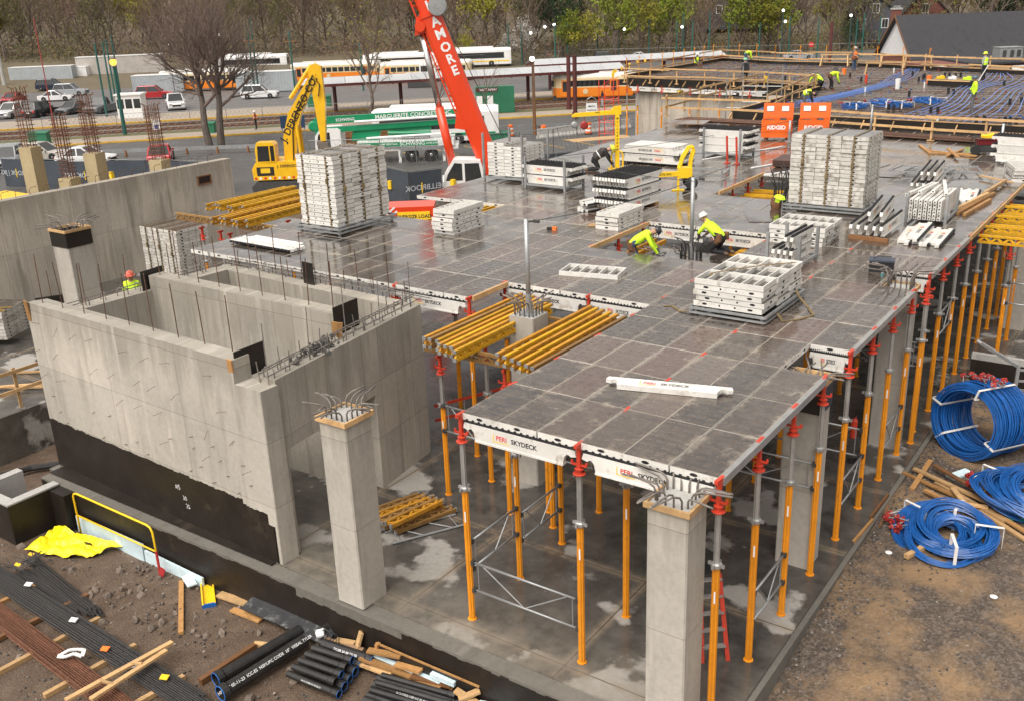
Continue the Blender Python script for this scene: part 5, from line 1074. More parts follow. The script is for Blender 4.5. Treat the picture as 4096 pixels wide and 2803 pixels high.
for i, (p, q, m_) in enumerate((((4.95, 10.4), (7.9, 8.6), PINE), ((4.85, 9.75), (6.9, 8.85), PINEW), ((5.15, 9.9), (7.0, 9.0), PINE), ((5.5, 10.2), (7.6, 8.7), PINEB), ((5.35, 8.95), (5.35, 10.6), PINEW), ((5.7, 9.6), (7.3, 8.55), PINE), ((6.0, 8.7), (6.9, 8.9), PINE), ((6.1, 9.3), (6.8, 8.2), PINE), ((6.7, 8.9), (8.2, 7.7), PINE), ((6.9, 8.9), (8.4, 7.8), PINEW), ((5.6, 9.0), (6.6, 8.5), PINEW), ((6.3, 9.7), (7.1, 9.0), PINEW))): gboard(p, q, .11, .045, 'board in the lumber pile between tendon coils, %s from the slab' % ORD[i], m_, .045*(i % 4), 'lumber pile between the tendon coils')
gboard((4.93, 6.1), (5.0, 7.2), .05, .1, 'weathered board on edge along the right slab edge', PINEW, .04); gboard((4.95, 7.2), (4.98, 8.4), .05, .1, 'second weathered board along the right slab edge', PINEB, .04); gboard((5.95, 6.1), (6.25, 6.9), .1, .09, 'pale timber poking out from under the flattened tendon heap', PINE); gboard((5.2, 7.0), (5.1, 8.0), .03, .03, 'thin stick on the gravel beside the slab', PINEB)
foam((6.2, 10.25, -.05), (6.75, 10.5, -.05), .25, .04, 'white foam scrap between lumber and upright coil'); foam((5.9, 10.0, -.05), (6.2, 10.5, -.02), .22, .05, 'dirty foam slab leaning on the lumber pile')
mb = MB(); mb.tube([(6.5, 4.6, -.3), (6.6, 5.25, -.28)], .014, 6); tag(mb.build('rusty_stake', RUST), 'thin rusty stake lying on the sandy gravel', 'stake')
for x, y in ((7.6, 5.7), (5.6, 6.2)): mb = MB(); mb.lathe([(.06, 0), (.07, .02), (.03, .04)], 10); tag(mb.build('plastic_disc', WHITEP, None, loc=(x, y, gnd(x, y)+.01)), 'small white plastic cap on the gravel %s' % ('beyond the sandy patch' if x > 7 else 'beside the slab boards'), 'cap')
t = thing('steel_stand', 'grey galvanised steel stand with tilted top bar beside the blue coils', 'steel stand', (6.35, 15.1, -.13), .35)
for x in (0, 1.1): mb = MB(); mb.bar((x, 0, 0), (x, 0, 1.15), .08, .08); mb.build('post', GALV, t)
for z in (.25, .5, .75, 1.05): mb = MB(); mb.bar((0, 0, z), (1.1, 0, z), .05, .05); mb.build('rung', GALV, t)
mb = MB(); mb.bar((0, 0, 1.15), (-.85, .5, 1.55), .08, .08); mb.build('tilted_bar', GALV, t); mb = MB(); mb.tube([(-.85, .5, 1.55), (-.95, .56, 1.6)], .05, 8); mb.build('hook_end', GALV, t)
for s_ in (-.4, .4): mb = MB(); mb.bar((0, s_, .04), (1.1, s_, .04), .06, .06); mb.bar((0, -.4, .04), (0, .4, .04), .06, .05); mb.build('foot', GALV, t)
mb = MB(); mb.b2(5.0, 8.5, 16.45, 16.6, -.5, .72); mb.b2(5.0, 8.5, 16.40, 16.448, -.5, .55, 1); tag(mb.build('low_wall', [CONC_IN, BITUM]), 'low concrete wall with black face behind the blue coils', 'wall')
# things on the slab
t = thing('brace_frame', 'grey tubular frame lying flat on the slab beside the girder pile', 'brace frame', (-2.75, 1.95, .03), 1.05)
for s_ in (-.25, .25): mb = MB(); mb.tube([(-.8, s_, 0), (.8, s_, 0)], .024, 8); mb.build('side_tube', GALV, t)
for a, b in (((-.6, -.25), (-.6, .25)), ((-.1, -.25), (-.5, .25)), ((.1, .25), (.55, -.25)), ((.65, -.25), (.65, .25))): mb = MB(); mb.tube([(*a, 0), (*b, 0)], .013, 6); mb.build('web_tube', GALV, t)
t = thing('stepladder', 'red and grey fibreglass stepladder behind the front corner column', 'ladder', (3.86, 1.5, 0), .72)
for s_ in (-.22, .22): mb = MB(); mb.bar((s_, -.45, 0), (s_*.7, 0, 1.5), .07, .03); mb.build('front_rail', REDH, t); mb = MB(); mb.bar((s_, .45, 0), (s_*.7, .05, 1.45), .05, .03); mb.build('rear_rail', REDH, t)
for k in range(5): z = .25+k*.27; mb = MB(); mb.box((0, -.45+.45*z/1.5, z), (.38, .09, .03)); mb.build('step', ALU, t)
mb = MB(); mb.box((0, .02, 1.5), (.36, .22, .06)); mb.build('cap_step', BLACKP, t)
mb = MB(); lettering(mb, 'MARGUERITE', .09, (.262, -.28, .55), (0, .29, .957), (0, -.957, .29), 0); mb.build('lettering', BLKPR, t)
mb = MB(); mb.lathe([(.07, 0), (.075, .05), (.075, .4), (.04, .46), (.03, .52)], 10); mb.box((0, 0, .5), (.05, .1, .04), None, 1); tag(mb.build('fire_extinguisher', [REDH, BLACKP], None, loc=(4.0, 8.9, .95)), 'red fire extinguisher hanging by an orange prop', 'extinguisher')
for x, y in ((3.9, 9.6), (3.3, 7.6)): mb = MB(); mb.box((0, 0, .03), (.3, .2, .06), (0, 0, .4)); mb.box((.05, .03, .08), (.12, .1, .05)); tag(mb.build('debris_scrap', BLACKP, None, loc=(x, y, 0)), 'small black scrap on the slab %s' % ('beside the column' if y > 9 else 'between the orange props'), 'scrap')
t = thing('extension_ladder', 'red extension ladder lying on edge on the slab under the yellow girders', 'ladder', (-4.9, 7.8, .3), 1.15)
for z in (0, .4): mb = MB(); mb.bar((-2, 0, z), (2, 0, z), .04, .07); mb.build('side_rail', REDH, t)
for k in range(12): mb = MB(); mb.bar((-1.8+k*.33, 0, 0), (-1.8+k*.33, 0, .4), .03, .03); mb.build('rung', ALU, t)
# left: slab with lumber rails, long black hose
t = thing('guardrail', 'pale lumber guardrail on the lower slab left of the shaft', 'guardrail', (0, 0, 0))
for z in (.55, 1.1): board_ = MB(); board_.bar((-17.0, -4.5, z), (-17.0, 3.5, z), .04, .1); board_.build('rail', PINE, t)
for y in (-4, -1.2, 1.2, 3.4): board_ = MB(); board_.box((-17.05, y, .2), (.04, .09, 2.0)); board_.build('post', PINE, t)
mb = MB(); mb.tube([(-16.2, -3.5, -1.2), (-16.0, -1, -1.15), (-15.6, 0.4, -1.2), (-14.6, 1.6, -1.2)], .09, 8); tag(mb.build('corrugated_hose', PIPE), 'thick black hose along the foot of the left slab', 'hose')
for i, (p, q) in enumerate((((-19.5, 1.2, .1), (-17.2, 2.6, .12)), ((-19.3, 1.1, .16), (-17.3, 2.9, .14)), ((-19.8, 2.6, .05), (-18.2, 3.8, .05)))): board(p, q, .1, .05, 'pale board lying on the lower slab left of the shaft, %s in the heap' % ORD[i], PINE, 'boards on the lower slab')
mb = MB()
for i in range(30): mb.box((rnd.uniform(-1.2, 1.2), rnd.uniform(-.8, .8), rnd.uniform(.02, .2)), (rnd.uniform(.3, 1.1), .04, .03), (rnd.uniform(-.1, .1), rnd.uniform(-.1, .1), rnd.random()*3))
o = tag(mb.build('strap_heap', M('yellow_brown_strap', (.32, .2, .05), .8), None, loc=(-24.0, 3.2, 1.15)), 'tangled yellow straps heaped on the panel stack left of the shaft', 'straps')
# ---------------------------------------------------------------- rear deck with rebar mat, tendons and guardrails
CAMR = R(35.70)      # heading whose local x runs parallel to the picture plane
def inpoly(x, y, P):
    c = False; j = len(P)-1
    for i in range(len(P)):
        if (P[i][1] > y) != (P[j][1] > y) and x < (P[j][0]-P[i][0])*(y-P[i][1])/(P[j][1]-P[i][1])+P[i][0]: c = not c
        j = i
    return c
RD = [(-11, 37.2), (-5.5, 36.2), (3, 35.2), (10, 34.2), (10, 58), (-1.6, 63.8), (-15, 70), (-22, 71.5), (-28, 75), (-28, 57), (-26.4, 54.3), (-15, 52.4), (-11, 50.6)]
rd = thing('rear_slab_formwork', 'rear slab formwork with black edge boards around the reinforcing mat', 'slab formwork', (0, 0, 0))
mb = MB(); mb.prism(RD, .3, Matrix.Translation((0, 0, 3.76))); mb.build('soffit_deck', DECKPLY, rd)
for i in range(len(RD)):
    a, b = Vector((*RD[i], 0)), Vector((*RD[(i+1) % len(RD)], 0)); mb = MB(); mb.bar(a+Z3*4.28, b+Z3*4.28, .04, .46); mb.build('edge_board', BLACKPLY, rd); mb = MB(); mb.bar(a+Z3*4.53, b+Z3*4.53, .09, .04); mb.build('edge_cap', PINE, rd)
for k in range(16):
    f = k/15; x = -11+21*f; y = 37.2-3.0*f-.1; mb = MB(); mb.bar((x, y-.55, 4.1), (x, y-.05, 4.42), .09, .04, 0, (1, 0, 0)); mb.build('kicker', PINE, rd)
for k in range(10):
    f = (k+.4)/10; x = -26.4+11.4*f; y = 54.3-1.9*f; mb = MB(); mb.bar((x, y-.6, 4.08), (x, y-.05, 4.4), .09, .04, 0, (1, 0, 0)); mb.build('kicker', PINE, rd)
mb = MB(); 
def clipbars(horizontal, step, z, r):
    lo, hi = (34, 75) if horizontal else (-28, 10); v = lo
    while v < hi:
        run = None; u = -28 if horizontal else 34; ue = 10 if horizontal else 75
        while u <= ue:
            ins = inpoly(*((u, v) if horizontal else (v, u)), RD)
            if ins and run is None: run = u
            if (not ins or u+.4 > ue) and run is not None:
                if u-run > .8:
                    w_ = rnd.uniform(-.04, .04); p, q = ((run+.1, v, z), (u-.45, v+w_, z)) if horizontal else ((v, run+.1, z), (v+w_, u-.45, z)); mb.bar(p, q, r, r, rnd.choice((0, 0, 1)))
                run = None
            u += .4
        v += step*rnd.uniform(.85, 1.15)
clipbars(True, .34, 4.13, .022); clipbars(False, .38, 4.155, .022); clipbars(True, .5, 4.27, .02); clipbars(False, .62, 4.29, .02)
o = mb.build('reinforcing_mat', [MATBAR, REBAR], rd); o['kind'] = 'stuff'
mb = MB()
for i in range(420):
    x, y = rnd.uniform(-27, 9), rnd.uniform(36, 72)
    if inpoly(x, y, RD): mb.box((x, y, 4.31), (.1, .07, .07), (0, 0, rnd.random()*3), rnd.choice((0, 0, 1)))
o = mb.build('bar_chairs', [BLUEC, REDT], rd); o['kind'] = 'stuff'
def curve(pts, n=30):
    P = [Vector(p) for p in pts]; out = []
    for i in range(len(P)-1):
        p0, p1, p2, p3 = P[max(0, i-1)], P[i], P[i+1], P[min(len(P)-1, i+2)]
        for k in range(n//(len(P)-1)+1):
            t = k/(n//(len(P)-1)+1); out.append(.5*((2*p1)+(-p0+p2)*t+(2*p0-5*p1+4*p2-p3)*t*t+(-p0+3*p1-3*p2+p3)*t**3))
    return out+[P[-1]]
def tendons(base, n, spread, label, group):
    for i in range(n):
        o_ = (i-(n-1)/2)*spread; pts = [(x+o_*(.6+.6*math.sin(k*1.9)**2)+rnd.uniform(-.05, .05), y+rnd.uniform(-.2, .2), z) for k, (x, y, z) in enumerate(base)]
        mb = MB(); mb.tube(curve(pts), .028, 5); tag(mb.build('tendon', BLUEL), label+', %s strand from the opening' % ORD[i], 'tendon', group)
tendons([(-10.7, 39.2, 4.2), (-9.8, 43, 4.24), (-8.6, 48, 4.34), (-7.9, 54, 4.42), (-8.6, 60, 4.34), (-9.6, 68, 4.3)], 7, .22, 'pale blue tendon in the left band across the rear mat', 'blue tendons of the left band')
tendons([(-3.2, 36.6, 4.2), (-2.2, 40.5, 4.26), (-1.9, 45, 4.36), (-2.6, 52, 4.44), (-2.4, 58, 4.36), (-3.2, 64, 4.34)], 6, .34, 'pale blue tendon in the middle band across the rear mat', 'blue tendons of the middle band')
tendons([(-.2, 36.6, 4.2), (.4, 41, 4.26), (.2, 46.5, 4.4), (-.2, 52, 4.42), (.2, 57, 4.36), (-.6, 62, 4.34)], 6, .4, 'pale blue tendon in the right band across the rear mat', 'blue tendons of the right band')
for i, (x, y) in enumerate(((-8.28, 61.9), (-7.1, 60.3), (-5.7, 61), (-5.3, 61), (-5.0, 61.1), (-2.2, 41), (-1.9, 41.1), (-5.1, 48.4), (-3.5, 50.7), (-3.1, 50.1), (.6, 45.6), (1, 46.5), (-1.45, 55.9), (-10.4, 57.2), (-15.6, 57.1), (.5, 37.9), (.8, 38), (1.7, 37.9), (1.9, 37.9), (2.2, 37.6), (-4.4, 41.6), (-4.1, 41.4), (-3.9, 42), (-7.0, 59.5), (-6.8, 57.5), (-12.0, 60), (-18, 60), (-21, 63), (-6.0, 61.1))):
    mb = MB(); mb.lathe([(.075, 0), (.075, .5), (.06, .5), (.06, .42)], 8); tag(mb.build('pipe_sleeve', BLACKP, None, loc=(x, y, 4.07)), 'black pipe sleeve standing in the rear rebar mat', 'pipe sleeve', 'black pipe sleeves in the mat')
for i, (x, y) in enumerate(((-7.9, 49.5), (-5.5, 53.5), (2.0, 50), (-.9, 36.6), (-10.1, 64), (.6, 60))):
    mb = MB(); mb.tube([(0, 0, 0), (0, 0, .55)], .045, 8); tag(mb.build('marker_stub', WHITEP, None, loc=(x, y, 4.07)), 'slim white pipe stub standing in the rear rebar mat', 'pipe stub', 'white pipe stubs in the mat')
for i, (x, y, r_) in enumerate(((-6.1, 41.6, .75), (-5.0, 43.0, .9), (-4.1, 42.6, .7), (-3.3, 45.0, .95))): flatcoil((x, y, 4.32), r_, ('blue tendon coil with pale ends on the rear mat', 'largest blue tendon coil on the rear mat', 'small blue tendon coil between two larger on the mat', 'blue tendon coil farthest from the tool chests on the mat')[i], 20+i, 28, (.05, .05, 1), .25, 5)
flatcoil((4.7, 35.0, 4.1), .8, 'blue tendon coil beside the red generator', 31, 30, (.1, 0, 1), .4, 0)
def bucket(c, m_, label, h=.38):
    t = thing('bucket', label, 'bucket', c); mb = MB(); mb.lathe([(.12, 0), (.15, h), (.16, h), (.16, h-.03), (.13, .03)], 12); mb.build('pail', m_, t); mb = MB(); mb.tube([(-.15, 0, h-.03), (-.1, .05, h+.1), (.1, .05, h+.1), (.15, 0, h-.03)], .006, 4); mb.build('handle', STEELD, t)
bucket((-6.7, 52.0, 4.3), WHITEP, 'white plastic bucket standing on the rear mat', .62); bucket((-12.9, 61.5, 4.3), ORVEST, 'orange bucket beside the worker in the orange vest', .45); bucket((-13.6, 61.8, 4.3), GREYC, 'grey bucket beside the orange bucket', .45); bucket((-5.7, 55.4, 4.35), ORVEST, 'orange bucket at the timber crib table', .5); bucket((-16.0, 54.5, 4.3), YELS, 'yellow bucket on the far left of the mat', .45)
t = thing('crib_table', 'low timber table of black boards holding tools on the rear mat', 'table', (-4.1, 54.2, 4.3), -.25); mb = MB(); mb.box((0, 0, .22), (2.6, .9, .34)); mb.build('black_sides', BLACKPLY, t); mb = MB(); mb.box((0, -.47, .4), (2.7, .06, .07)); mb.box((0, .47, .4), (2.7, .06, .07)); mb.build('rim_boards', PINE, t)
for x, m_, l in ((-.7, YELS, 'yellow gloves and drill case lying on the timber table'), (0, WHITEP, 'white tub lying on the timber table'), (.9, HIVIS, 'hi-vis vest lying on the end of the timber table')): mb = MB(); mb.box((0, 0, .06), (.45, .3, .12), (.05, .08, .3)); mb.box((.1, .05, .13), (.2, .2, .1), (.2, .1, .9)); tag(mb.build('table_item', m_, None, loc=(-4.1+x, 54.2-.25*x, 4.75)), l, 'tools')
mb = MB(); mb.lathe([(.08, 0), (.085, .05), (.085, .5), (.04, .58), (.03, .64)], 10); mb.box((0, 0, .62), (.05, .12, .05), None, 1); tag(mb.build('fire_extinguisher', [REDH, BLACKP], None, loc=(-9.6, 55.5, 4.3)), 'red fire extinguisher standing on the rear mat', 'extinguisher')
def sawhorse(c, L, rz, label):
    t = thing('sawhorse', label, 'sawhorse', c, rz, 'timber sawhorses at the back'); mb = MB(); mb.bar((-L/2, 0, .85), (L/2, 0, .85), .12, .1); mb.build('top_beam', PINE, t)
    for sx in (-1, 1):
        for sy in (-1, 1): mb = MB(); mb.bar((sx*(L/2-.15), 0, .82), (sx*(L/2-.05), sy*.3, 0), .09, .05); mb.build('leg', PINE, t)
sawhorse((-15.8, 68.4, 4.4), 2.2, .1, 'timber sawhorse behind the worker in the orange vest'); sawhorse((-13.2, 68.5, 4.4), 2.0, .1, 'timber sawhorse right of the orange-vested worker'); sawhorse((-11.3, 68.0, 4.4), 1.8, .1, 'timber sawhorse third beyond the orange-vested worker'); sawhorse((-9.2, 67.0, 4.4), 2.0, .1, 'timber sawhorse nearest the blue tendon ends'); sawhorse((-10.2, 61.8, 4.3), 2.6, .2, 'wide timber trestle standing in the middle of the mat')
# guardrails
def guardrail(pts, label, zb=4.1, h=1.05, post='pine', rails=(.5, 1.0), step=2.2, over=.3, group='timber guardrails', drop=0):
    t = thing('guardrail', label, 'guardrail', (0, 0, 0), 0, group)
    for a, b in zip(pts, pts[1:]):
        a, b = Vector((*a, zb)), Vector((*b, zb)); d = (b-a).normalized(); L = (b-a).length; n = max(1, round(L/step))
        for k in range(n+1):
            p = a+d*L*k/n; mb = MB()
            if post == 'pine':
                mb.box((0, 0, h/2), (.09, .045, h)); mb.bar((0, 0, .0), (0, 0, .05), .3, .1); o = mb.build('post', PINE, t, loc=p, rot=math.atan2(d.y, d.x))
            else:
                mb.tube([(0, 0, -.2), (0, 0, h+.15)], .028, 6); mb.tube([(0, 0, h), (.1, 0, h), (.1, 0, h+.12)], .016, 5); mb.build('post', ORANGE, t, loc=p)
        for z in rails:
            nseg = max(1, round(L/4.2))
            for s_ in range(nseg):
                u0, u1 = L*s_/nseg-over, L*(s_+1)/nseg+over*.6; off = .045 if s_ % 2 else .0
                mb = MB(); p, q = a+d*u0+Z3*(z+rnd.uniform(-.05, .05)+off), a+d*u1+Z3*(z+rnd.uniform(-.05, .05)+off); nn_ = Vector((d.y, -d.x, 0))*(.05+.03*(s_ % 2)); mb.bar(-(q-p)/2, (q-p)/2, .04, .1); mb.build('rail', PINE, t, loc=(p+q)/2+nn_)
    return t
guardrail([(-5.4, 34.2), (-.3, 33.0), (4, 32.4), (9, 31.6)], 'pale timber guardrail between the generator and the rear rebar mat', 4.05)
guardrail([(-15.0, 37.6), (-9.2, 37.2)], 'pale timber guardrail at the near side of the stair opening', 4.05, 1.15); guardrail([(-15.0, 37.6), (-15.6, 51.8)], 'long pale timber guardrail running away along the opening toward the concrete wall', 4.05, 1.1)
guardrail([(-9.2, 37.2), (-11.3, 50.2)], 'long pale timber guardrail between the opening and the blue tendons', 4.3, 1.0); guardrail([(-26.6, 54.0), (-15.2, 52.2)], 'pale timber guardrail above the white beams of the rear left deck', 4.2, 1.05)
guardrail([(-15.2, 52.2), (-11.2, 50.4)], 'pale timber guardrail at the far end of the stair opening', 4.2, 1.05)
guardrail([(-27.8, 56.5), (-28.2, 75.2)], 'lumber guardrail on orange posts along the left rim of the rear deck', 4.2, 1.45, 'orange', step=2.1); guardrail([(-28.2, 75.2), (-22, 71.9), (-15, 70.4), (-8.5, 67.2)], 'lumber guardrail on orange posts along the back rim of the rear deck', 4.2, 1.45, 'orange', step=2.1); guardrail([(-8.7, 67.0), (-1.6, 64.0), (6, 60.2)], 'pale timber guardrail at the back before the dark shingled roof', 4.2, 1.2, step=3)
t = thing('flag_line', 'string of yellow warning pennants beside the rear left deck', 'pennants', (0, 0, 0)); fp = curve([(-27.6, 54.3, 5.2), (-28.4, 55.5, 4.6), (-29, 57, 4.9), (-28.4, 60, 5.4), (-27.2, 62, 5.2)], 24); mb = MB(); mb.tube(fp, .008, 4); mb.build('line', WSTRAP, t)
for k in range(2, 24, 2): p = fp[k]; mb = MB(); mb.prism([(-.12, 0), (.12, 0), (.02, -.32), (-.02, -.32)], .006, Matrix.Rotation(1.57, 4, 'X')); mb.build('pennant', YELPR, t, loc=p, rot=CAMR+rnd.uniform(-.5, .5))
# rear left deck edge: wall, white beams, orange props, red scaffold tower
mb = MB(); wall_seg(mb, (-26.0, 54.6), (-15.4, 52.9), .4, 0, 3.5); tag(mb.build('concrete_wall', CONC_RET), 'ribbed concrete wall under the rear left deck', 'wall')
for i in range(5):
    o = put('formwork_bearer', beam_one, None, (-25.2+2.24*i, 54.05-.37*i, 3.62), -.165); tag(o, 'white lettered beam carrying the rear left deck edge, %s from the red scaffold' % ORD[i], 'formwork bearer', 'beams under the rear left deck')
for i, (x, y) in enumerate(((-26.5, 54.2), (-25.5, 54.0), (-23.4, 53.7), (-21.0, 53.3), (-18.6, 52.9), (-16.3, 52.5))): o = copy_tree(proto, (x, y, 0), 0, 'orange prop before the ribbed concrete wall, %s from the red scaffold' % ORD[i], 'props before the ribbed wall')
t = thing('scaffold_tower', 'red tubular scaffold tower beside the ribbed concrete wall', 'scaffold', (-28.6, 55.2, -.95), .1)
for sx in (-.6, .6):
    for sy in (-.5, .5): mb = MB(); mb.tube([(sx, sy, 0), (sx, sy, 5.2)], .03, 6); mb.build('standard', CRANER, t)
for k in range(6):
    z = .4+.85*k
    for sy in (-.5, .5): mb = MB(); mb.tube([(-.6, sy, z), (.6, sy, z)], .024, 5); mb.build('ledger', CRANER, t); mb = MB(); mb.tube([(-.6, sy, z), (.6, sy, z+.8)], .015, 5); mb.build('diagonal', CRANER, t)
t = thing('stair_tower', 'galvanised scaffold stair inside the opening behind the guardrails', 'scaffold', (-13.2, 45.5, 0), .1)
for sx in (-1.2, 1.2):
    for sy in (-1.6, 1.6): mb = MB(); mb.tube([(sx, sy, 0), (sx, sy, 6.0)], .03, 6); mb.build('standard', GALV, t)
for k in range(5):
    for sy in (-1.6, 1.6): mb = MB(); mb.tube([(-1.2, sy, 1+k*.95), (1.2, sy, 1+k*.95)], .024, 5); mb.build('ledger', GALV, t)
for k in range(9): mb = MB(); mb.box((0, -1.3+.3*k, 2.2+.2*k), (.9, .26, .04)); mb.build('tread', GALV, t)
# stacked bars and timber before the mat
t = thing('bar_pile', 'long pile of dark reinforcing bars before the rear guardrail', 'rebar', (0, 0, 0))
for i in range(36): y = 34.2+rnd.uniform(-.5, .5); x = rnd.uniform(-.6, .6); mb = MB(); mb.tube([(-4.5+x, y, 4.08+.02*(i % 5)), (3.5+x, y-1.1, 4.08+.02*(i % 5))], .018, 4); mb.build('bar', REBAR, t)
t = thing('bar_pile', 'pile of brown reinforcing bars on timbers left of the tool chests', 'rebar', (0, 0, 0))
for i in range(30): y = 35.6+rnd.uniform(-.7, .7); x = rnd.uniform(-.4, .4); mb = MB(); mb.tube([(-13+x, y, 4.16+.03*(i % 4)), (-7.6+x, y-.4, 4.16+.03*(i % 4))], .018, 4); mb.build('bar', REBAR, t)
for i, x in enumerate((-12.4, -10.2, -8.2)): board((x, 34.7, 4.08), (x, 36.6, 4.08), .09, .09, 'timber bearer under the brown bar pile, %s along it' % ORD[i], PINEW, 'bearers under the brown bar pile')
# ---------------------------------------------------------------- equipment on the deck
def jobbox(c, rz, label, lidopen=True, txt='RIDGID'):
    t = thing('tool_chest', label, 'tool chest', c, rz, 'open orange tool chests'); w_, d_, h = 1.3, .8, .86
    mb = MB(); mb.b2(-w_/2, w_/2, -d_/2, -d_/2+.03, .1, h); mb.b2(-w_/2, w_/2, d_/2-.03, d_/2, .1, h); mb.b2(-w_/2, -w_/2+.03, -d_/2+.03, d_/2-.03, .1, h); mb.b2(w_/2-.03, w_/2, -d_/2+.03, d_/2-.03, .1, h); mb.b2(-w_/2+.03, w_/2-.03, -d_/2+.03, d_/2-.03, .1, .14); mb.b2(-w_/2-.02, w_/2+.02, -d_/2-.02, d_/2+.02, .36, .40); mb.build('chest_body', ORANGEB, t)
    mb = MB(); mb.box((0, d_/2+.06, h+.33), (w_, .1, .66), (-.12, 0, 0)); l = mb.build('lid', ORANGEB, t)
    mb = MB(); mb.box((-.35, d_/2-.01, h+.42), (.3, .012, .22), (-.12, 0, 0)); mb.box((.3, d_/2-.01, h+.42), (.3, .012, .22), (-.12, 0, 0)); mb.build('paper_sheet', WHITEP, l)
    mb = MB(); lettering(mb, txt, .24, (0, -d_/2-.024, .54), (1, 0, 0), (0, 0, 1), 0, .03); mb.build('lettering', WHTPR, t)
    for sx in (-.45, .45): mb = MB(); mb.box((sx, 0, .05), (.12, .65, .1)); mb.build('skid', PINEB, t)
    mb = MB(); mb.box((-.3, 0, h-.1), (.3, .4, .15), (0, 0, .4)); mb.box((.25, .05, h-.08), (.25, .3, .2), (.2, 0, .2)); mb.build('tools_inside', STEELD, t)
jobbox((-6.55, 31.6, ZD), .28, 'open orange tool chest with white lettering, farther from the dirty panel stack'); jobbox((-5.05, 32.1, ZD), .28, 'open orange tool chest with white lettering beside the galvanised post')
t = thing('davit_arm', 'yellow painted davit arm with hanging red and grey fall arrest reels', 'davit', (-9.14, 21.65, ZD), CAMR)
mb = MB(); mb.bar((0, 0, .1), (0, 0, 2.15), .16, .16); mb.build('mast', YELS, t); mb = MB(); mb.prism([(.15, 0), (.15, .32), (-.1, .3), (-.25, .16), (-1.6, .1), (-1.72, .02), (-1.72, -.04), (-.3, 0)], .13, Matrix(((1, 0, 0, 0), (0, 0, -1, .065), (0, 1, 0, 2.1), (0, 0, 0, 1)))); mb.build('arm', YELS, t)
for s_ in (-.22, .22): mb = MB(); mb.tube([(s_, 0, .02), (s_, 0, .55), (s_*.8, 0, .68), (s_*.2, 0, .72)], .035, 8); mb.build('base_loop', YELS, t)
mb = MB(); mb.box((0, 0, .03), (.7, .7, .05)); mb.build('base_plate', YELS, t)
for x, m_, r_ in ((-1.62, GALV, .13), (-1.25, REDT, .16)):
    mb = MB(); mb.tube([(x, 0, 2.05), (x, 0, 1.9)], .012, 5); mb.lathe([(.02, -.07), (r_*.7, -.06), (r_, -.02), (r_, .02), (r_*.7, .06), (.02, .07)], 12, (x, 0, 1.9-r_), Matrix.Rotation(1.57, 4, 'X')); mb.build('fall_arrest_reel', m_, t)
mb = MB(); lettering(mb, 'FIVE', .09, (-.75, -.07, 2.2), (1, 0, 0), (0, 0, 1))
for i, ch in enumerate('MILLEREDGE'): lettering(mb, ch, .1, (0, -.083, 1.95-i*.13), (1, 0, 0), (0, 0, 1))
mb.build('lettering', BLKPR, t)
t = thing('hoist_cart', 'yellow counterweight cart with wheels and raised lifting frame on the deck', 'cart', (-5.3, 18.9, ZD), CAMR)
mb = MB(); mb.bar((-1.75, 0, .55), (.2, 0, .55), .12, .16); mb.build('beam', YELS, t); mb = MB(); mb.box((.3, .1, .58), (.45, .42, .34)); mb.build('weight_box', YELS, t)
for y in (-.05, .25): mb = MB(); mb.tube([(.1, y, .72), (.22, y, 1.1), (.42, y, 1.42), (.55, y, 1.45), (.58, y, 1.3), (.5, y, 1.0), (.48, y, .74)], .045, 7); mb.build('lifting_frame', YELS, t)
for y in (-.15, .4): mb = MB(); mb.lathe([(.05, -.05), (.2, -.05), (.22, 0), (.2, .05), (.05, .05)], 14, (.5, y, .24), Matrix.Rotation(1.57, 4, 'X')); mb.build('wheel', TYRE, t)
mb = MB(); mb.box((.05, -.1, .22), (.07, .07, .45)); mb.box((.05, -.1, .02), (.42, .14, .03)); mb.build('stand_foot', YELS, t); mb = MB(); lettering(mb, 'MARGUERITE CONCRETE, INC.', .1, (-.85, -.062, .55), (1, 0, 0), (0, 0, 1)); mb.build('lettering', BLKPR, t)
t = thing('generator', 'portable generator with dark red body in a black tube frame', 'generator', (2.3, 30.4, ZD), .4); mb = MB()
for s_ in (-.3, .3): mb.tube([(-.45, s_, .05), (-.45, s_, .62), (.45, s_, .62), (.45, s_, .05), (-.45, s_, .05)], .022, 6)
for x in (-.45, .45): mb.tube([(x, -.3, .62), (x, .3, .62)], .022, 6)
mb.build('tube_frame', BLACKP, t); mb = MB(); mb.box((.02, 0, .48), (.7, .5, .2)); mb.build('fuel_tank', M('dark_red_paint', (.16, .012, .016), .4), t); mb = MB(); mb.box((0, 0, .23), (.75, .45, .3)); mb.build('engine_block', STEELD, t); mb = MB(); mb.lathe([(.05, -.04), (.19, -.04), (.19, .04), (.05, .04)], 12, (-.42, -.33, .2), Matrix.Rotation(1.57, 4, 'X')); mb.build('wheel', TYRE, t)
mb = MB(); mb.box((0, 0, .05), (.5, .3, .08), (.1, .1, .2)); mb.box((.1, .1, .1), (.3, .2, .06), (.2, -.1, .9)); tag(mb.build('work_gloves', YELS, None, loc=(2.35, 30.4, ZD+.62)), 'yellow rag lying on top of the generator', 'rag')
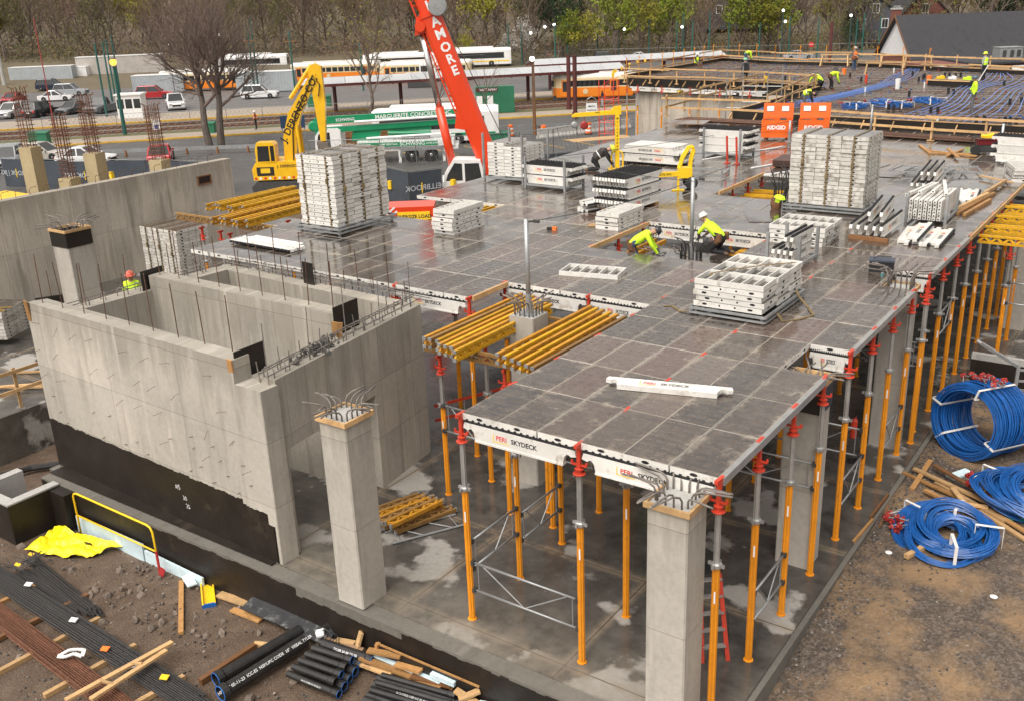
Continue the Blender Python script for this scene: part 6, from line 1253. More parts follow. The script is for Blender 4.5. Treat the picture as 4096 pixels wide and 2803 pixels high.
# steel lifeline posts and lines
def post(x, y, z, h, label, r=.055):
    t = thing('lifeline_post', label, 'post', (x, y, z), 0, 'galvanised lifeline posts'); mb = MB(); mb.tube([(0, 0, 0), (0, 0, h)], r, 10); mb.build('tube', GALV, t, smooth=True); mb = MB(); mb.tube([(0, 0, 0), (0, 0, .45)], r*1.25, 10); mb.box((0, 0, .01), (.36, .36, .02), (0, 0, .4)); mb.build('base_sleeve', GALV, t); mb = MB(); mb.tube([(-.09, 0, h-.06), (.16, .05, h-.05)], .018, 6); mb.box((.22, .06, h-.04), (.14, .05, .06)); mb.build('eye_fitting', STEELD, t)
post(-2.08, 5.1, 3.97, 2.1, 'tall galvanised lifeline post on the column stub between yellow girders'); post(-1.62, 12.3, 3.55, 2.25, 'tall galvanised lifeline post between the two kneeling workers'); post(-2.62, 32.2, ZD, 1.55, 'galvanised lifeline post behind the dirty tall stack', .05); post(-5.75, 31.0, ZD, .9, 'short galvanised post between the tool chests', .05); post(3.0, 29.4, ZD, 1.3, 'galvanised post at the white beam pile by the generator', .05)
def cable(a, b, label, sag=.12): a, b = Vector(a), Vector(b); mb = MB(); mb.tube([a+(b-a)*k/8-Z3*sag*4*(k/8)*(1-k/8) for k in range(9)], .009, 4); tag(mb.build('lifeline', STEELD), label, 'cable')
cable((-1.95, 5.0, 6.05), (-1.6, 12.3, 5.72), 'thin lifeline from the column stub post to the opening post'); cable((-1.62, 12.3, 5.75), (-2.6, 32.2, 5.5), 'thin lifeline from the opening post toward the rear post'); cable((-9.8, 17, 5.1), (-5.75, 31, 4.9), 'thin lifeline across the deck toward the tool chests'); cable((-1.62, 12.3, 5.7), (-9.3, 17.6, 5.1), 'thin lifeline from the opening post to the left rack'); cable((-7.5, 24.0, 4.4), (-3.4, 29.5, 4.2), 'thick black cable across the deck before the tool chests', .05)
for x, y in ((-5.9, 24.64), (-5.45, 24.5)):
    t = thing('red_standard', 'red tubular standard %s' % ('leaning by the beam pile' if x < -5.7 else 'leaning toward the plywood stack'), 'post', (x, y, ZD), 0, 'red standards'); mb = MB(); mb.tube([(0, 0, 0), (-.06, 0, 1.05)], .045, 8); mb.build('tube', REDH, t); mb = MB(); mb.box((0, 0, .02), (.2, .2, .03)); mb.build('foot_plate', REDH, t)
t = thing('lunch_cooler', 'dark cooler box beside the bent column bars on the deck edge', 'cooler', (3.55, 11.75, ZD), .2); mb = MB(); mb.box((0, 0, .13), (.55, .34, .26)); mb.build('box_body', BLACKP, t); mb = MB(); mb.box((0, 0, .275), (.57, .36, .04)); mb.build('lid', M('blue_grey_lid', (.05, .06, .08), .5), t); mb = MB(); mb.tube([(-.2, 0, .3), (-.1, 0, .36), (.2, .05, .35)], .015, 5); mb.build('handle', BLACKP, t)
mb = MB(); mb.lathe([(.033, 0), (.033, .1), (.028, .12)], 10); mb.lathe([(.034, .02), (.034, .1)], 10, (0, 0, 0), None, 1); tag(mb.build('drink_can', [GALV, M('can_teal', (.1, .3, .3), .4)], None, loc=(3.72, 11.2, ZD)), 'drink can standing before the cooler box', 'can')
mb = MB(); mb.box((0, 0, .04), (.22, .09, .08), (0, 0, .2)); mb.box((.12, .02, .05), (.12, .1, .1), (0, 0, .2), 1); tag(mb.build('cordless_tool', [BLACKP, ORVEST], None, loc=(-5.9, 11.9, ZD)), 'small black and orange tool lying alone on the deck', 'tool')
t = thing('tool_bag', 'brown tool bag topped by a hi-vis vest beside the dirty tall stack', 'tool bag', (-1.2, 17.4, ZD)); mb = MB(); mb.lathe([(.14, 0), (.17, .15), (.15, .34)], 10); mb.build('bag', LEATH, t); mb = MB(); mb.lathe([(.13, .31), (.19, .35), (.15, .41), (.05, .44)], 7, (.03, 0, 0), Matrix.Rotation(.25, 4, 'Y')); mb.box((.1, -.12, .3), (.14, .05, .16), (.2, .3, .4)); mb.build('vest', HIVIS, t)
bentbars(deck, -1.3, 18.0, ZD, .2, REBARK, .2, .9, 3)
bentbars(deck, -2.0, 21.3, 3.6, .28, REBARK, .25, .95, 3)
# ---------------------------------------------------------------- people: one skinned body each
def skinned(joints, bones, radii, root):
    me = bpy.data.meshes.new('body'); names = list(joints); me.from_pydata([joints[n] for n in names], [(names.index(a), names.index(b)) for a, b in bones], [])
    o = bpy.data.objects.new('body', me); COL.objects.link(o); m = o.modifiers.new('s', 'SKIN'); m.use_smooth_shade = True
    sv = me.skin_vertices[0].data
    for i, n in enumerate(names): sv[i].radius = (radii[n], radii[n]); sv[i].use_root = (n == root)
    s_ = o.modifiers.new('u', 'SUBSURF'); s_.levels = 1; s_.render_levels = 1
    dg = bpy.context.evaluated_depsgraph_get(); me2 = bpy.data.meshes.new_from_object(o.evaluated_get(dg)); bpy.data.objects.remove(o); return me2
BON = [('pelvis', 'waist'), ('waist', 'chest'), ('chest', 'neck'), ('neck', 'head'), ('head', 'crown')]
for s_ in 'lr': BON += [('chest', s_+'sh'), (s_+'sh', s_+'el'), (s_+'el', s_+'wr'), (s_+'wr', s_+'ha'), ('pelvis', s_+'hip'), (s_+'hip', s_+'kn'), (s_+'kn', s_+'an'), (s_+'an', s_+'to')]
RAD = dict(pelvis=.155, waist=.15, chest=.165, neck=.06, head=.098, crown=.075, sh=.075, el=.055, wr=.042, ha=.038, hip=.1, kn=.075, an=.058, to=.045)
STD = dict(pelvis=(0, 0, .95), waist=(0, 0, 1.12), chest=(0, .01, 1.36), neck=(0, .01, 1.52), head=(0, .03, 1.63), crown=(0, .02, 1.72),
  lsh=(-.19, 0, 1.43), lel=(-.25, -.02, 1.16), lwr=(-.24, .08, .93), lha=(-.23, .11, .84), rsh=(.19, 0, 1.43), rel=(.25, -.02, 1.16), rwr=(.24, .08, .93), rha=(.23, .11, .84),
  lhip=(-.1, 0, .9), lkn=(-.11, .03, .5), lan=(-.12, 0, .08), lto=(-.13, .16, .04), rhip=(.1, 0, .9), rkn=(.11, .03, .5), ran=(.12, 0, .08), rto=(.13, .16, .04))
KNEEL = dict(STD, pelvis=(0, -.1, .48), waist=(0, .06, .6), chest=(0, .30, .74), neck=(0, .44, .80), head=(0, .54, .83), crown=(0, .60, .86), lsh=(-.19, .32, .78), lel=(-.24, .48, .56), lwr=(-.2, .62, .32), lha=(-.2, .66, .24), rsh=(.19, .32, .78), rel=(.26, .44, .52), rwr=(.2, .6, .28), rha=(.2, .66, .2), lhip=(-.1, -.1, .45), lkn=(-.14, .14, .09), lan=(-.13, -.3, .08), lto=(-.13, -.42, .05), rhip=(.1, -.1, .45), rkn=(.14, .1, .09), ran=(.13, -.34, .08), rto=(.13, -.46, .05))
BEND = dict(STD, pelvis=(0, -.12, .88), waist=(0, .05, .98), chest=(0, .28, 1.02), neck=(0, .42, .98), head=(0, .50, .93), crown=(0, .56, .88), lsh=(-.19, .30, 1.03), lel=(-.22, .36, .74), lwr=(-.18, .44, .48), lha=(-.17, .46, .39), rsh=(.19, .30, 1.03), rel=(.24, .34, .72), rwr=(.16, .46, .46), rha=(.14, .48, .37), lhip=(-.1, -.12, .84), lkn=(-.12, .02, .46), lan=(-.13, -.04, .08), lto=(-.13, .12, .04), rhip=(.1, -.12, .84), rkn=(.12, .06, .46), ran=(.14, .06, .08), rto=(.14, .22, .04))
SIT = dict(STD, pelvis=(0, 0, .42), waist=(0, .02, .58), chest=(0, .06, .84), neck=(0, .07, 1.0), head=(0, .1, 1.1), crown=(0, .09, 1.19), lsh=(-.19, .05, .9), lel=(-.25, .12, .66), lwr=(-.2, .3, .52), lha=(-.18, .38, .48), rsh=(.19, .05, .9), rel=(.25, .12, .66), rwr=(.2, .3, .52), rha=(.18, .38, .48), lhip=(-.1, 0, .4), lkn=(-.14, .4, .42), lan=(-.14, .42, .08), lto=(-.14, .57, .04), rhip=(.1, 0, .4), rkn=(.14, .38, .38), ran=(.14, .36, .08), rto=(.14, .5, .04))
def person(label, loc, rz, pose, top, pants, hat=None, vest=None, boots=BOOT, sleeve=None, glove=GLOVE, hood=False, bag=None, scale=1.0, group=None, belt=False, face=True):
    J = dict(pose); rad = {n: RAD[n[1:]] if n[1:] in RAD and n not in RAD else RAD[n] for n in J}
    me = skinned(J, BON, rad, 'pelvis'); mats = [SKIN, top, sleeve or top, pants, boots, glove, BLACKC if hood else SKIN]
    for m in mats: me.materials.append(m)
    cls = []
    for a, b in BON:
        k = b[1:] if b[0] in 'lr' and b not in J or b[0] in 'lr' and b[1:] in RAD else b
        cls.append((Vector(J[a]), Vector(J[b]), {'waist': 1, 'chest': 1, 'neck': 1, 'head': 6 if hood else 0, 'crown': 6 if hood else 0, 'sh': 1, 'el': 1, 'wr': 2, 'ha': 5, 'hip': 3, 'kn': 3, 'an': 3, 'to': 4}[k]))
    for p in me.polygons:
        c = p.center; best = min(cls, key=lambda s_: ((c-s_[0])-(s_[1]-s_[0])*max(0, min(1, (c-s_[0]).dot(s_[1]-s_[0])/max(1e-6, (s_[1]-s_[0]).length_squared)))).length); p.material_index = best[2]
    t = thing('person', label, 'person', loc, rz, group); t.scale = (scale,)*3; put('body', me, t)
    H, Cr, Nk = Vector(J['head']), Vector(J['crown']), Vector(J['neck']); up = (Cr-Nk).normalized(); fw_ = Vector((0, 1, 0)); fw_ = (fw_-up*fw_.dot(up)); fw_ = fw_.normalized() if fw_.length > .2 else Vector((0, 0, -1)); sd = fw_.cross(up)
    Mh = Matrix(((sd.x, fw_.x, up.x, H.x), (sd.y, fw_.y, up.y, H.y), (sd.z, fw_.z, up.z, H.z), (0, 0, 0, 1)))
    if face and not hood:
        mb = MB(); mb.box(Mh @ Vector((0, .115, -.01)), (.025, .03, .04), Mh.to_3x3()); mb.build('nose', SKIN, t)
        for s_ in (-1, 1): mb = MB(); mb.box(Mh @ Vector((s_*.038, .098, .02)), (.028, .012, .014), Mh.to_3x3()); mb.build('eye', BLACKC, t); mb = MB(); mb.box(Mh @ Vector((s_*.102, .0, 0)), (.018, .035, .055), Mh.to_3x3()); mb.build('ear', SKIN, t)
        mb = MB(); mb.box(Mh @ Vector((0, .1, -.055)), (.045, .01, .01), Mh.to_3x3()); mb.build('mouth', REDT, t)
    if hat:
        mb = MB(); prof = [(.155, .045), (.158, .058), (.128, .066), (.125, .10), (.10, .15), (.055, .178), (.012, .186)]; vs = []
        mb.lathe(prof, 14, (0, 0, 0), Mh); mb.box(Mh @ Vector((0, .14, .05)), (.16, .1, .012), Mh.to_3x3()); mb.box(Mh @ Vector((0, 0, .18)), (.03, .2, .02), Mh.to_3x3()); h_ = mb.build('hard_hat', hat, t)
    Ch, Wa, Pe = Vector(J['chest']), Vector(J['waist']), Vector(J['pelvis'])
    if vest:
        mb = MB(); rings = []
        ax = (Ch-Pe).normalized(); sx_ = Vector((1, 0, 0)); fy = ax.cross(sx_) if ax.cross(sx_).length else fw_
        for p, rx, ry in ((Pe+ax*.06, .185, .165), (Wa, .185, .165), (Ch-ax*.04, .215, .185), (Ch+ax*.09, .16, .13)): rings.append([p+sx_*rx*math.cos(a)+fy*ry*math.sin(a) for a in [2*math.pi*k/12 for k in range(12)]])
        mb.loft(rings); mb.build('safety_vest', vest, t)
        mb = MB(); rings = []
        for d_ in (-.02, .02): rings.append([Wa+ax*(.05+d_)+sx_*.2*math.cos(a)+fy*.18*math.sin(a) for a in [2*math.pi*k/12 for k in range(12)]])
        mb.loft(rings, cap=False); mb.build('reflective_band', WHTPR, t)
    if belt:
        mb = MB(); ax = (Wa-Pe).normalized(); fy = ax.cross(Vector((1, 0, 0)))
        for x, y, s_ in ((-.2, -.02, .2), (.2, -.02, .2), (.14, .12, .14), (-.14, .12, .14)): mb.box(Pe+Vector((x, 0, 0))+fy*y-ax*.02, (.1, .12, s_))
        mb.build('tool_belt', LEATH, t)
    if bag:
        mb = MB(); mb.box(Ch*.5+Wa*.5-fw_*.22+up*.02, (.3, .16, .42), Matrix(((1, 0, 0), (0, fw_.y, up.y), (0, fw_.z, up.z)))); mb.build('backpack', bag, t)
    for h in 'lr':      # fingers
        W0, H0 = Vector(J[h+'wr']), Vector(J[h+'ha']); dd = (H0-W0).normalized(); sx_ = dd.cross(Vector((1, .2, .1))).normalized(); ny = dd.cross(sx_); mb = MB()
        for k in range(4): b0 = H0+sx_*(k-1.5)*.019; L_ = (.055, .068, .064, .048)[k]; mb.tube([b0, b0+dd*L_*.6+ny*.006, b0+dd*L_+ny*.03], [.0105, .0095, .007], 5)
        mb.tube([H0-dd*.03+sx_*.035, H0+sx_*.058+dd*.012, H0+sx_*.06+dd*.045], [.011, .0105, .008], 5); mb.build('fingers', glove, t)
    return t
WHH = M('white_hard_hat', (.75, .75, .73), .35); BLH = M('black_hard_hat', (.03, .03, .035), .35); YEH = M('yellow_hard_hat', (.75, .85, .05), .35); GRH = M('green_hard_hat', (.2, .55, .35), .4); DKH = M('patterned_hard_hat', (.08, .13, .17), .4, 0, .6, 25); TAT = M('tattooed_skin', (.17, .11, .085), .6, 0, .4, 18, 0)
def P4(x, y, z=4.3): return (x, y, z)
person('kneeling worker in hi-vis long sleeves, black helmet and jeans in the deck opening', (-2.75, 11.15, 3.62), -1.0, KNEEL, HIVIS, JEANS, BLH, belt=True, sleeve=HIVIS)
kn2 = dict(KNEEL, head=(0, .46, .93), crown=(0, .50, 1.02), neck=(0, .40, .86), chest=(0, .24, .80), rwr=(.14, .52, .42), rha=(.12, .58, .36), lwr=(-.14, .52, .42), lha=(-.12, .58, .36))
person('kneeling worker in hi-vis T-shirt and white helmet beside the steel post', (-1.15, 13.0, 3.62), 1.45, kn2, HIVIS, BLACKC, WHH, sleeve=TAT, belt=True)
person('worker in hi-vis jacket and grey trousers standing among the blue tendons', P4(-.45, 41.78, 4.22), 2.0, dict(STD, lkn=(-.2, .1, .5), lan=(-.32, .05, .08), lto=(-.36, .2, .04), rwr=(.12, .2, 1.1), rha=(.04, .24, 1.12), rel=(.27, .05, 1.18)), HIVIS, GREYC, DKH, boots=BOOT)
person('worker in hi-vis vest, yellow helmet and dark trousers raking at the back of the mat', P4(-3.21, 58.96, 4.25), 1.2, dict(STD, rwr=(.2, .3, .95), rha=(.18, .36, .9)), M('grey_hoodie', (.3, .3, .31), .85), BLACKC, YEH, vest=HIVIS)
mb = MB(); mb.tube([(-2.95, 58.7, 5.25), (-3.35, 58.3, 4.3)], .025, 6); tag(mb.build('white_rod', WHITEP), 'white rod held by the worker in the yellow helmet', 'rod')
person('worker in orange vest and dark trousers standing before the sawhorses', P4(-13.25, 64.93, 4.25), -2.0, dict(STD, lwr=(-.12, .25, 1.15), lha=(-.06, .3, 1.2), rwr=(.12, .25, 1.12), rha=(.06, .3, 1.16)), GREYC, JEANS, M('tan_hard_hat', (.4, .36, .3), .5), vest=ORVEST, belt=True)
person('worker in dark hoodie with black backpack standing on the rear left mat, back turned', P4(-16.85, 52.9, 4.25), .5, STD, GREYC, BLACKC, GRH, bag=BLACKC)
person('worker in hi-vis vest and white helmet sitting on the rear left edge board', P4(-26.2, 65.4, 4.3), -1.7, SIT, BLACKC, LEATH, WHH, vest=HIVIS)
person('worker in hi-vis top and jeans bending far over at the back of the mat', P4(-24.3, 71.3, 4.25), -.9, BEND, HIVIS, JEANS, None, sleeve=HIVIS)
person('worker in hi-vis shirt and tan helmet bending down beside the opening guardrail', P4(-10.4, 50.9, 4.3), -1.1, BEND, HIVIS, BLACKC, M('tan_hard_hat2', (.36, .31, .22), .5), sleeve=HIVIS, belt=True)
person('worker in hi-vis vest crouching next to the bending worker at the guardrail', P4(-11.0, 50.6, 4.3), 1.2, KNEEL, HIVIS, BLACKC, None, scale=1.1)
person('worker in black sleeves and hi-vis vest bending over the blue tendons behind the tool chests', P4(-8.6, 41.0, 4.2), -1.3, BEND, BLACKC, GREYC, BLH, vest=HIVIS, scale=.92)
person('worker with red and yellow helmet showing above the left wall of the shaft', (-17.2, 5.4, 1.15), -2.3, STD, HIVIS, GREYC, M('red_checked_hard_hat', (.55, .12, .08), .45, 0, .7, 30))
person('worker in dark harness crouching beside the yellow davit base', (-9.75, 21.1, ZD), -1.0, KNEEL, BLACKC, BLACKC, YEH, vest=M('black_orange_harness', (.05, .04, .035), .8, 0, .8, 12), scale=1.0)
person('pedestrian in black hoodie and pale grey trousers waiting on the station walkway', (-43.2, 79.5, -.81), 2.5, STD, BLACKC, M('pale_grey_cloth', (.35, .35, .36), .85), None, hood=True, boots=BLACKC)
person('worker in dark clothes and orange vest standing on the walkway by the blue board', (-66.6, 53.2, -.81), 2.3, STD, BLACKC, BLACKC, WHH, vest=ORVEST, boots=BLACKC)
# ---------------------------------------------------------------- cranes and trucks beyond the deck
def xz(poly, th, y0=0):   # local XZ outline extruded along y, centred
    return poly, th, Matrix(((1, 0, 0, 0), (0, 0, -1, y0+th/2), (0, 1, 0, 0), (0, 0, 0, 1)))
def pxz(mb, poly, th, y0=0, mi=0): return mb.prism(poly, th, Matrix(((1, 0, 0, 0), (0, 0, -1, y0+th/2), (0, 1, 0, 0), (0, 0, 0, 1))), mi)
def wheel(t, p, r, w_, rim=CHROME, name='wheel'):
    mb = MB(); mb.lathe([(r*.55, -w_/2), (r*.95, -w_/2), (r, -w_*.3), (r, w_*.3), (r*.95, w_/2), (r*.55, w_/2)], 18, (0, 0, 0), Matrix.Rotation(1.5708, 4, 'X')); o = mb.build(name, TYRE, t, loc=p)
    mb = MB(); mb.lathe([(r*.18, -w_*.56), (r*.3, -w_*.42), (r*.58, -w_*.46), (r*.58, w_*.46), (r*.3, w_*.42), (r*.18, w_*.56)], 14, (0, 0, 0), Matrix.Rotation(1.5708, 4, 'X')); mb.build('rim', rim, o)
# mobile crane
t = thing('mobile_crane', 'mobile crane with bright red telescopic boom and white cab beyond the deck', 'crane', (-27.34, 35.53, -1.0), CAMR)
b0, b1 = Vector((1.55, 0, 1.7)), Vector((-2.75, 0, 13.8)); ax = (b1-b0).normalized(); sdv = ax.cross(Vector((0, 1, 0))).normalized()*-1
def rect(c, a, b_): return [c+sdv*a*x+Vector((0, 1, 0))*b_*y for x, y in ((-.5, -.35), (-.35, -.5), (.35, -.5), (.5, -.35), (.5, .35), (.35, .5), (-.35, .5), (-.5, .35))]
mb = MB(); mb.loft([rect(b0-ax*1.2, 1.1, .95), rect(b0, 1.25, 1.0), rect(b0+ax*9.42, 1.25, 1.0)]); mb.build('boom', CRANER, t)
mb = MB(); mb.loft([rect(b0+ax*9.42, 1.36, 1.1), rect(b0+ax*9.62, 1.36, 1.1)]); mb.loft([rect(b0+ax*9.0, .9, .9), rect(b0+ax*12.8, 1.12, .9)]); mb.build('boom_collar', CRANER, t)
mb = MB(); p = b0+ax*9.1-sdv*.75; mb.tube([p-Vector((0, .55, 0)), p+Vector((0, .55, 0))], .3, 14); pxz(mb, [(p.x-.35, p.z-.5), (p.x+.5, p.z-.3), (p.x+.6, p.z+.5), (p.x-.2, p.z+.5)], .7); mb.build('ram_bracket', CRANER, t)
r0, r1 = Vector((-.72, -.1, 1.5)), p; ra = (r1-r0).normalized(); rm = r0+ra*((r1-r0).length*.46)
mb = MB(); mb.tube([r0, rm], .26, 14); mb.build('ram_barrel', CRANER, t, smooth=True); mb = MB(); mb.tube([rm, r1], .19, 14); mb.build('ram_rod', CHROME, t, smooth=True)
l0, l1 = Vector((-2.85, -.2, 12.6)), Vector((-.2, -.2, 5.0)); la = (l1-l0).normalized(); ls = Vector((la.z, 0, -la.x))
for o_, w_ in ((-.28, .0), (.28, .0), (0, .45)): mb = MB(); mb.tube([l0+ls*o_+Vector((0, w_, 0)), l1+ls*o_*.8+Vector((0, w_, 0))], .045, 6); mb.build('jib_chord', CRANER, t)
mb = MB(); LL = (l1-l0).length
for k in range(18):
    a, b = l0+la*LL*k/18, l0+la*LL*(k+1)/18; sg = .28 if k % 2 else -.28; mb.tube([a+ls*sg, b-ls*sg], .022, 4); mb.tube([a+ls*sg, b+Vector((0, .45, 0))], .022, 4)
mb.build('jib_lacing', CRANER, t)
mb = MB(); pxz(mb, [(-.55, 4.2), (.5, 4.0), (.65, 4.5), (.2, 5.2), (-.35, 5.3)], .5, -.2); mb.build('jib_bracket', CRANER, t)
mb = MB(); c = b0+ax*9.75+sdv*.62; mb.lathe([(.1, -.85), (.5, -.84), (.5, -.8), (.22, -.78), (.22, -.6), (.55, -.58), (.55, -.54), (.1, -.52)], 18, c, Matrix.Rotation(1.5708, 4, 'X') @ Matrix.Scale(-1, 4, (0, 0, 1))); mb.build('cable_reel', GALV, t)
mb = MB()
for ch, dpos in (('L', 9.95), ('A', 9.0), ('M', 8.28), ('O', 7.5), ('R', 6.8), ('E', 6.1)):
    q = b0+ax*dpos+sdv*.18-Vector((0, .515 if dpos < 9.2 else .47, 0)); lettering(mb, ch, .74, q, sdv, ax, 0, .035)
mb.build('lettering', WHTPR, t)
mb = MB(); pxz(mb, [(-1.4, .3), (1.2, .3), (1.2, 1.2), (.9, 2.35), (-.7, 2.45), (-1.3, 1.5)], 1.5, -.3); mb.build('cab', WHITEP, t); mb = MB(); pxz(mb, [(-1.2, 1.2), (-.2, 1.2), (-.2, 2.2), (-.65, 2.25), (-1.1, 1.55)], 1.52, -.3); pxz(mb, [(-.05, 1.0), (1.0, 1.0), (.8, 2.2), (-.05, 2.2)], 1.52, -.3); mb.build('cab_window', GLASS, t)
mb = MB(); mb.box((1.2, .6, .6), (9, 2.6, .9)); mb.box((2.5, .8, 1.4), (3.5, 2.2, .8)); mb.build('carrier', WHITEP, t)
for x in (-2.5, -.9, 1.5, 3.2): wheel(t, (x, -.6, .55), .55, .4)
mb = MB(); mb.tube([(b0+ax*9.8+sdv*.6), Vector((2.9, 0, 2.2))], .025, 5); mb.build('hoist_rope', STEELD, t)
# red oversize-load trailer end
t = thing('oversize_trailer', 'red trailer end with yellow and black oversize sign board beyond the deck', 'trailer', (-20.6, 22.6, -1.0), CAMR)
mb = MB(); mb.box((0, 0, 1.9), (2.2, 1.5, 1.3)); mb.box((0, 0, .8), (2.6, 1.8, .6)); mb.build('body', CRANER, t); mb = MB(); mb.box((.15, -.76, 2.1), (1.5, .03, .45)); s_ = mb.build('sign_board', YELPR, t); mb = MB(); lettering(mb, 'OVERSIZE LOAD', .22, (.15, -.778, 2.1), (1, 0, 0), (0, 0, 1), 0, .03); mb.build('lettering', BLKPR, s_)
mb = MB()
for k in range(4): mb.box((-.9+.1*k, -.755, 2.2-.18*k+.2), (.5, .02, .09), (0, -.7, 0))
mb.build('warning_stripes', WHTPR, t)
for x in (-.7, .7): wheel(t, (x, -.7, .45), .45, .35)
# excavator
t = thing('excavator', 'yellow excavator with raised boom and hanging grey bucket behind the strapped panel stack', 'excavator', (-39.3, 32.0, -1.0), CAMR)
mb = MB(); pxz(mb, [(-1.9, 1.0), (1.1, 1.0), (1.25, 1.3), (1.25, 2.0), (.2, 2.15), (-1.7, 2.1), (-1.95, 1.7)], 2.4); mb.build('house', YELP, t)
mb = MB(); pxz(mb, [(-1.6, 2.05), (-.35, 2.05), (-.35, 3.2), (-.5, 3.35), (-1.5, 3.35), (-1.62, 2.9)], 1.0, -.7); mb.build('cab', YELP, t); mb = MB(); pxz(mb, [(-1.5, 2.2), (-.75, 2.2), (-.75, 3.15), (-1.45, 3.15)], 1.03, -.7); pxz(mb, [(-.66, 2.2), (-.42, 2.2), (-.42, 3.15), (-.66, 3.15)], 1.03, -.7); mb.build('cab_window', GLASS, t)
for y in (-1.0, 1.0):
    mb = MB(); pxz(mb, [(-1.7, 0), (1.5, 0), (1.85, .35), (1.85, .6), (1.5, .9), (-1.7, .9), (-2.05, .6), (-2.05, .35)], .55, y); mb.build('track', STEELD, t)
mb = MB(); pxz(mb, [(.0, 1.9), (.75, 1.8), (.95, 3.6), (1.35, 4.9), (2.55, 7.0), (2.5, 7.4), (2.2, 7.35), (.55, 5.0), (.1, 3.6)], .6, -.1); b_ = mb.build('boom', YELP, t)
mb = MB(); lettering(mb, 'J. DERENZO CO.', .62, (1.28, -.412, 5.25), (.53, 0, .85), (-.85, 0, .53), 0, .02); mb.build('lettering', BLKPR, b_)
mb = MB(); pxz(mb, [(2.05, 7.5), (2.5, 8.0), (2.9, 7.8), (2.95, 5.6), (2.75, 3.2), (2.45, 3.2), (2.2, 6.2)], .5, -.1); mb.build('stick', YELP, t)
mb = MB(); mb.tube([(.75, -.1, 5.9), (2.3, -.1, 7.9)], .13, 8); mb.build('stick_ram', YELP, t); mb = MB(); mb.tube([(1.5, -.1, 6.9), (2.35, -.1, 7.95)], .08, 8); mb.build('stick_ram_rod', CHROME, t)
for y in (-.5, .35): mb = MB(); mb.tube([(1.15, y, 1.6), (1.05, y, 4.3)], .1, 8); mb.build('boom_ram', YELP, t)
mb = MB(); pxz(mb, [(2.2, 3.2), (2.9, 3.1), (3.0, 2.4), (2.85, 1.8), (2.55, 1.6), (2.35, 2.1)], .9, -.1); mb.build('bucket', M('bucket_steel', (.19, .16, .14), .7, .3, .3, 3), t)
mb = MB()
for y in (-.45, -.5): mb.tube([(.6, y, 2.0), (.75, y, 3.9), (1.0, y, 4.9), (1.9, y, 6.4), (2.35, y+.05, 7.3), (2.75, y, 6.7), (2.6, y, 6.0)], .035, 5)
mb.build('hydraulic_hose', BLACKP, t)
mb = MB(); mb.box((-1.1, -1.205, 1.55), (1.1, .012, .55)); mb.box((-1.1, -1.212, 1.6), (.6, .012, .3), None, 1); mb.build('company_badge', [BLKPR, YELPR], t); mb = MB(); lettering(mb, 'J. DERENZO CO.', .24, (.55, -1.21, 1.85), (1, 0, 0), (0, 0, 1), 0, .02); mb.build('lettering', BLKPR, t)
mb = MB()
for k in range(10): mb.box((-1.75+.3*k, -1.207, 1.12), (.15, .012, .14), None, k % 2)
mb.build('reflective_band', [REDPR, WHTPR], t)
# concrete pump truck
t = thing('concrete_pump_truck', 'white concrete pump truck with folded green boom beside the excavator', 'truck', (-41.6, 44.3, -1.0), CAMR)
mb = MB(); mb.box((.6, 0, 1.05), (9.6, 2.3, .3)); mb.box((1.5, -.1, 1.45), (7.2, 2.4, .5)); mb.build('chassis_deck', WHITEP, t)
mb = MB(); pxz(mb, [(-5.3, .6), (-3.3, .6), (-3.3, 2.55), (-3.5, 2.7), (-4.8, 2.7), (-5.2, 2.2)], 2.3); mb.build('cab', WHITEP, t); mb = MB(); pxz(mb, [(-4.75, 1.6), (-4.1, 1.6), (-4.1, 2.45), (-4.65, 2.45)], 2.33); pxz(mb, [(-5.12, 1.6), (-4.86, 1.6), (-4.8, 2.4), (-4.95, 2.3)], 2.33); mb.build('cab_window', GLASS, t)
mb = MB(); mb.box((.9, -1.32, 1.42), (6.0, .02, .32)); g_ = mb.build('side_stripe', GREENP, t); mb = MB()
for tx, x, sz in (('SCHWING', 2.0, .4), ('PUMP RENTALS', .2, .2), ('FLATWORK', -1.6, .2), ('LASER SCREED', 3.6, .18)): lettering(mb, tx, sz, (x, -1.335, 1.43), (1, 0, 0), (0, 0, 1), 0, .01)
mb.build('lettering', WHTPR, g_)
mb = MB(); mb.box((2.3, -1.3, 1.85), (2.1, .03, .18)); mb.build('name_plate', BLKPR, t); mb = MB(); lettering(mb, 'MARGUERITE CONCRETE INC.', .15, (2.3, -1.32, 1.85), (1, 0, 0), (0, 0, 1)); mb.build('plate_lettering', WHTPR, t)
mb = MB(); pxz(mb, [(-5.3, 3.0), (5.6, 3.35), (5.7, 3.75), (-5.0, 3.55), (-5.4, 3.3)], .45, -.6); bo = mb.build('upper_boom', GREENP, t); mb = MB(); lettering(mb, 'MARGUERITE CONCRETE INC.', .42, (2.2, -.84, 3.47), (1, 0, .03), (-.03, 0, 1), 0, .02); lettering(mb, 'SCHWING', .3, (-2.9, -.84, 3.3), (1, 0, .03), (-.03, 0, 1), 0, .02); mb.build('lettering', WHTPR, bo)
mb = MB(); pxz(mb, [(-5.3, 2.35), (5.7, 2.7), (5.9, 3.05), (-5.0, 2.75)], .45, -.6); mb.build('lower_boom', GREENP, t); mb = MB(); mb.lathe([(.3, -.5), (.42, -.4), (.42, .4), (.3, .5)], 12, (5.9, -.5, 3.1), Matrix.Rotation(1.57, 4, 'X')); mb.lathe([(.3, -.4), (.4, -.3), (.4, .3), (.3, .4)], 12, (-5.3, -.5, 2.9), Matrix.Rotation(1.57, 4, 'X')); mb.build('boom_knuckle', GREENP, t)
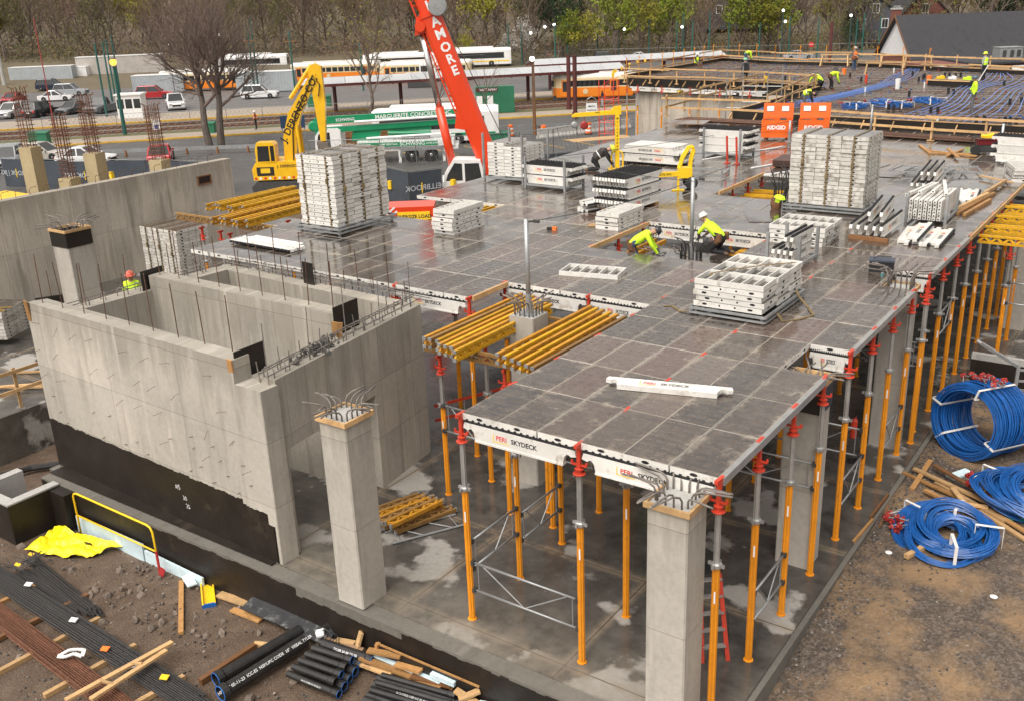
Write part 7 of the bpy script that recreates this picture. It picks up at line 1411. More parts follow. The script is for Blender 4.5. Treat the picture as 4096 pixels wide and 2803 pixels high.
mb = MB(); pxz(mb, [(-2.6, 1.7), (-.6, 1.7), (-.3, 2.4), (3.4, 2.3), (3.4, 2.6), (-2.4, 2.55)], .6, -.4); mb.tube([(.2, -.8, 2.2), (3.4, -.8, 2.1)], .17, 8); mb.build('boom_pedestal', GREENP, t)
mb = MB(); mb.tube([(-2.2, -.95, 3.12), (5.5, -.95, 3.32)], .09, 8); mb.tube([(-1.4, -1.1, 1.9), (4.9, -1.1, 2.05)], .09, 8); mb.build('delivery_pipe', WHITEP, t)
for x in (1.9, 3.35, -4.3): wheel(t, (x, -1.0, .52), .52, .38)
for x in (4.3, 1.0): mb = MB(); mb.box((x, -1.0, .7), (.2, .3, 1.4)); mb.build('outrigger', WHITEP, t)
mb = MB(); pxz(mb, [(1.1, 1.05), (4.2, 1.05), (4.4, .55), (4.25, .55), (4.1, .9), (1.25, .9), (1.15, .55), (1.0, .55)], .12, -1.2); mb.build('mudguard', GALV, t)
# ---------------------------------------------------------------- cars, trolleys, buses
def car(label, loc, rz, paint, kind='suv', group='parked cars'):
    L, Wd, H = {'suv': (4.75, 1.9, 1.75), 'sedan': (4.6, 1.8, 1.45), 'pickup': (5.6, 2.0, 1.9)}[kind]; t = thing('parked_car', label, 'pickup' if kind == 'pickup' else 'car', loc, rz, group); h = L/2; b = H*.56
    side = [(-h, .35), (-h+.15, .22), (h-.2, .22), (h, .4), (h, b*.72), (h-.15, b*.86), (h*.42, b), (-h+.12, b), (-h, b*.8)]
    rings = []
    for y, k in ((-Wd/2, .93), (-Wd/2+.12, 1), (Wd/2-.12, 1), (Wd/2, .93)): rings.append([Vector((x*(k+.02 if k < 1 else 1), y, .22+(z-.22)*k)) for x, z in side])
    mb = MB(); mb.loft(rings); mb.build('body', paint, t)
    x0, x1, u0, u1 = {'suv': (-h+.1, h*.44, -h+.45, h*.12), 'sedan': (-h+.75, h*.42, -h+1.45, h*.05), 'pickup': (-h*.12, h*.46, -h*.02, h*.2)}[kind]
    lo = [Vector((x, y, b-.02)) for x, y in ((x0, -Wd*.46), (x1, -Wd*.45), (x1, Wd*.45), (x0, Wd*.46))]; hi = [Vector((x, y, H-.07)) for x, y in ((u0, -Wd*.38), (u1, -Wd*.37), (u1, Wd*.37), (u0, Wd*.38))]
    mb = MB(); mb.loft([lo, hi]); mb.build('window_glass', GLASS, t)
    mb = MB(); mb.loft([[p+Vector((0, 0, 0)) for p in hi], [p*.0+Vector((p.x*.97, p.y*.94, H)) for p in hi]])
    for a, c in zip(lo, hi): mb.bar(a, c, .09, .09)
    for s_ in (-1, 1):
        m0 = (lo[0 if s_ < 0 else 3]+lo[1 if s_ < 0 else 2])/2; m1 = (hi[0 if s_ < 0 else 3]+hi[1 if s_ < 0 else 2])/2; mb.bar(m0, m1, .1, .06)
    mb.build('roof', paint, t)
    for x in (-h*.62, h*.62):
        for y in (-Wd/2+.08, Wd/2-.08): wheel(t, (x, y, .34), .34, .24, GALV)
    for y in (-Wd*.34, Wd*.34): mb = MB(); mb.box((h-.04, y, b*.72), (.1, .38, .14)); mb.build('headlight', CHROME, t); mb = MB(); mb.box((-h+.02, y*1.1, b*.76), (.06, .25, .2)); mb.build('tail_light', REDPR, t)
    mb = MB(); mb.box((h-.01, 0, b*.58), (.06, Wd*.5, .2)); mb.build('grille', BLACKP, t); mb = MB(); mb.box((h*.9, 0, .3), (.25, Wd*.9, .12)); mb.build('bumper', STEELD, t); mb = MB(); mb.box((-h*.94, 0, .32), (.2, Wd*.9, .12)); mb.build('bumper', STEELD, t); mb = MB(); mb.box((-h-.005, 0, .62), (.02, .42, .16)); mb.build('number_plate', WHTPR, t)
    for y in (-1, 1): mb = MB(); mb.box((x1-.1, y*(Wd/2+.06), b+.08), (.12, .16, .13)); mb.build('mirror', paint, t)
    return t
cp = lambda n, c: M(n, c, .25, .1, .08, 1, .03, coat=.5)
CW, CK, CG, CR_, CB, CS, CT = cp('white_car_paint', (.72, .72, .72)), cp('black_car_paint', (.02, .02, .022)), cp('grey_car_paint', (.13, .135, .14)), cp('red_car_paint', (.4, .02, .025)), cp('navy_car_paint', (.012, .02, .04)), cp('silver_car_paint', (.34, .36, .38)), cp('beige_car_paint', (.5, .47, .42))
FC = R(-54.3)
car('navy blue sport utility vehicle parked before the grey container', (-142, 77.5, -.88), CAMR+.05, CB); car('white sport utility vehicle parked facing the tracks', (-107, 51.3, -.88), FC-.15, CW); car('black sport utility vehicle parked with its tail toward the tracks', (-104.5, 53.4, -.88), FC+math.pi-.2, CK); car('grey sedan parked between black car and dark pickup', (-103.2, 56.7, -.88), FC-.25, CG, 'sedan'); car('dark grey pickup parked beside the green poles', (-99.7, 58.4, -.88), FC-.15, CG, 'pickup'); car('white pickup with black bumper beside the white booth', (-93.5, 64.2, -.88), FC+.35, CW, 'pickup'); car('red estate car behind the white pickup', (-109, 72.5, -.88), CAMR+.1, CR_)
car('red hatchback on the site lane before the guardrail', (-58.8, 36.5, -.97), FC+math.pi+.25, CR_, 'sedan'); car('beige sedan behind the navy fence banner', (-70.0, 33.2, -.95), CAMR-.2, CT, 'sedan'); car('silver car behind the navy banner beside the beige sedan', (-68.6, 29.4, -.95), FC+.2, CS); car('white estate car behind the navy banner', (-63.8, 33.2, -.95), CAMR-.15, CW, 'sedan')
car('dark car parked along the far station fence', (-79.0, 143, -.88), CAMR, CK, 'suv'); car('white car parked along the far station fence', (-74.0, 146, -.88), CAMR, CW, 'sedan'); car('grey car parked beyond the rear deck', (-47.5, 150, -.88), CAMR, CS, 'sedan')
car('white sedan parked behind the black cars in the far row', (-122, 66, -.88), CAMR+.1, CW, 'sedan'); car('silver sport utility vehicle in the far row before the containers', (-128, 72, -.88), CAMR, CS); car('dark red sedan in the far row by the grey container', (-126, 62, -.88), FC, CR_, 'sedan'); car('white van-like car parked before the pale container', (-93, 77, -.88), CAMR, CW)
CREAM = M('cream_paint', (.62, .50, .30), .4, 0, .08, 1, .03); TORA = M('trolley_orange', (.74, .21, .015), .35, 0, .08, 1, .03, coat=.2); ROOFW = M('trolley_roof_white', (.62, .60, .56), .55, 0, .12, 1, .04, dirt=((.4, .36, .3), .6, 1))
def plan(L, Wd, k=1.0, n=6):
    pts = []
    for cx, sg in ((L/2-.95, 1), (-L/2+.95, -1)):
        for i in range(n+1): a = -math.pi/2+math.pi*i/n; pts.append((cx*1+sg*.95*k*math.cos(a), sg*Wd/2*k*math.sin(a)))
    return pts
def trolley(label, loc, rz, L=14.0):
    t = thing('trolley_car', label, 'trolley', loc, rz, 'orange and cream trolley cars'); Wd = 2.55
    def ring(z, k): return [Vector((x, y, z)) for x, y in plan(L, Wd, k)]
    mb = MB(); mb.loft([ring(.38, .97), ring(.5, 1), ring(1.42, 1)]); mb.build('lower_body', TORA, t); mb = MB(); mb.loft([ring(1.422, 1.001), ring(2.35, .995), ring(2.5, .98)]); mb.build('upper_body', CREAM, t); mb = MB(); mb.loft([ring(2.501, .98), ring(2.78, .88), ring(2.95, .6)]); mb.b2(-L/2+2, L/2-2, -.75, .75, 2.93, 3.1); mb.build('roof', ROOFW, t)
    n = 13
    for i in range(n):
        x = -L/2+1.5+(L-3)*i/(n-1)
        mb = MB(); mb.b2(x-.38, x+.38, -Wd/2-.012, -Wd/2+.02, 1.56, 2.2); mb.build('window', GLASS, t)
    for s_ in (-1, 1):
        mb = MB(); mb.box((s_*(L/2-.1), 0, 1.9), (.3, 1.5, .62)); mb.build('end_window', GLASS, t); mb = MB(); mb.lathe([(.02, 0), (.16, 0), (.16, .08), (.02, .1)], 12, (s_*(L/2-.04), 0, 1.1), Matrix.Rotation(s_*1.57, 4, 'Y')); mb.build('headlamp', CHROME, t)
    for x in (-L/2+1.5, L/2-2.6): mb = MB(); mb.b2(x-.42, x+.42, -Wd/2-.014, -Wd/2+.01, .5, 2.25); mb.build('door', TORA, t); mb = MB(); mb.b2(x-.3, x+.3, -Wd/2-.02, -Wd/2+.005, 1.0, 2.1); mb.build('door_window', GLASS, t)
    for x in (-3.6, 3.6):
        mb = MB(); mb.b2(x-1.1, x+1.1, -1.1, 1.1, .15, .42); mb.build('bogie', STEELD, t)
        for dx in (-.7, .7): wheel(t, (x+dx, -1.0, .33), .33, .14, STEELD)
    mb = MB(); mb.lathe([(.3, 0), (.3, .02)], 14, (-1.0, -Wd/2-.015, 1.0), Matrix.Rotation(1.57, 4, 'X')); mb.build('round_emblem', CREAM, t)
    return t
trolley('orange and cream trolley behind the bare tree', (-111.5, 83.5, -.88), CAMR-.05); trolley('orange and cream trolley seen between excavator and crane, door end showing', (-101.5, 99.8, -.88), CAMR-.03); trolley('orange and cream trolley with rounded front beside the crane boom', (-86.5, 103.0, -.88), CAMR-.03); trolley('orange trolley stopped under the station canopy', (-48.7, 87.2, -.88), CAMR-.08, 9.5)
def bus(label, loc, rz, L=12.2, stripe=YELPR):
    t = thing('city_bus', label, 'bus', loc, rz, 'white city buses'); mb = MB(); pr = [(-1.27, .3), (1.27, .3), (1.27, 2.6), (1.05, 2.95), (-1.05, 2.95), (-1.27, 2.6)]
    mb.loft([[Vector((x, y*.94, .35+(z-.35)*.97)) for y, z in pr] if x in (-L/2, L/2) else [Vector((x, y, z)) for y, z in pr] for x in (-L/2, -L/2+.35, L/2-.35, L/2)]); mb.build('body', WHITEP, t); mb = MB(); mb.b2(-L/2+.6, L/2-1.2, -1.285, -1.26, 1.3, 2.25); mb.build('window_band', GLASS, t); mb = MB(); mb.b2(-L/2+.3, L/2-.3, -1.29, -1.262, .75, .95); mb.build('stripe', stripe, t); mb = MB(); mb.b2(-L/2+1.5, L/2-3, -.9, .9, 2.94, 3.2); mb.build('roof_unit', WHITEP, t)
    for x in (-L/2+2.2, L/2-3.4): wheel(t, (x, -1.15, .48), .48, .28, GALV)
    mb = MB(); mb.box((L/2-.02, 0, 1.75), (.1, 2.0, 1.1)); mb.build('windscreen', GLASS, t)
bus('white bus with dark window band behind the trolleys and bare tree', (-134, 112, -.7), CAMR); bus('white bus behind the crane boom before the woods', (-97, 128, -.7), CAMR, 13.5); bus('white bus roof beyond the second canopy', (-104, 117.5, -.8), CAMR); bus('white bus standing under the far canopy', (-36.5, 92.5, -.88), CAMR, 12)
bus('white high-roofed bus behind the concrete pump truck', (-44.2, 53.4, -1.0), CAMR, 10.5, GREENP)
# white and grey containers, trailers
def container(label, loc, rz, L, H, mat, extra=None):
    t = thing('container', label, 'container', loc, rz, 'containers and trailers at the station'); mb = MB(); mb.b2(-L/2, L/2, -1.2, 1.2, .1, H); mb.build('box_body', mat, t); mb = MB()
    for k in range(int(L/.4)): mb.b2(-L/2+.1+k*.4, -L/2+.2+k*.4, -1.235, -1.2, .2, H-.1)
    mb.build('corrugation', mat, t); mb = MB(); mb.b2(-L/2-.03, L/2+.03, -1.25, 1.25, H, H+.08); mb.build('roof_rim', WHITEP, t); return t
GC = M('grey_container_paint', (.36, .39, .41), .5, 0, .12, 1, .05); TR = M('dirty_trailer_white', (.44, .41, .38), .5, 0, .15, 1, .05, dirt=((.25, .2, .17), .58, 1))
container('blue grey container at the far left of the lot', (-155, 84, -.9), CAMR+.03, 10.5, 3.0, GC); container('long dirty white trailer before the woods', (-148, 94.5, -.7), CAMR+.12, 14.5, 3.9, TR); container('grey container behind the red estate car', (-116.5, 79, -.88), CAMR+.05, 7.2, 2.5, GC); container('pale grey container left of the middle trolley', (-100, 84.5, -.88), CAMR-.02, 8, 2.7, GC); container('white cabinet with orange base beside the long trailer', (-152.0, 89, -.88), CAMR, 3.0, 2.6, WHITEP)
t = thing('ticket_booth', 'small white booth with dark windows beside the tracks', 'booth', (-89.5, 55.5, -.86), CAMR+.05); mb = MB(); mb.b2(-1.35, 1.35, -1, 1, 0, 2.6); mb.build('cabin', WHITEP, t); mb = MB(); mb.b2(-1.5, 1.5, -1.15, 1.15, 2.6, 2.75); mb.build('roof', WHITEP, t)
for x in (-.9, 0, .9): mb = MB(); mb.b2(x-.36, x+.36, -1.02, -.99, 1.2, 2.2); mb.build('window', GLASS, t)
t = thing('small_excavator', 'white tracked excavator parked before the trolley with rounded front', 'excavator', (-80.5, 95.5, -.88), CAMR); mb = MB(); mb.b2(-2.6, .6, -1.1, 1.1, .9, 1.9); mb.build('house', WHITEP, t); mb = MB(); mb.b2(-.6, .7, -1.0, 0, 1.9, 3.0); mb.build('cab', WHITEP, t); mb = MB(); mb.b2(-.4, .5, -1.02, .02, 2.1, 2.85); mb.build('cab_window', GLASS, t); mb = MB(); pxz(mb, [(.7, 1.4), (1.6, 2.9), (2.6, 2.8), (3.4, 1.5), (3.2, 1.4), (2.4, 2.4), (1.7, 2.4), (1.1, 1.2)], .5); mb.build('boom', WHITEP, t); mb = MB(); mb.b2(-2.3, 1.2, -1.2, 1.2, .05, .85); mb.build('tracks', STEELD, t)
# ---------------------------------------------------------------- station canopies, poles, fences, signs
DRED = M('dark_red_steel', (.085, .018, .015), .5, 0, .15, 1, .05); POLEG = M('green_pole_paint', (.018, .10, .085), .45, 0, .2, 1, .1); CANR = M('canopy_roof_sheet', (.52, .53, .54), .35, .2, .08, .5, .03); CANL = M('canopy_skylight', (.42, .43, .44), .25, 0, .1, 1, .05)
def canopy(s0, s1, n0, zr, label, posts):
    t = thing('station_canopy', label, 'canopy', (0, 0, 0), 0, 'station canopies')
    a, b = sn(s0, n0), sn(s1, n0); d = (b-a).normalized(); q = Vector((-d.y, d.x, 0)); k = 0; L = (b-a).length
    while k*2.4 < L:
        u0, u1 = k*2.4+.02, min(L, k*2.4+2.38)
        for (v0, z0, v1, z1) in ((-2.4, zr-.15, -.1, zr+.45), (.1, zr+.45, 2.4, zr-.15)):
            P = [a+d*u0+q*v0, a+d*u1+q*v0, a+d*u1+q*v1, a+d*u0+q*v1]; zz = (z0, z0, z1, z1); mb = MB(); mb.add([(p.x, p.y, z) for p, z in zip(P, zz)]+[(p.x, p.y, z-.06) for p, z in zip(P, zz)], [(0, 1, 2, 3), (7, 6, 5, 4), (0, 4, 5, 1), (1, 5, 6, 2), (2, 6, 7, 3), (3, 7, 4, 0)]); mb.build('roof_panel', CANL if (k % 2 and v0 < 0) else CANR, t)
        k += 1
    for v in (-2.42, 2.42): mb = MB(); mb.bar(a+q*v+Z3*(zr+1-.22), b+q*v+Z3*(zr+1-.22), .1, .28); mb.build('fascia', DRED, t)
    mb = MB(); mb.bar(a+Z3*(zr+1+.1), b+Z3*(zr+1+.1), .3, .35); mb.build('spine_beam', DRED, t)
    n_ = int(L/3.2)
    for i in range(n_+1): p = a+d*(L*i/n_); mb = MB(); mb.bar(p-q*2.3+Z3*(zr+1-.35), p+Z3*(zr+1-.1), .12, .2); mb.bar(p+q*2.3+Z3*(zr+1-.35), p+Z3*(zr+1-.1), .12, .2); mb.build('rafter', DRED, t)
    for i in range(posts): p = a+d*(L*(i+.5)/posts); mb = MB(); mb.bar((p.x, p.y, -.75), (p.x, p.y, zr), .28, .28); mb.build('post', DRED, t)
canopy(-3, 33, 97.0, 2.45, 'long pale station canopy on dark red posts nearest the road', 5); canopy(25, 50, 108.5, 2.55, 'second long pale station canopy behind the first', 5)
for i, (x, y, h) in enumerate(((-45.6, 76.75, 5.5), (-41.2, 70.8, 5.8), (-30.2, 112, 7.0))): mb = MB(); mb.box((0, 0, h/2), (.3, .3, h)); mb.box((0, 0, h), (.36, .36, .06)); mb.box((0, 0, .3), (.4, .4, .6)); tag(mb.build('red_post', DRED, None, loc=(x, y, -.85)), 'tall dark red steel post %s' % ('beside the orange trolley', 'beside the wooden lamp pole', 'beyond the rear deck')[i], 'post')
def pole(x, y, h, label, r=.14, mat=None, arm=0, group='green trolley wire poles', z=-1.0):
    t = thing('utility_pole', label, 'pole', (x, y, z), 0, group); mb = MB(); mb.tube([(0, 0, 0), (0, 0, h)], [r, r*.7], 8); mb.build('mast', mat or POLEG, t); mb = MB(); mb.lathe([(r*.9, 0), (r*.9, .05), (.02, .12)], 8, (0, 0, h)); mb.build('cap', mat or POLEG, t)
    if arm: mb = MB(); mb.box((0, 0, h-1.2), (arm, .12, .14), (0, 0, CAMR)); mb.build('crossarm', PINEB, t)
    return t
def P_(i): return 'green steel pole carrying trolley wires, %s' % i
for i, (x, y, h, a, w_) in enumerate(((-93.5, 54.8, 8.1, 0, 'nearest the white booth'), (-101.9, 61.3, 8.0, 0, 'left of the lit orange lamp'), (-116.6, 71.5, 7.8, 0, 'between the long trailer and the grey container'), (-117.5, 73, 8.2, 0, 'paired beside the long trailer'), (-99, 82, 9.8, 0, 'tallest before the pale container'), (-98.6, 81, 8.3, 1.6, 'with crossarm before the pale container'), (-94.5, 84.5, 8.0, 1.6, 'with crossarm at the pale container'), (-86, 89, 6.2, 0, 'by the excavator bucket'), (-84.9, 139.7, 6.9, 1.2, 'before the pale flowering tree'), (-82, 145, 6.7, 0, 'behind the parked dark car'), (-78, 145.4, 6, 0, 'behind the parked white car'), (-72.3, 145.8, 6.9, 0, 'before the first bright green tree'), (-67.2, 146, 6.6, 0, 'left of the tall pair'), (-66.1, 146.2, 7.7, 0, 'tall one of the pair'), (-64.5, 146.4, 6.4, 0, 'right of the tall pair'), (-61.5, 146.5, 7.8, 0, 'before the brown bare tree'), (-58.2, 146.8, 6.1, 0, 'behind the sitting worker'), (-54, 149.5, 5.8, 0, 'behind the bending worker'), (-50.8, 151, 7.2, 0, 'beside the two lit lamps'), (-49.9, 152, 6.6, 0, 'right of the two lit lamps'), (-45.5, 153, 6.2, 0, 'alone before the olive shrubs'), (-41, 155, 6.2, 0, 'left of three before the shingled house'), (-40.1, 155.4, 6, 0, 'middle of three before the shingled house'), (-39.2, 156, 6.7, 0, 'right of three before the shingled house'), (-36.6, 156, 6.2, 0, 'nearest the white gable'), (-35, 157, 6.6, 0, 'against the white gable'), (-92, 132, 7, 0, 'behind the white bus'), (-90, 133, 6.8, 0, 'right of the white bus'), (-80, 128, 6.8, 0, 'between crane boom and lit lamps'))): pole(x, y, h, P_(w_), .13, None, a)
pole(-77.2, 45.9, 6.5, 'thick green lamp pole with glowing orange lamp beside the booth', .2, None, 0, None); pole(-39.1, 60.6, 6.1, 'brown wooden pole with a lit floodlight by the road', .16, PINEB, 0, None); pole(-90.4, 46.5, 11, 'slim red and white mast beside the tracks', .07, M('red_mast', (.3, .05, .04), .5), 0, None); pole(-154.8, 76.8, 8.2, 'weathered concrete pole with yellow base at the left rim', .35, CONC_IN, 0, None)
LAMPO = emit('orange_lamp_glow', (1, .30, .03), 3.2); LAMPW = emit('white_lamp_glow', (1, .96, .85), 4)
def lamp(x, y, z, m_, label, s_=.22): t = thing('lamp', label, 'lamp', (x, y, z), CAMR, 'lit lamps'); mb = MB(); mb.lathe([(s_*.5, 0), (s_, s_*.5), (s_, s_*1.4), (s_*.5, s_*1.9)], 10); mb.build('lit_bulb', m_, t); mb = MB(); mb.lathe([(s_*1.1, s_*1.9), (s_*.3, s_*2.3)], 10); mb.build('housing', STEELD, t); mb = MB(); mb.tube([(0, 0, 0), (0, 0, -z-.9)], .05, 6); mb.build('mast', STEELD, t)
lamp(-77.2, 45.9, 5.65, LAMPO, 'glowing orange lamp on the thick green pole', .3); lamp(-39.1, 60.5, 5.2, LAMPW, 'lit white floodlight on the wooden pole', .2)
for i, (x, y, z, l) in enumerate(((-112, 78, 5.6, 'near the long trailer'), (-118, 92, 6.3, 'above the first trolley'), (-75, 142, 4.3, 'left of the first bright green tree'), (-66, 145.5, 4.4, 'on the tall pole pair'), (-50.6, 150.5, 6.5, 'upper of two beside the bright tree'), (-50.2, 150.6, 4.8, 'lower of two beside the bright tree'), (-40.9, 154.5, 5.4, 'before the shingled house'), (-86, 130, 4.4, 'right of the white bus'), (-82, 131, 5.6, 'between crane and green tree'), (-83.5, 130.5, 5.3, 'paired between crane and green tree'))): lamp(x, y, z, LAMPW, 'small lit white floodlight '+l, .2)
for i, (a, b) in enumerate((((-160, 70, 6.5), (-60, 120, 6.3)), ((-150, 66, 5.9), (-70, 145, 5.2)), ((-85, 139, 5.4), (-35, 157, 5.2)), ((-82, 145, 5.0), (-40, 155, 4.6)), ((-120, 55, 5.2), (-80, 92, 6.5)), ((-99, 81, 7.6), (-66, 146, 5.9)), ((-101, 61, 6.6), (-94, 55, 6.4)), ((-116, 72, 6.0), (-98, 82, 6.5)))): cable(a, b, 'thin dark trolley wire %s' % ('over the left lot', 'across the station to the woods', 'before the green trees', 'lower before the green trees', 'over the parked cars', 'from pale container to green trees', 'between the booth poles', 'from trailer poles to the pale container')[i], .8)
# chain link fence with navy banners
CHL = M('chain_link_grey', (.2, .21, .21), .5, .5, .1, 3, .05); NAVY = M('navy_banner_mesh', (.045, .056, .072), .8, 0, .2, 1.2, .08)
def fence(pts, label, h=2.0, z=-1.0, banner=True, txt=None, step=3.0, nogrid=False):
    t = thing('site_fence', label, 'fence', (0, 0, 0), 0, 'chain link fences')
    for a, b in zip(pts, pts[1:]):
        a, b = Vector((*a, z)), Vector((*b, z)); d = (b-a).normalized(); L = (b-a).length; n = max(1, round(L/step))
        for k in range(n+1): p = a+d*L*k/n; mb = MB(); mb.tube([p, p+Z3*h], .03, 6); mb.build('post', CHL, t)
        mb = MB(); mb.tube([a+Z3*h, b+Z3*h], .025, 6); mb.build('top_rail', CHL, t)
        if banner:
            for k in range(n):
                p, q = a+d*(L*k/n+.04), a+d*(L*(k+1)/n-.04); mb = MB(); mb.bar(p+Z3*h*.5, q+Z3*h*.5, .015, h*.92); mb.build('banner', NAVY, t)
                if txt and k % 2 == 0:
                    c = (p+q)/2; nr = Vector((d.y, -d.x, 0)); 
                    if nr.dot(camp-c) < 0: nr = -nr
                    rt = Z3.cross(nr); mb = MB(); lettering(mb, txt, .46, c+nr*.03+Z3*h*.5, rt, (0, 0, 1), 0, .01, True); mb.build('banner_lettering', M('banner_white', (.45, .47, .5), .6), t); mb = MB(); mb.box(c+nr*.03+rt*-.25+Z3*h*.5, (.05, .05, .6), (0, 0, 0)); mb.box(c+nr*.035+rt*1.75+Z3*h*.5, (.25, .25, .5)); mb.build('banner_emblem', YELPR, t)
        elif not nogrid:
            mb = MB(); m = int(L/.45)
            for k in range(m): p = a+d*L*k/m; mb.bar(p, p+d*min(.9, L-L*k/m)+Z3*h, .012, .012); mb.bar(p+Z3*h, p+d*min(.9, L-L*k/m), .012, .012)
            o = mb.build('chain_link', CHL, t); o['kind'] = 'stuff'
fence([(-60.2, 24.5), (-54, 25.7), (-48.8, 28.2), (-43, 29.5)], 'chain link fence with navy lettered banners behind the retaining wall', 2.1, -1.0, True, 'DELLBROOK | JKS'); fence([(-33.5, 33.3), (-28.6, 31.6), (-27.6, 33.5)], 'navy bannered fence panel beside the strapped stack', 2.1, -1.0, True, 'DELLBROOK')
fence([(-27, 39), (-23, 45), (-24.5, 58)], 'dark bannered fence beside the rear left deck', 1.9, -1.0, True, 'DELLBROOK | JKS'); fence([(-45, 39.5), (-36, 45), (-31, 51), (-30, 63)], 'bare chain link fence along the site lane', 2.0, -1.0, False); fence([(-90, 45), (-70, 62), (-52, 80)], 'chain link fence beside the trolley tracks', 1.3, -.85, False, step=3.5); fence([(-140, 92), (-100, 122), (-84, 140), (-35, 158)], 'far dark chain link fence before the woods', 2.2, -.95, False, step=5)
# road guardrail, barriers, drums, boxes, signs
t = thing('road_guardrail', 'galvanised road guardrail along the lane beneath the bare tree', 'guardrail', (0, 0, 0)); mb = MB(); a, b = Vector((-67, 35.2, -.45)), Vector((-54.5, 44.0, -.45)); mb.bar(a, b, .06, .3); mb.build('beam_rail', GALV, t)
for k in range(6): p = a+(b-a)*(k+.3)/6; mb = MB(); mb.box((p.x, p.y, -.7), (.15, .15, .6)); mb.build('post', PINEB, t)
t = thing('road_guardrail', 'galvanised road guardrail behind the concrete pump truck', 'guardrail', (0, 0, 0)); mb = MB(); a, b = Vector((-50, 52, -.35)), Vector((-33.5, 66, -.35)); mb.bar(a, b, .06, .3); mb.build('beam_rail', GALV, t)
for k in range(8): p = a+(b-a)*(k+.3)/8; mb = MB(); mb.box((p.x, p.y, -.65), (.15, .15, .6)); mb.build('post', PINEB, t)
for i in range(5):
    p = Vector((-37.2, 58.2, -.96)).lerp(Vector((-33.2, 67.0, -.96)), (i+.5)/5); mb = MB(); pr = [(-.3, 0), (.3, 0), (.3, .12), (.14, .35), (.09, .82), (-.09, .82), (-.14, .35), (-.3, .12)]; mb.prism(pr, 1.9, Matrix.Translation((0, 0, 0)) @ Matrix(((0, 0, 1, -.95), (1, 0, 0, 0), (0, 1, 0, 0), (0, 0, 0, 1)))); tag(mb.build('jersey_barrier', CONC_IN, None, loc=p, rot=math.atan2(8.8, 4.0)), 'grey concrete barrier along the road, %s from the wooden pole' % ORD[i], 'barrier', 'concrete road barriers')
DRO = M('drum_orange', (.85, .16, .02), .5)
for i, (x, y) in enumerate(((-37.3, 59.3), (-34.6, 62.2), (-40.2, 58.5), (-31.6, 66.5), (-33, 69.5), (-44, 56))):
    t = thing('traffic_drum', 'orange and white traffic drum %s' % ('beside the wooden pole', 'behind the davit arm', 'by the green dumpster', 'beside the red scaffold', 'farthest along the barriers', 'behind the crane boom')[i], 'drum', (x, y, -.96), 0, 'traffic drums')
    for k in range(5): mb = MB(); mb.lathe([(.29-.012*k, .1+k*.17), (.28-.012*k, .265+k*.17)], 14); mb.build('band', WHTPR if k % 2 else DRO, t)
    mb = MB(); mb.lathe([(.36, 0), (.36, .1)], 14); mb.build('base', BLACKP, t); mb = MB(); mb.lathe([(.22, .95), (.2, 1.0), (.05, 1.04)], 12); mb.build('top', DRO, t)
GRB = M('green_box_paint', (.02, .15, .08), .5, 0, .12, 1, .04)
for x, y, L, H, l in ((-79.5, 38.5, 1.7, 1.15, 'green salt box on the walkway at the left'), (-69.4, 49.9, 1.0, 1.05, 'green bin beside the bare tree'), (-75.5, 70.5, 2.6, 1.4, 'green sloped box on the platform by the canopy'), (-39.7, 55.5, 2.6, .7, 'green open skip with rubble by the drums')):
    t = thing('storage_box', l, 'box', (x, y, gz(x, y)+.15), CAMR); mb = MB(); pxz(mb, [(-L/2, 0), (L/2, 0), (L/2, H*.85), (-L/2, H*.85)], .9); mb.build('box_body', GRB, t); mb = MB(); mb.box((0, 0, H*.92), (L+.1, 1.0, .1), (.12, 0, 0)); mb.build('lid', GRB, t)
t = thing('station_kiosk', 'green kiosk with red name board and white notices beside the crane boom', 'kiosk', (-52.0, 72.6, -.8), CAMR); mb = MB(); mb.b2(-2, 2, -.5, .5, 0, 2.6); mb.build('cabin', GRB, t); mb = MB(); mb.b2(-1.9, .3, -.53, -.5, 2.1, 2.5); nb = mb.build('name_board', DRED, t); mb = MB(); lettering(mb, 'MATTAPAN', .34, (-.7, -.545, 2.3), (1, 0, 0), (0, 0, 1)); mb.build('lettering', WHTPR, nb)
for x in (-1.6, -.5): mb = MB(); mb.b2(x-.3, x+.3, -.52, -.5, .9, 1.7); mb.build('notice', WHTPR, t)
t = thing('parking_sign', 'white parking sign on two posts beside the road', 'sign', (-37.6, 67.8, -.95), CAMR)
for x in (-.4, .4): mb = MB(); mb.tube([(x, 0, 0), (x, 0, 1.9)], .03, 6); mb.build('post', GALV, t)
mb = MB(); mb.b2(-.5, .5, -.05, -.02, .95, 1.95); mb.build('sign_panel', WHITEP, t); mb = MB(); lettering(mb, 'MBTA', .24, (0, -.055, 1.65), (1, 0, 0), (0, 0, 1)); lettering(mb, 'PARKING', .2, (0, -.055, 1.3), (1, 0, 0), (0, 0, 1)); mb.build('lettering', BLKPR, t)
mb = MB(); mb.tube([(-.45, 0, 1.95), (-.4, 0, 2.3), (0, 0, 2.5), (.4, 0, 2.3), (.45, 0, 1.95)], .03, 6); mb.build('hoop', GALV, t)
t = thing('info_board', 'navy blue notice board on the walkway by the excavator', 'sign', (-58.5, 50.5, -.9), CAMR)
for x in (-1, 1): mb = MB(); mb.tube([(x, 0, 0), (x, 0, 2.0)], .04, 6); mb.build('post', GALV, t)
mb = MB(); mb.b2(-1.1, 1.1, -.06, -.02, .9, 2.0); mb.build('board', M('navy_board', (.02, .05, .11), .5), t)
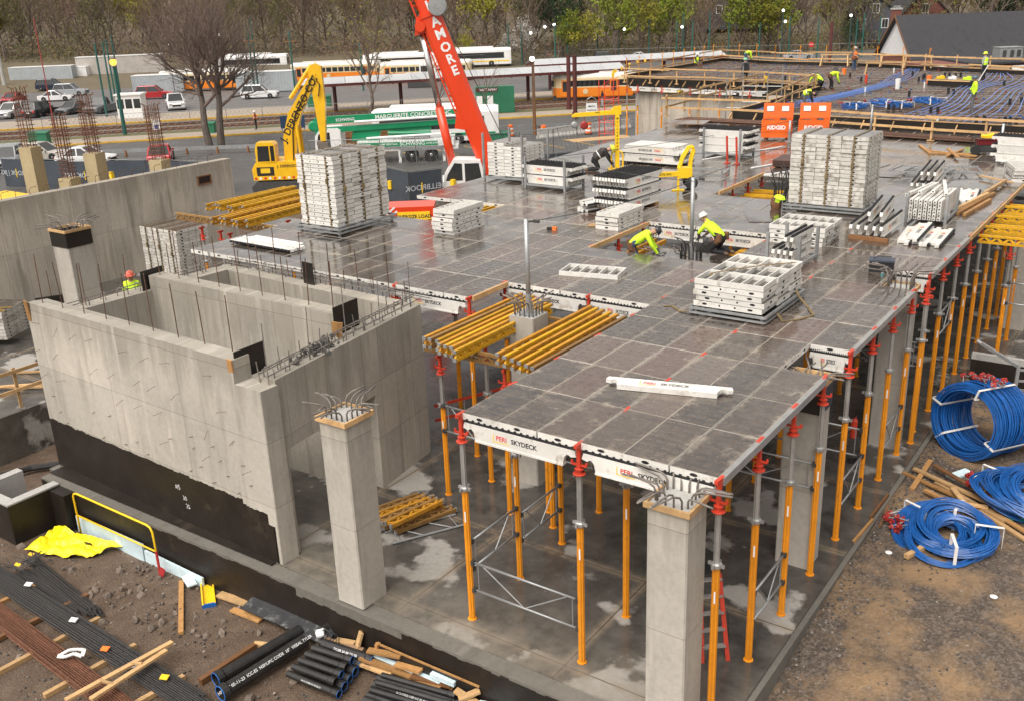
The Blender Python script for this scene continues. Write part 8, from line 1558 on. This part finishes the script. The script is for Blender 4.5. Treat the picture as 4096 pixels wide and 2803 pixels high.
t = thing('small_sign', 'white handicapped parking sign with blue symbol by the walkway', 'sign', (-71.5, 45.5, -.9), CAMR); mb = MB(); mb.tube([(0, 0, 0), (0, 0, 1.2)], .03, 6); mb.build('post', GALV, t); mb = MB(); mb.b2(-.35, .35, -.04, -.02, .8, 1.7); mb.build('sign_panel', WHITEP, t); mb = MB(); mb.b2(-.18, .18, -.05, -.04, .9, 1.25); mb.build('blue_symbol', BLUEC, t)
t = thing('stop_sign', 'red stop sign on a post behind the rear deck', 'sign', (-44.5, 147, -.9), CAMR); mb = MB(); mb.tube([(0, 0, 0), (0, 0, 2.2)], .04, 6); mb.build('post', GALV, t); mb = MB(); mb.lathe([(.42, 0), (.42, .03)], 8, (0, -.05, 2.5), Matrix.Rotation(1.57, 4, 'X')); mb.build('sign_face', REDPR, t); mb = MB(); lettering(mb, 'STOP', .25, (0, -.09, 2.5), (1, 0, 0), (0, 0, 1)); mb.build('lettering', WHTPR, t)
# column stubs with tall rebar cages behind the retaining wall
YST = concrete('stub_concrete', (.42, .34, .2), None, .3, .7)
for i, (x, y, zt, hc, l) in enumerate(((-39.8, 15.5, 4.15, 2.9, 'nearest the yellow platform'), (-37.9, 16.2, 2.6, 3.1, 'second from the yellow platform'), (-37.1, 17.3, 3.75, 2.8, 'third from the yellow platform'), (-34.3, 19.1, 3.3, 2.7, 'fourth, by the red hatchback'))):
    t = thing('column_stub', 'yellowish column stub with tall rusty rebar cage, %s' % l, 'column', (x, y, -1.0), .3, 'rebar caged column stubs'); mb = MB(); mb.box((0, 0, (zt+1)/2), (.75, .75, zt+1)); mb.build('stub', YST, t)
    for k in range(12):
        a = k*math.pi/6; c_, s_ = math.cos(a), math.sin(a); m_ = .28/max(abs(c_), abs(s_)); bx_, by_ = c_*m_, s_*m_; mb = MB(); mb.tube([(bx_, by_, zt+.9), (bx_+rnd.uniform(-.02, .02), by_, zt+1+hc), (bx_*1.5, by_*1.5, zt+1.05+hc+.05*(k % 3))], .017, 5); mb.build('vertical_bar', RUST, t)
    for k in range(int(hc/.2)): z = zt+1.1+k*.2; mb = MB(); mb.tube([(-.31, -.31, z), (.31, -.31, z), (.31, .31, z), (-.31, .31, z)], .012, 4, closed=True); mb.build('tie', RUST, t)
# ---------------------------------------------------------------- houses beyond
SID = M('white_siding', (.66, .66, .67), .6, 0, .05, 1, 0); SHG = asphalt_like('dark_shingles', (.022, .022, .026), (.045, .045, .05), 3, .8, 7); BRK = M('brick_wall', (.17, .062, .045), .8, 0, .25, 3, .05)
def local(o, x, y, z): c, s_ = math.cos(o[3]), math.sin(o[3]); return Vector((o[0]+c*x-s_*y, o[1]+s_*x+c*y, o[2]+z))
t = thing('house', 'house with white clapboard gable and broad dark shingled roof', 'house', (-24.4, 127.3, -1.0), CAMR); L, Wd, E, Rg = 26, 12.5, 2.0, 7.1
mb = MB(); mb.b2(.4, L, .4, Wd-.4, 0, E); mb.build('walls', BRK, t)
for k in range(34):
    z = E+k*.15; f = 1-(z+.15-E)/(Rg-E)
    if f > .02: mb = MB(); hw = f*(Wd/2-.3); mb.box((.32+.01*(k % 2), Wd/2, z+.075), (.05, 2*hw, .145), (0, .05, 0)); mb.build('clapboard', SID, t)
for s_ in (0, 1):
    mb = MB(); y0, y1 = (-.4, Wd/2) if s_ == 0 else (Wd+.4, Wd/2); P = [(-.3, y0, E-.3), (L, y0, E-.3), (L, y1, Rg), (-.3, y1, Rg)]; Q = [(x, y, z-.15) for x, y, z in P]; mb.add(P+Q, [(0, 1, 2, 3), (7, 6, 5, 4), (0, 4, 5, 1), (1, 5, 6, 2), (2, 6, 7, 3), (3, 7, 4, 0)]); r_ = mb.build('roof', SHG, t)
    if s_ == 0:
        n = 34; dy, dz = (y1-y0)/n, (Rg-E+.3)/n
        for k in range(n): mb = MB(); mb.bar((-.32, y0+dy*(k+.5), E-.3+dz*(k+.5)+.02), (L, y0+dy*(k+.5), E-.3+dz*(k+.5)+.02), .26, .025, 0, (0, -dz, dy)); mb.build('shingle_course', SHG, r_)
mb = MB(); mb.box((-.2, Wd/2, Rg-.1), (.06, .3, .5)); mb.build('gable_trim', PINEB, t); mb = MB(); mb.bar((-.31, -.4, E-.35), (-.31, Wd/2, Rg-.06), .06, .22); mb.bar((-.31, Wd+.4, E-.35), (-.31, Wd/2, Rg-.06), .06, .22); mb.build('rake_board', PINEB, t)
t = thing('low_building', 'flat roofed low building with tan wall and white fascia behind the rear deck', 'building', (-15.2, 97.5, -1.0), CAMR); mb = MB(); mb.b2(0, 22, 0, 8, 0, 3.2); mb.build('walls', BRK, t); mb = MB(); mb.b2(4, 8, -.3, 0, 1.4, 3.0); mb.build('tan_bay', M('tan_stucco', (.5, .33, .18), .8, 0, .1, 1, 0), t); mb = MB(); mb.b2(8.2, 22, -.4, 0, 2.2, 3.0); mb.build('white_fascia', WHITEP, t); mb = MB(); mb.b2(4, 22.3, -.5, 8.3, 3.2, 3.4); mb.build('roof', SHG, t); mb = MB(); mb.b2(0, 1.2, -1.2, -.02, 0, 3.2); mb.build('white_pier', WHITEP, t)
for x in (9.5, 13): mb = MB(); mb.b2(x, x+1.2, -.43, -.4, 2.3, 2.8); mb.build('vent_window', GLASS, t)
t = thing('rooftop_unit', 'grey metal air handling unit on the flat roof', 'air conditioner', (-9.6, 106, 2.4), CAMR); mb = MB(); mb.box((0, 0, .6), (2.4, 1.6, 1.1)); mb.build('casing', GALV, t); mb = MB(); mb.box((0, 0, 1.17), (2.5, 1.7, .06)); mb.build('lid', GALV, t)
for x in (-.7, .1, .8): mb = MB(); mb.b2(x-.2, x+.2, -.82, -.8, .2, .9); mb.build('louvre', STEELD, t)
t = thing('cooling_unit', 'pale grey slatted cooling unit beside the white pier', 'air conditioner', (-12.6, 98.2, 1.2), CAMR); mb = MB(); mb.box((0, 0, .55), (1.5, .9, 1.1)); mb.build('casing', GALV, t)
for k in range(7): mb = MB(); mb.box((0, -.46, .2+.12*k), (1.4, .03, .04)); mb.build('slat', STEELD, t)
mb = MB(); mb.lathe([(.7, 0), (.7, .25), (.5, .3), (.5, .7), (.62, .75), (.3, .8)], 4, (0, 0, 0), Matrix.Rotation(.785, 4, 'Z')); 
def bighouse(label, x, y, z, wall, L=10, Wd=8, E=5, Rg=8.5, rz=0):
    t = thing('house', label, 'house', (x, y, z), CAMR+rz); mb = MB(); mb.b2(0, L, 0, Wd, 0, E); mb.prism([(0, E), (L, E), (L/2, Rg)], Wd, Matrix(((1, 0, 0, 0), (0, 0, -1, Wd), (0, 1, 0, 0), (0, 0, 0, 1)))); mb.build('walls', wall, t)
    for s_ in (-1, 1): mb = MB(); a, b = Vector((L/2+s_*(L/2+.4), 0, E-.28)), Vector((L/2, 0, Rg+.15)); P = [a-Vector((0, .4, 0)), a+Vector((0, Wd+.4, 0)), b+Vector((0, Wd+.4, 0)), b-Vector((0, .4, 0))]; mb.add(P+[p-Z3*.2 for p in P], [(0, 1, 2, 3), (7, 6, 5, 4), (0, 4, 5, 1), (1, 5, 6, 2), (2, 6, 7, 3), (3, 7, 4, 0)]); mb.build('roof', SHG, t)
    for wx, wz in ((L/2, E+1.0), (L*.25, E-1.6), (L*.7, E-1.6)): mb = MB(); mb.b2(wx-.65, wx+.65, -.06, -.02, wz-.85, wz+.85); w_ = mb.build('window', WHITEP, t); mb = MB(); mb.b2(wx-.5, wx-.03, -.08, -.06, wz-.7, wz+.7); mb.b2(wx+.03, wx+.5, -.08, -.06, wz-.7, wz+.7); mb.build('pane', GLASS, w_)
bighouse('brick gabled house with white window above the shingled roof', -40, 180, 1.2, BRK, 9, 9, 3.5, 7.6); bighouse('dark grey house half hidden in the woods', -80.0, 185, 2.4, M('grey_house_siding', (.07, .075, .085), .8), 12, 8, 5.5, 9); bighouse('dark grey house among bare trees near the right end', -47.5, 176, .5, M('slate_house_siding', (.10, .10, .115), .8), 9, 8, 4.5, 7.5)
t = thing('chimney', 'tall brown brick chimney beside the white gable', 'chimney', (-33.3, 152, -1.0), CAMR); mb = MB(); mb.box((0, 0, 3.7), (1.3, 1.0, 7.4)); mb.build('stack', BRK, t); mb = MB(); mb.box((0, 0, 7.5), (1.5, 1.2, .25)); mb.build('cap', CONC_IN, t); mb = MB(); mb.box((0, 0, 7.8), (1.0, .8, .3)); mb.build('flue', GALV, t)
for i in range(7):
    mb = MB(); mb.box((0, 0, .13), (4.6, 1.3, .22)); 
    for k in range(5): mb.box((-2+k, 0, .25), (.12, 1.32, .03), None, 1)
    tag(mb.build('timber_mat', [PINEB, PINEW], None, loc=(-46.8+.05*(i % 3), 47.2, -1.0+.25*i), rot=CAMR+.02*(i % 3)), 'brown timber crane mat stacked behind the excavator bucket, %s from the bottom' % ORD[i], 'timber mat', 'stacked timber mats')
# ---------------------------------------------------------------- trees
def leafmat(name, a, b_): 
    m, t, b = newmat(name); g = nd(t, 'ShaderNodeNewGeometry'); n = noise(t, g.outputs['Position'], .7, 5, .7); oi = nd(t, 'ShaderNodeObjectInfo'); c = ramp(t, n, [(.3, a), (.7, b_)]); mr = nd(t, 'ShaderNodeMapRange'); mr.inputs[3].default_value = .75; mr.inputs[4].default_value = 1.25; t.links.new(oi.outputs['Random'], mr.inputs[0]); mu = nd(t, 'ShaderNodeVectorMath', operation='SCALE'); t.links.new(c, mu.inputs[0]); t.links.new(mr.outputs[0], mu.inputs['Scale']); t.links.new(mu.outputs[0], b.inputs['Base Color']); b.inputs['Roughness'].default_value = .75; b.inputs['Specular IOR Level'].default_value = .2; return m
BARK = M('grey_brown_bark', (.13, .105, .088), .9, 0, .3, 3, .2); BARKD = M('dark_bark', (.05, .042, .036), .9, 0, .3, 3, .2); TWIG = M('brown_twigs', (.16, .118, .094), .9, 0, .25, 2, .15)
LF = {'brown': leafmat('brown_buds', (.14, .094, .05), (.24, .165, .095)), 'red': leafmat('reddish_buds', (.15, .09, .066), (.24, .15, .113)), 'olive': leafmat('olive_leaves', (.085, .088, .028), (.185, .17, .062)), 'green': leafmat('spring_green_leaves', (.12, .165, .018), (.29, .33, .045)), 'yellow': leafmat('yellow_green_leaves', (.17, .165, .02), (.34, .32, .05)), 'dark': leafmat('dark_evergreen_leaves', (.012, .03, .014), (.03, .055, .025)), 'white': leafmat('white_blossom', (.3, .28, .25), (.5, .47, .42))}
def grow(seed, H, spread, levels, nl, leaf, leafsz, trunk_r, up=.55, split=None, kids=(8, 5, 5, 4), trunk_frac=.35):
    rg = random.Random(seed); tr, cr = MB(), MB()
    def leafquad(p):
        s_ = leafsz*rg.uniform(.6, 1.3); d = Vector((rg.gauss(0, 1), rg.gauss(0, 1), rg.gauss(0, 1))).normalized(); e = d.orthogonal().normalized(); f = d.cross(e); cr.add([p-e*s_, p+f*s_*.6, p+e*s_, p-f*s_*.6], [(0, 1, 2, 3)], 1)
    def branch(p, d, L, r, lv):
        n = 4 if lv < 2 else 3; pts = [p]; q = p.copy(); dd = d.copy()
        for k in range(n):
            dd = (dd+Vector((rg.gauss(0, .13), rg.gauss(0, .13), rg.gauss(0, .09)+(.09 if lv else .02)))).normalized(); q = q+dd*L/n; pts.append(q.copy())
        rs = [r*(1-.62*k/n) for k in range(n+1)]
        (tr if lv == 0 else cr).tube(pts, rs, (8, 6, 4, 3, 3, 3)[lv], 0, cap=lv < 2)
        if lv >= levels:
            for k in range(nl): leafquad(pts[-1].lerp(pts[rg.randint(0, n-1)], rg.random())+Vector((rg.gauss(0, .12), rg.gauss(0, .12), rg.gauss(0, .12)))*L*.6)
            return
        c = kids[min(lv, len(kids)-1)]
        for i in range(c):
            f = (trunk_frac+(1-trunk_frac)*(i+.5)/c) if lv == 0 else .25+.75*(i+.6)/c; k = min(n-1, int(f*n)); b = pts[k].lerp(pts[k+1], f*n-k); a = i*2.4+rg.uniform(-.5, .5)
            ax = (pts[k+1]-pts[k]).normalized(); e = ax.orthogonal().normalized(); g = ax.cross(e); out = e*math.cos(a)+g*math.sin(a); an = rg.uniform(.45, .85) if lv else spread*rg.uniform(.75, 1.15)
            nd_ = (ax*math.cos(an)+out*math.sin(an)+Z3*up*.25).normalized(); branch(b, nd_, L*(.62 if lv == 0 else .58)*rg.uniform(.75, 1.2)*(1.15-.45*f if lv == 0 else 1), rs[k]*.58, lv+1)
        if lv == 0: branch(pts[-1], (dd+Vector((rg.gauss(0, .2), rg.gauss(0, .2), 0))).normalized(), L*.45, rs[-1]*.95, 1)
    branch(Vector((0, 0, 0)), Vector((rg.gauss(0, .05), rg.gauss(0, .05), 1)).normalized() if split is None else Vector(split).normalized(), H*.62, trunk_r, 0)
    return tr, cr
VAR = {}
def variant(key, *a, bark=BARK, leaf='brown', **k):
    tr, cr = grow(*a, **k); VAR[key] = (tr.mesh('trunk', bark), cr.mesh('crown', [TWIG if bark is BARK else BARKD, LF[leaf]]))
for i in range(4): variant('brown%d' % i, 11+i, 17, .8, 3, 3, None, .12, .23, leaf='brown', kids=(13, 6, 5), trunk_frac=.1)
for i in range(2): variant('red%d' % i, 31+i, 15, .85, 3, 4, None, .13, .21, leaf='red', kids=(12, 6, 5), trunk_frac=.1)
for i in range(3): variant('olive%d' % i, 41+i, 14, .85, 3, 6, None, .16, .2, leaf='olive', kids=(12, 6, 5), trunk_frac=.08)
for i in range(2): variant('green%d' % i, 51+i, 14, .8, 3, 13, None, .22, .2, leaf='green', kids=(10, 6, 5), trunk_frac=.2)
variant('yellow0', 61, 13, .8, 3, 10, None, .21, .2, leaf='yellow', kids=(10, 6, 5), trunk_frac=.2); variant('dark0', 66, 14, 1.0, 3, 14, None, .2, .2, leaf='dark', kids=(12, 6, 4), trunk_frac=.1); variant('white0', 68, 8, .9, 3, 7, None, .14, .12, leaf='white', kids=(9, 5, 5), trunk_frac=.2)
CH, RH = Vector((math.sin(yaw), math.cos(yaw), 0)), Vector((math.cos(yaw), -math.sin(yaw), 0))
KN = {'brown': 'bare brown tree standing in the hillside woods', 'red': 'bare tree with reddish buds in the hillside woods', 'olive': 'tree in olive spring leaf in the hillside woods', 'green': 'bright green leafing tree in the woods', 'yellow': 'yellow green leafing tree in the woods', 'dark': 'dark evergreen tree in the woods', 'white': 'pale flowering tree at the edge of the woods'}
def tree(key, x, y, sc_, label=None, group=None, rz=None):
    t = thing('woodland_tree', label or KN[key.rstrip('0123456789')], 'tree', (x, y, gz(x, y)-.1), rnd.random()*6 if rz is None else rz, group or 'trees in the hillside woods'); t.scale = (sc_, sc_, sc_*rnd.uniform(.9, 1.12)); a, b = VAR[key]; put('trunk', a, t); put('crown', b, t); return t
rt = random.Random(5)
def laypos(lat, d): p = camp+CH*d+RH*lat; return p.x, p.y
cnt = 0
for row, (d0, d1, sp) in enumerate(((181, 190, 4.3), (193, 206, 4.3), (210, 230, 5.0), (236, 266, 6.2))):
    lat = -.60*d0
    while lat < .62*d0:
        d = rt.uniform(d0, d1)+(10 if lat < 0 else 0); u = lat/d
        if u < -.12: key = rt.choice(['brown0', 'brown1', 'brown2', 'brown3', 'red0', 'red1', 'olive0', 'olive2', 'olive1', 'yellow0', 'red0'])
        elif u < .02: key = rt.choice(['brown0', 'brown1', 'brown2', 'brown3', 'red0', 'red1', 'red0', 'olive0', 'olive1', 'yellow0'])
        else: key = rt.choice(['brown0', 'brown1', 'brown3', 'olive0', 'olive1', 'olive2', 'brown2', 'red1', 'dark0', 'yellow0', 'olive1'])
        x, y = laypos(lat+rt.uniform(-1, 1), d); tree(key, x, y, rt.uniform(.78, 1.1)); cnt += 1; lat += sp*rt.uniform(.7, 1.3)
for lat, d, key, s_, l in ((9.7, 178, 'green0', .62, 'bright green leafing tree right of the crane boom'), (20.0, 178, 'green1', .85, 'tall bright green tree before the dark grey house'), (14, 178, 'yellow0', .72, 'yellow green tree left of the tall bright one'), (24, 178, 'yellow0', .9, 'tall yellow green tree behind the sitting worker'), (29.5, 178, 'green0', .8, 'bright green tree behind the sitting worker'), (41.5, 178, 'green1', .88, 'bright green tree right of the tall pole pair'), (46, 179, 'yellow0', .85, 'yellow green tree beside the two lit lamps'), (49, 178, 'green0', .8, 'fresh green tree right of the two lit lamps'), (35, 177, 'brown0', .7, 'bare brown tree between bright green trees'), (4, 178, 'white0', .95, 'pale flowering tree before the woods'), (1, 178, 'white0', .7, 'small pale flowering tree beside the wooden pole'), (-6.5, 180, 'yellow0', .4, 'small yellow shrub-like tree behind the white bus'), (74, 190, 'dark0', .5, 'dark conifer beyond the brick house'), (63, 186, 'olive1', .6, 'olive tree beside the brick house'), (57, 176, 'olive2', .55, 'olive tree left of the white gable'), (60, 172, 'dark0', .42, 'dark leafed tree beside the chimney')):
    x, y = laypos(lat, d); tree(key, x, y, s_, l, 'leafing trees at the wood edge')
# undergrowth along the edge of the woods
mb = MB()
for i in range(34000):
    lat = rt.uniform(-115, 100); d = (190 if lat < 0 else 179)+abs(rt.gauss(0, 14)); x, y = laypos(lat, d); h = rt.random()**1.3*(2.6+3.6*abs(mno.noise(Vector((lat*.13, d*.1, 0))))); p = Vector((x, y, gz(x, y)+h)); s_ = rt.uniform(.1, .24); dd = Vector((rt.gauss(0, 1), rt.gauss(0, 1), rt.gauss(0, 1))).normalized(); e = dd.orthogonal().normalized(); f = dd.cross(e); mi = 0 if rt.random() < .45 else (1 if mno.noise(Vector((lat*.09, d*.07, 4))) > -.1 else 2); mb.add([p-e*s_, p+f*s_*.6, p+e*s_, p-f*s_*.6], [(0, 1, 2, 3)], mi)
o = stuff(mb.build('undergrowth', [LF['brown'], LF['olive'], LF['red']])); o['label'] = 'tangled brown and olive undergrowth at the foot of the woods'; o['category'] = 'undergrowth'
# the big bare double tree by the guardrail
t = thing('bare_tree', 'large bare spreading tree with two grey trunks beside the road', 'tree', (-61.4, 43.4, -1.05))
for i, (x, y, sp) in enumerate(((0, 0, (-.16, -.1, 1)), (.45, .85, (.14, .12, 1)))):
    tr, cr = grow(91+i*4, 13.2, 1.12, 4, 2, None, .04, .34, up=.35, split=sp, kids=(10, 7, 6, 5), trunk_frac=.4); tr.build('trunk', BARK, t, loc=(x, y, 0)); cr.build('crown', [M('greyish_twigs', (.17, .125, .105), .9, 0, .25, 2, .1), LF['red']], t, loc=(x, y, 0))
def small(label, x, y, H, seed, leaf, nl, sz, r, lv=3, kids=(9, 5, 5), tf=.3):
    t = thing('young_tree', label, 'tree', (x, y, -1.0)); tr, cr = grow(seed, H, .75, lv, nl, None, sz, r, kids=kids, trunk_frac=tf); tr.build('trunk', BARK, t); cr.build('crown', [TWIG, LF[leaf]], t)
small('young tree with sparse yellow green leaves behind the green pump boom', -63.6, 66.0, 11.0, 71, 'yellow', 2, .09, .2); small('thin bare sapling behind the green pump boom', -56.5, 68.5, 8.2, 74, 'brown', 0, .05, .1, 2, (9, 6)); small('slender bare sapling nearest the crane boom', -52.0, 70.5, 6.2, 77, 'brown', 0, .05, .08, 2, (8, 5))
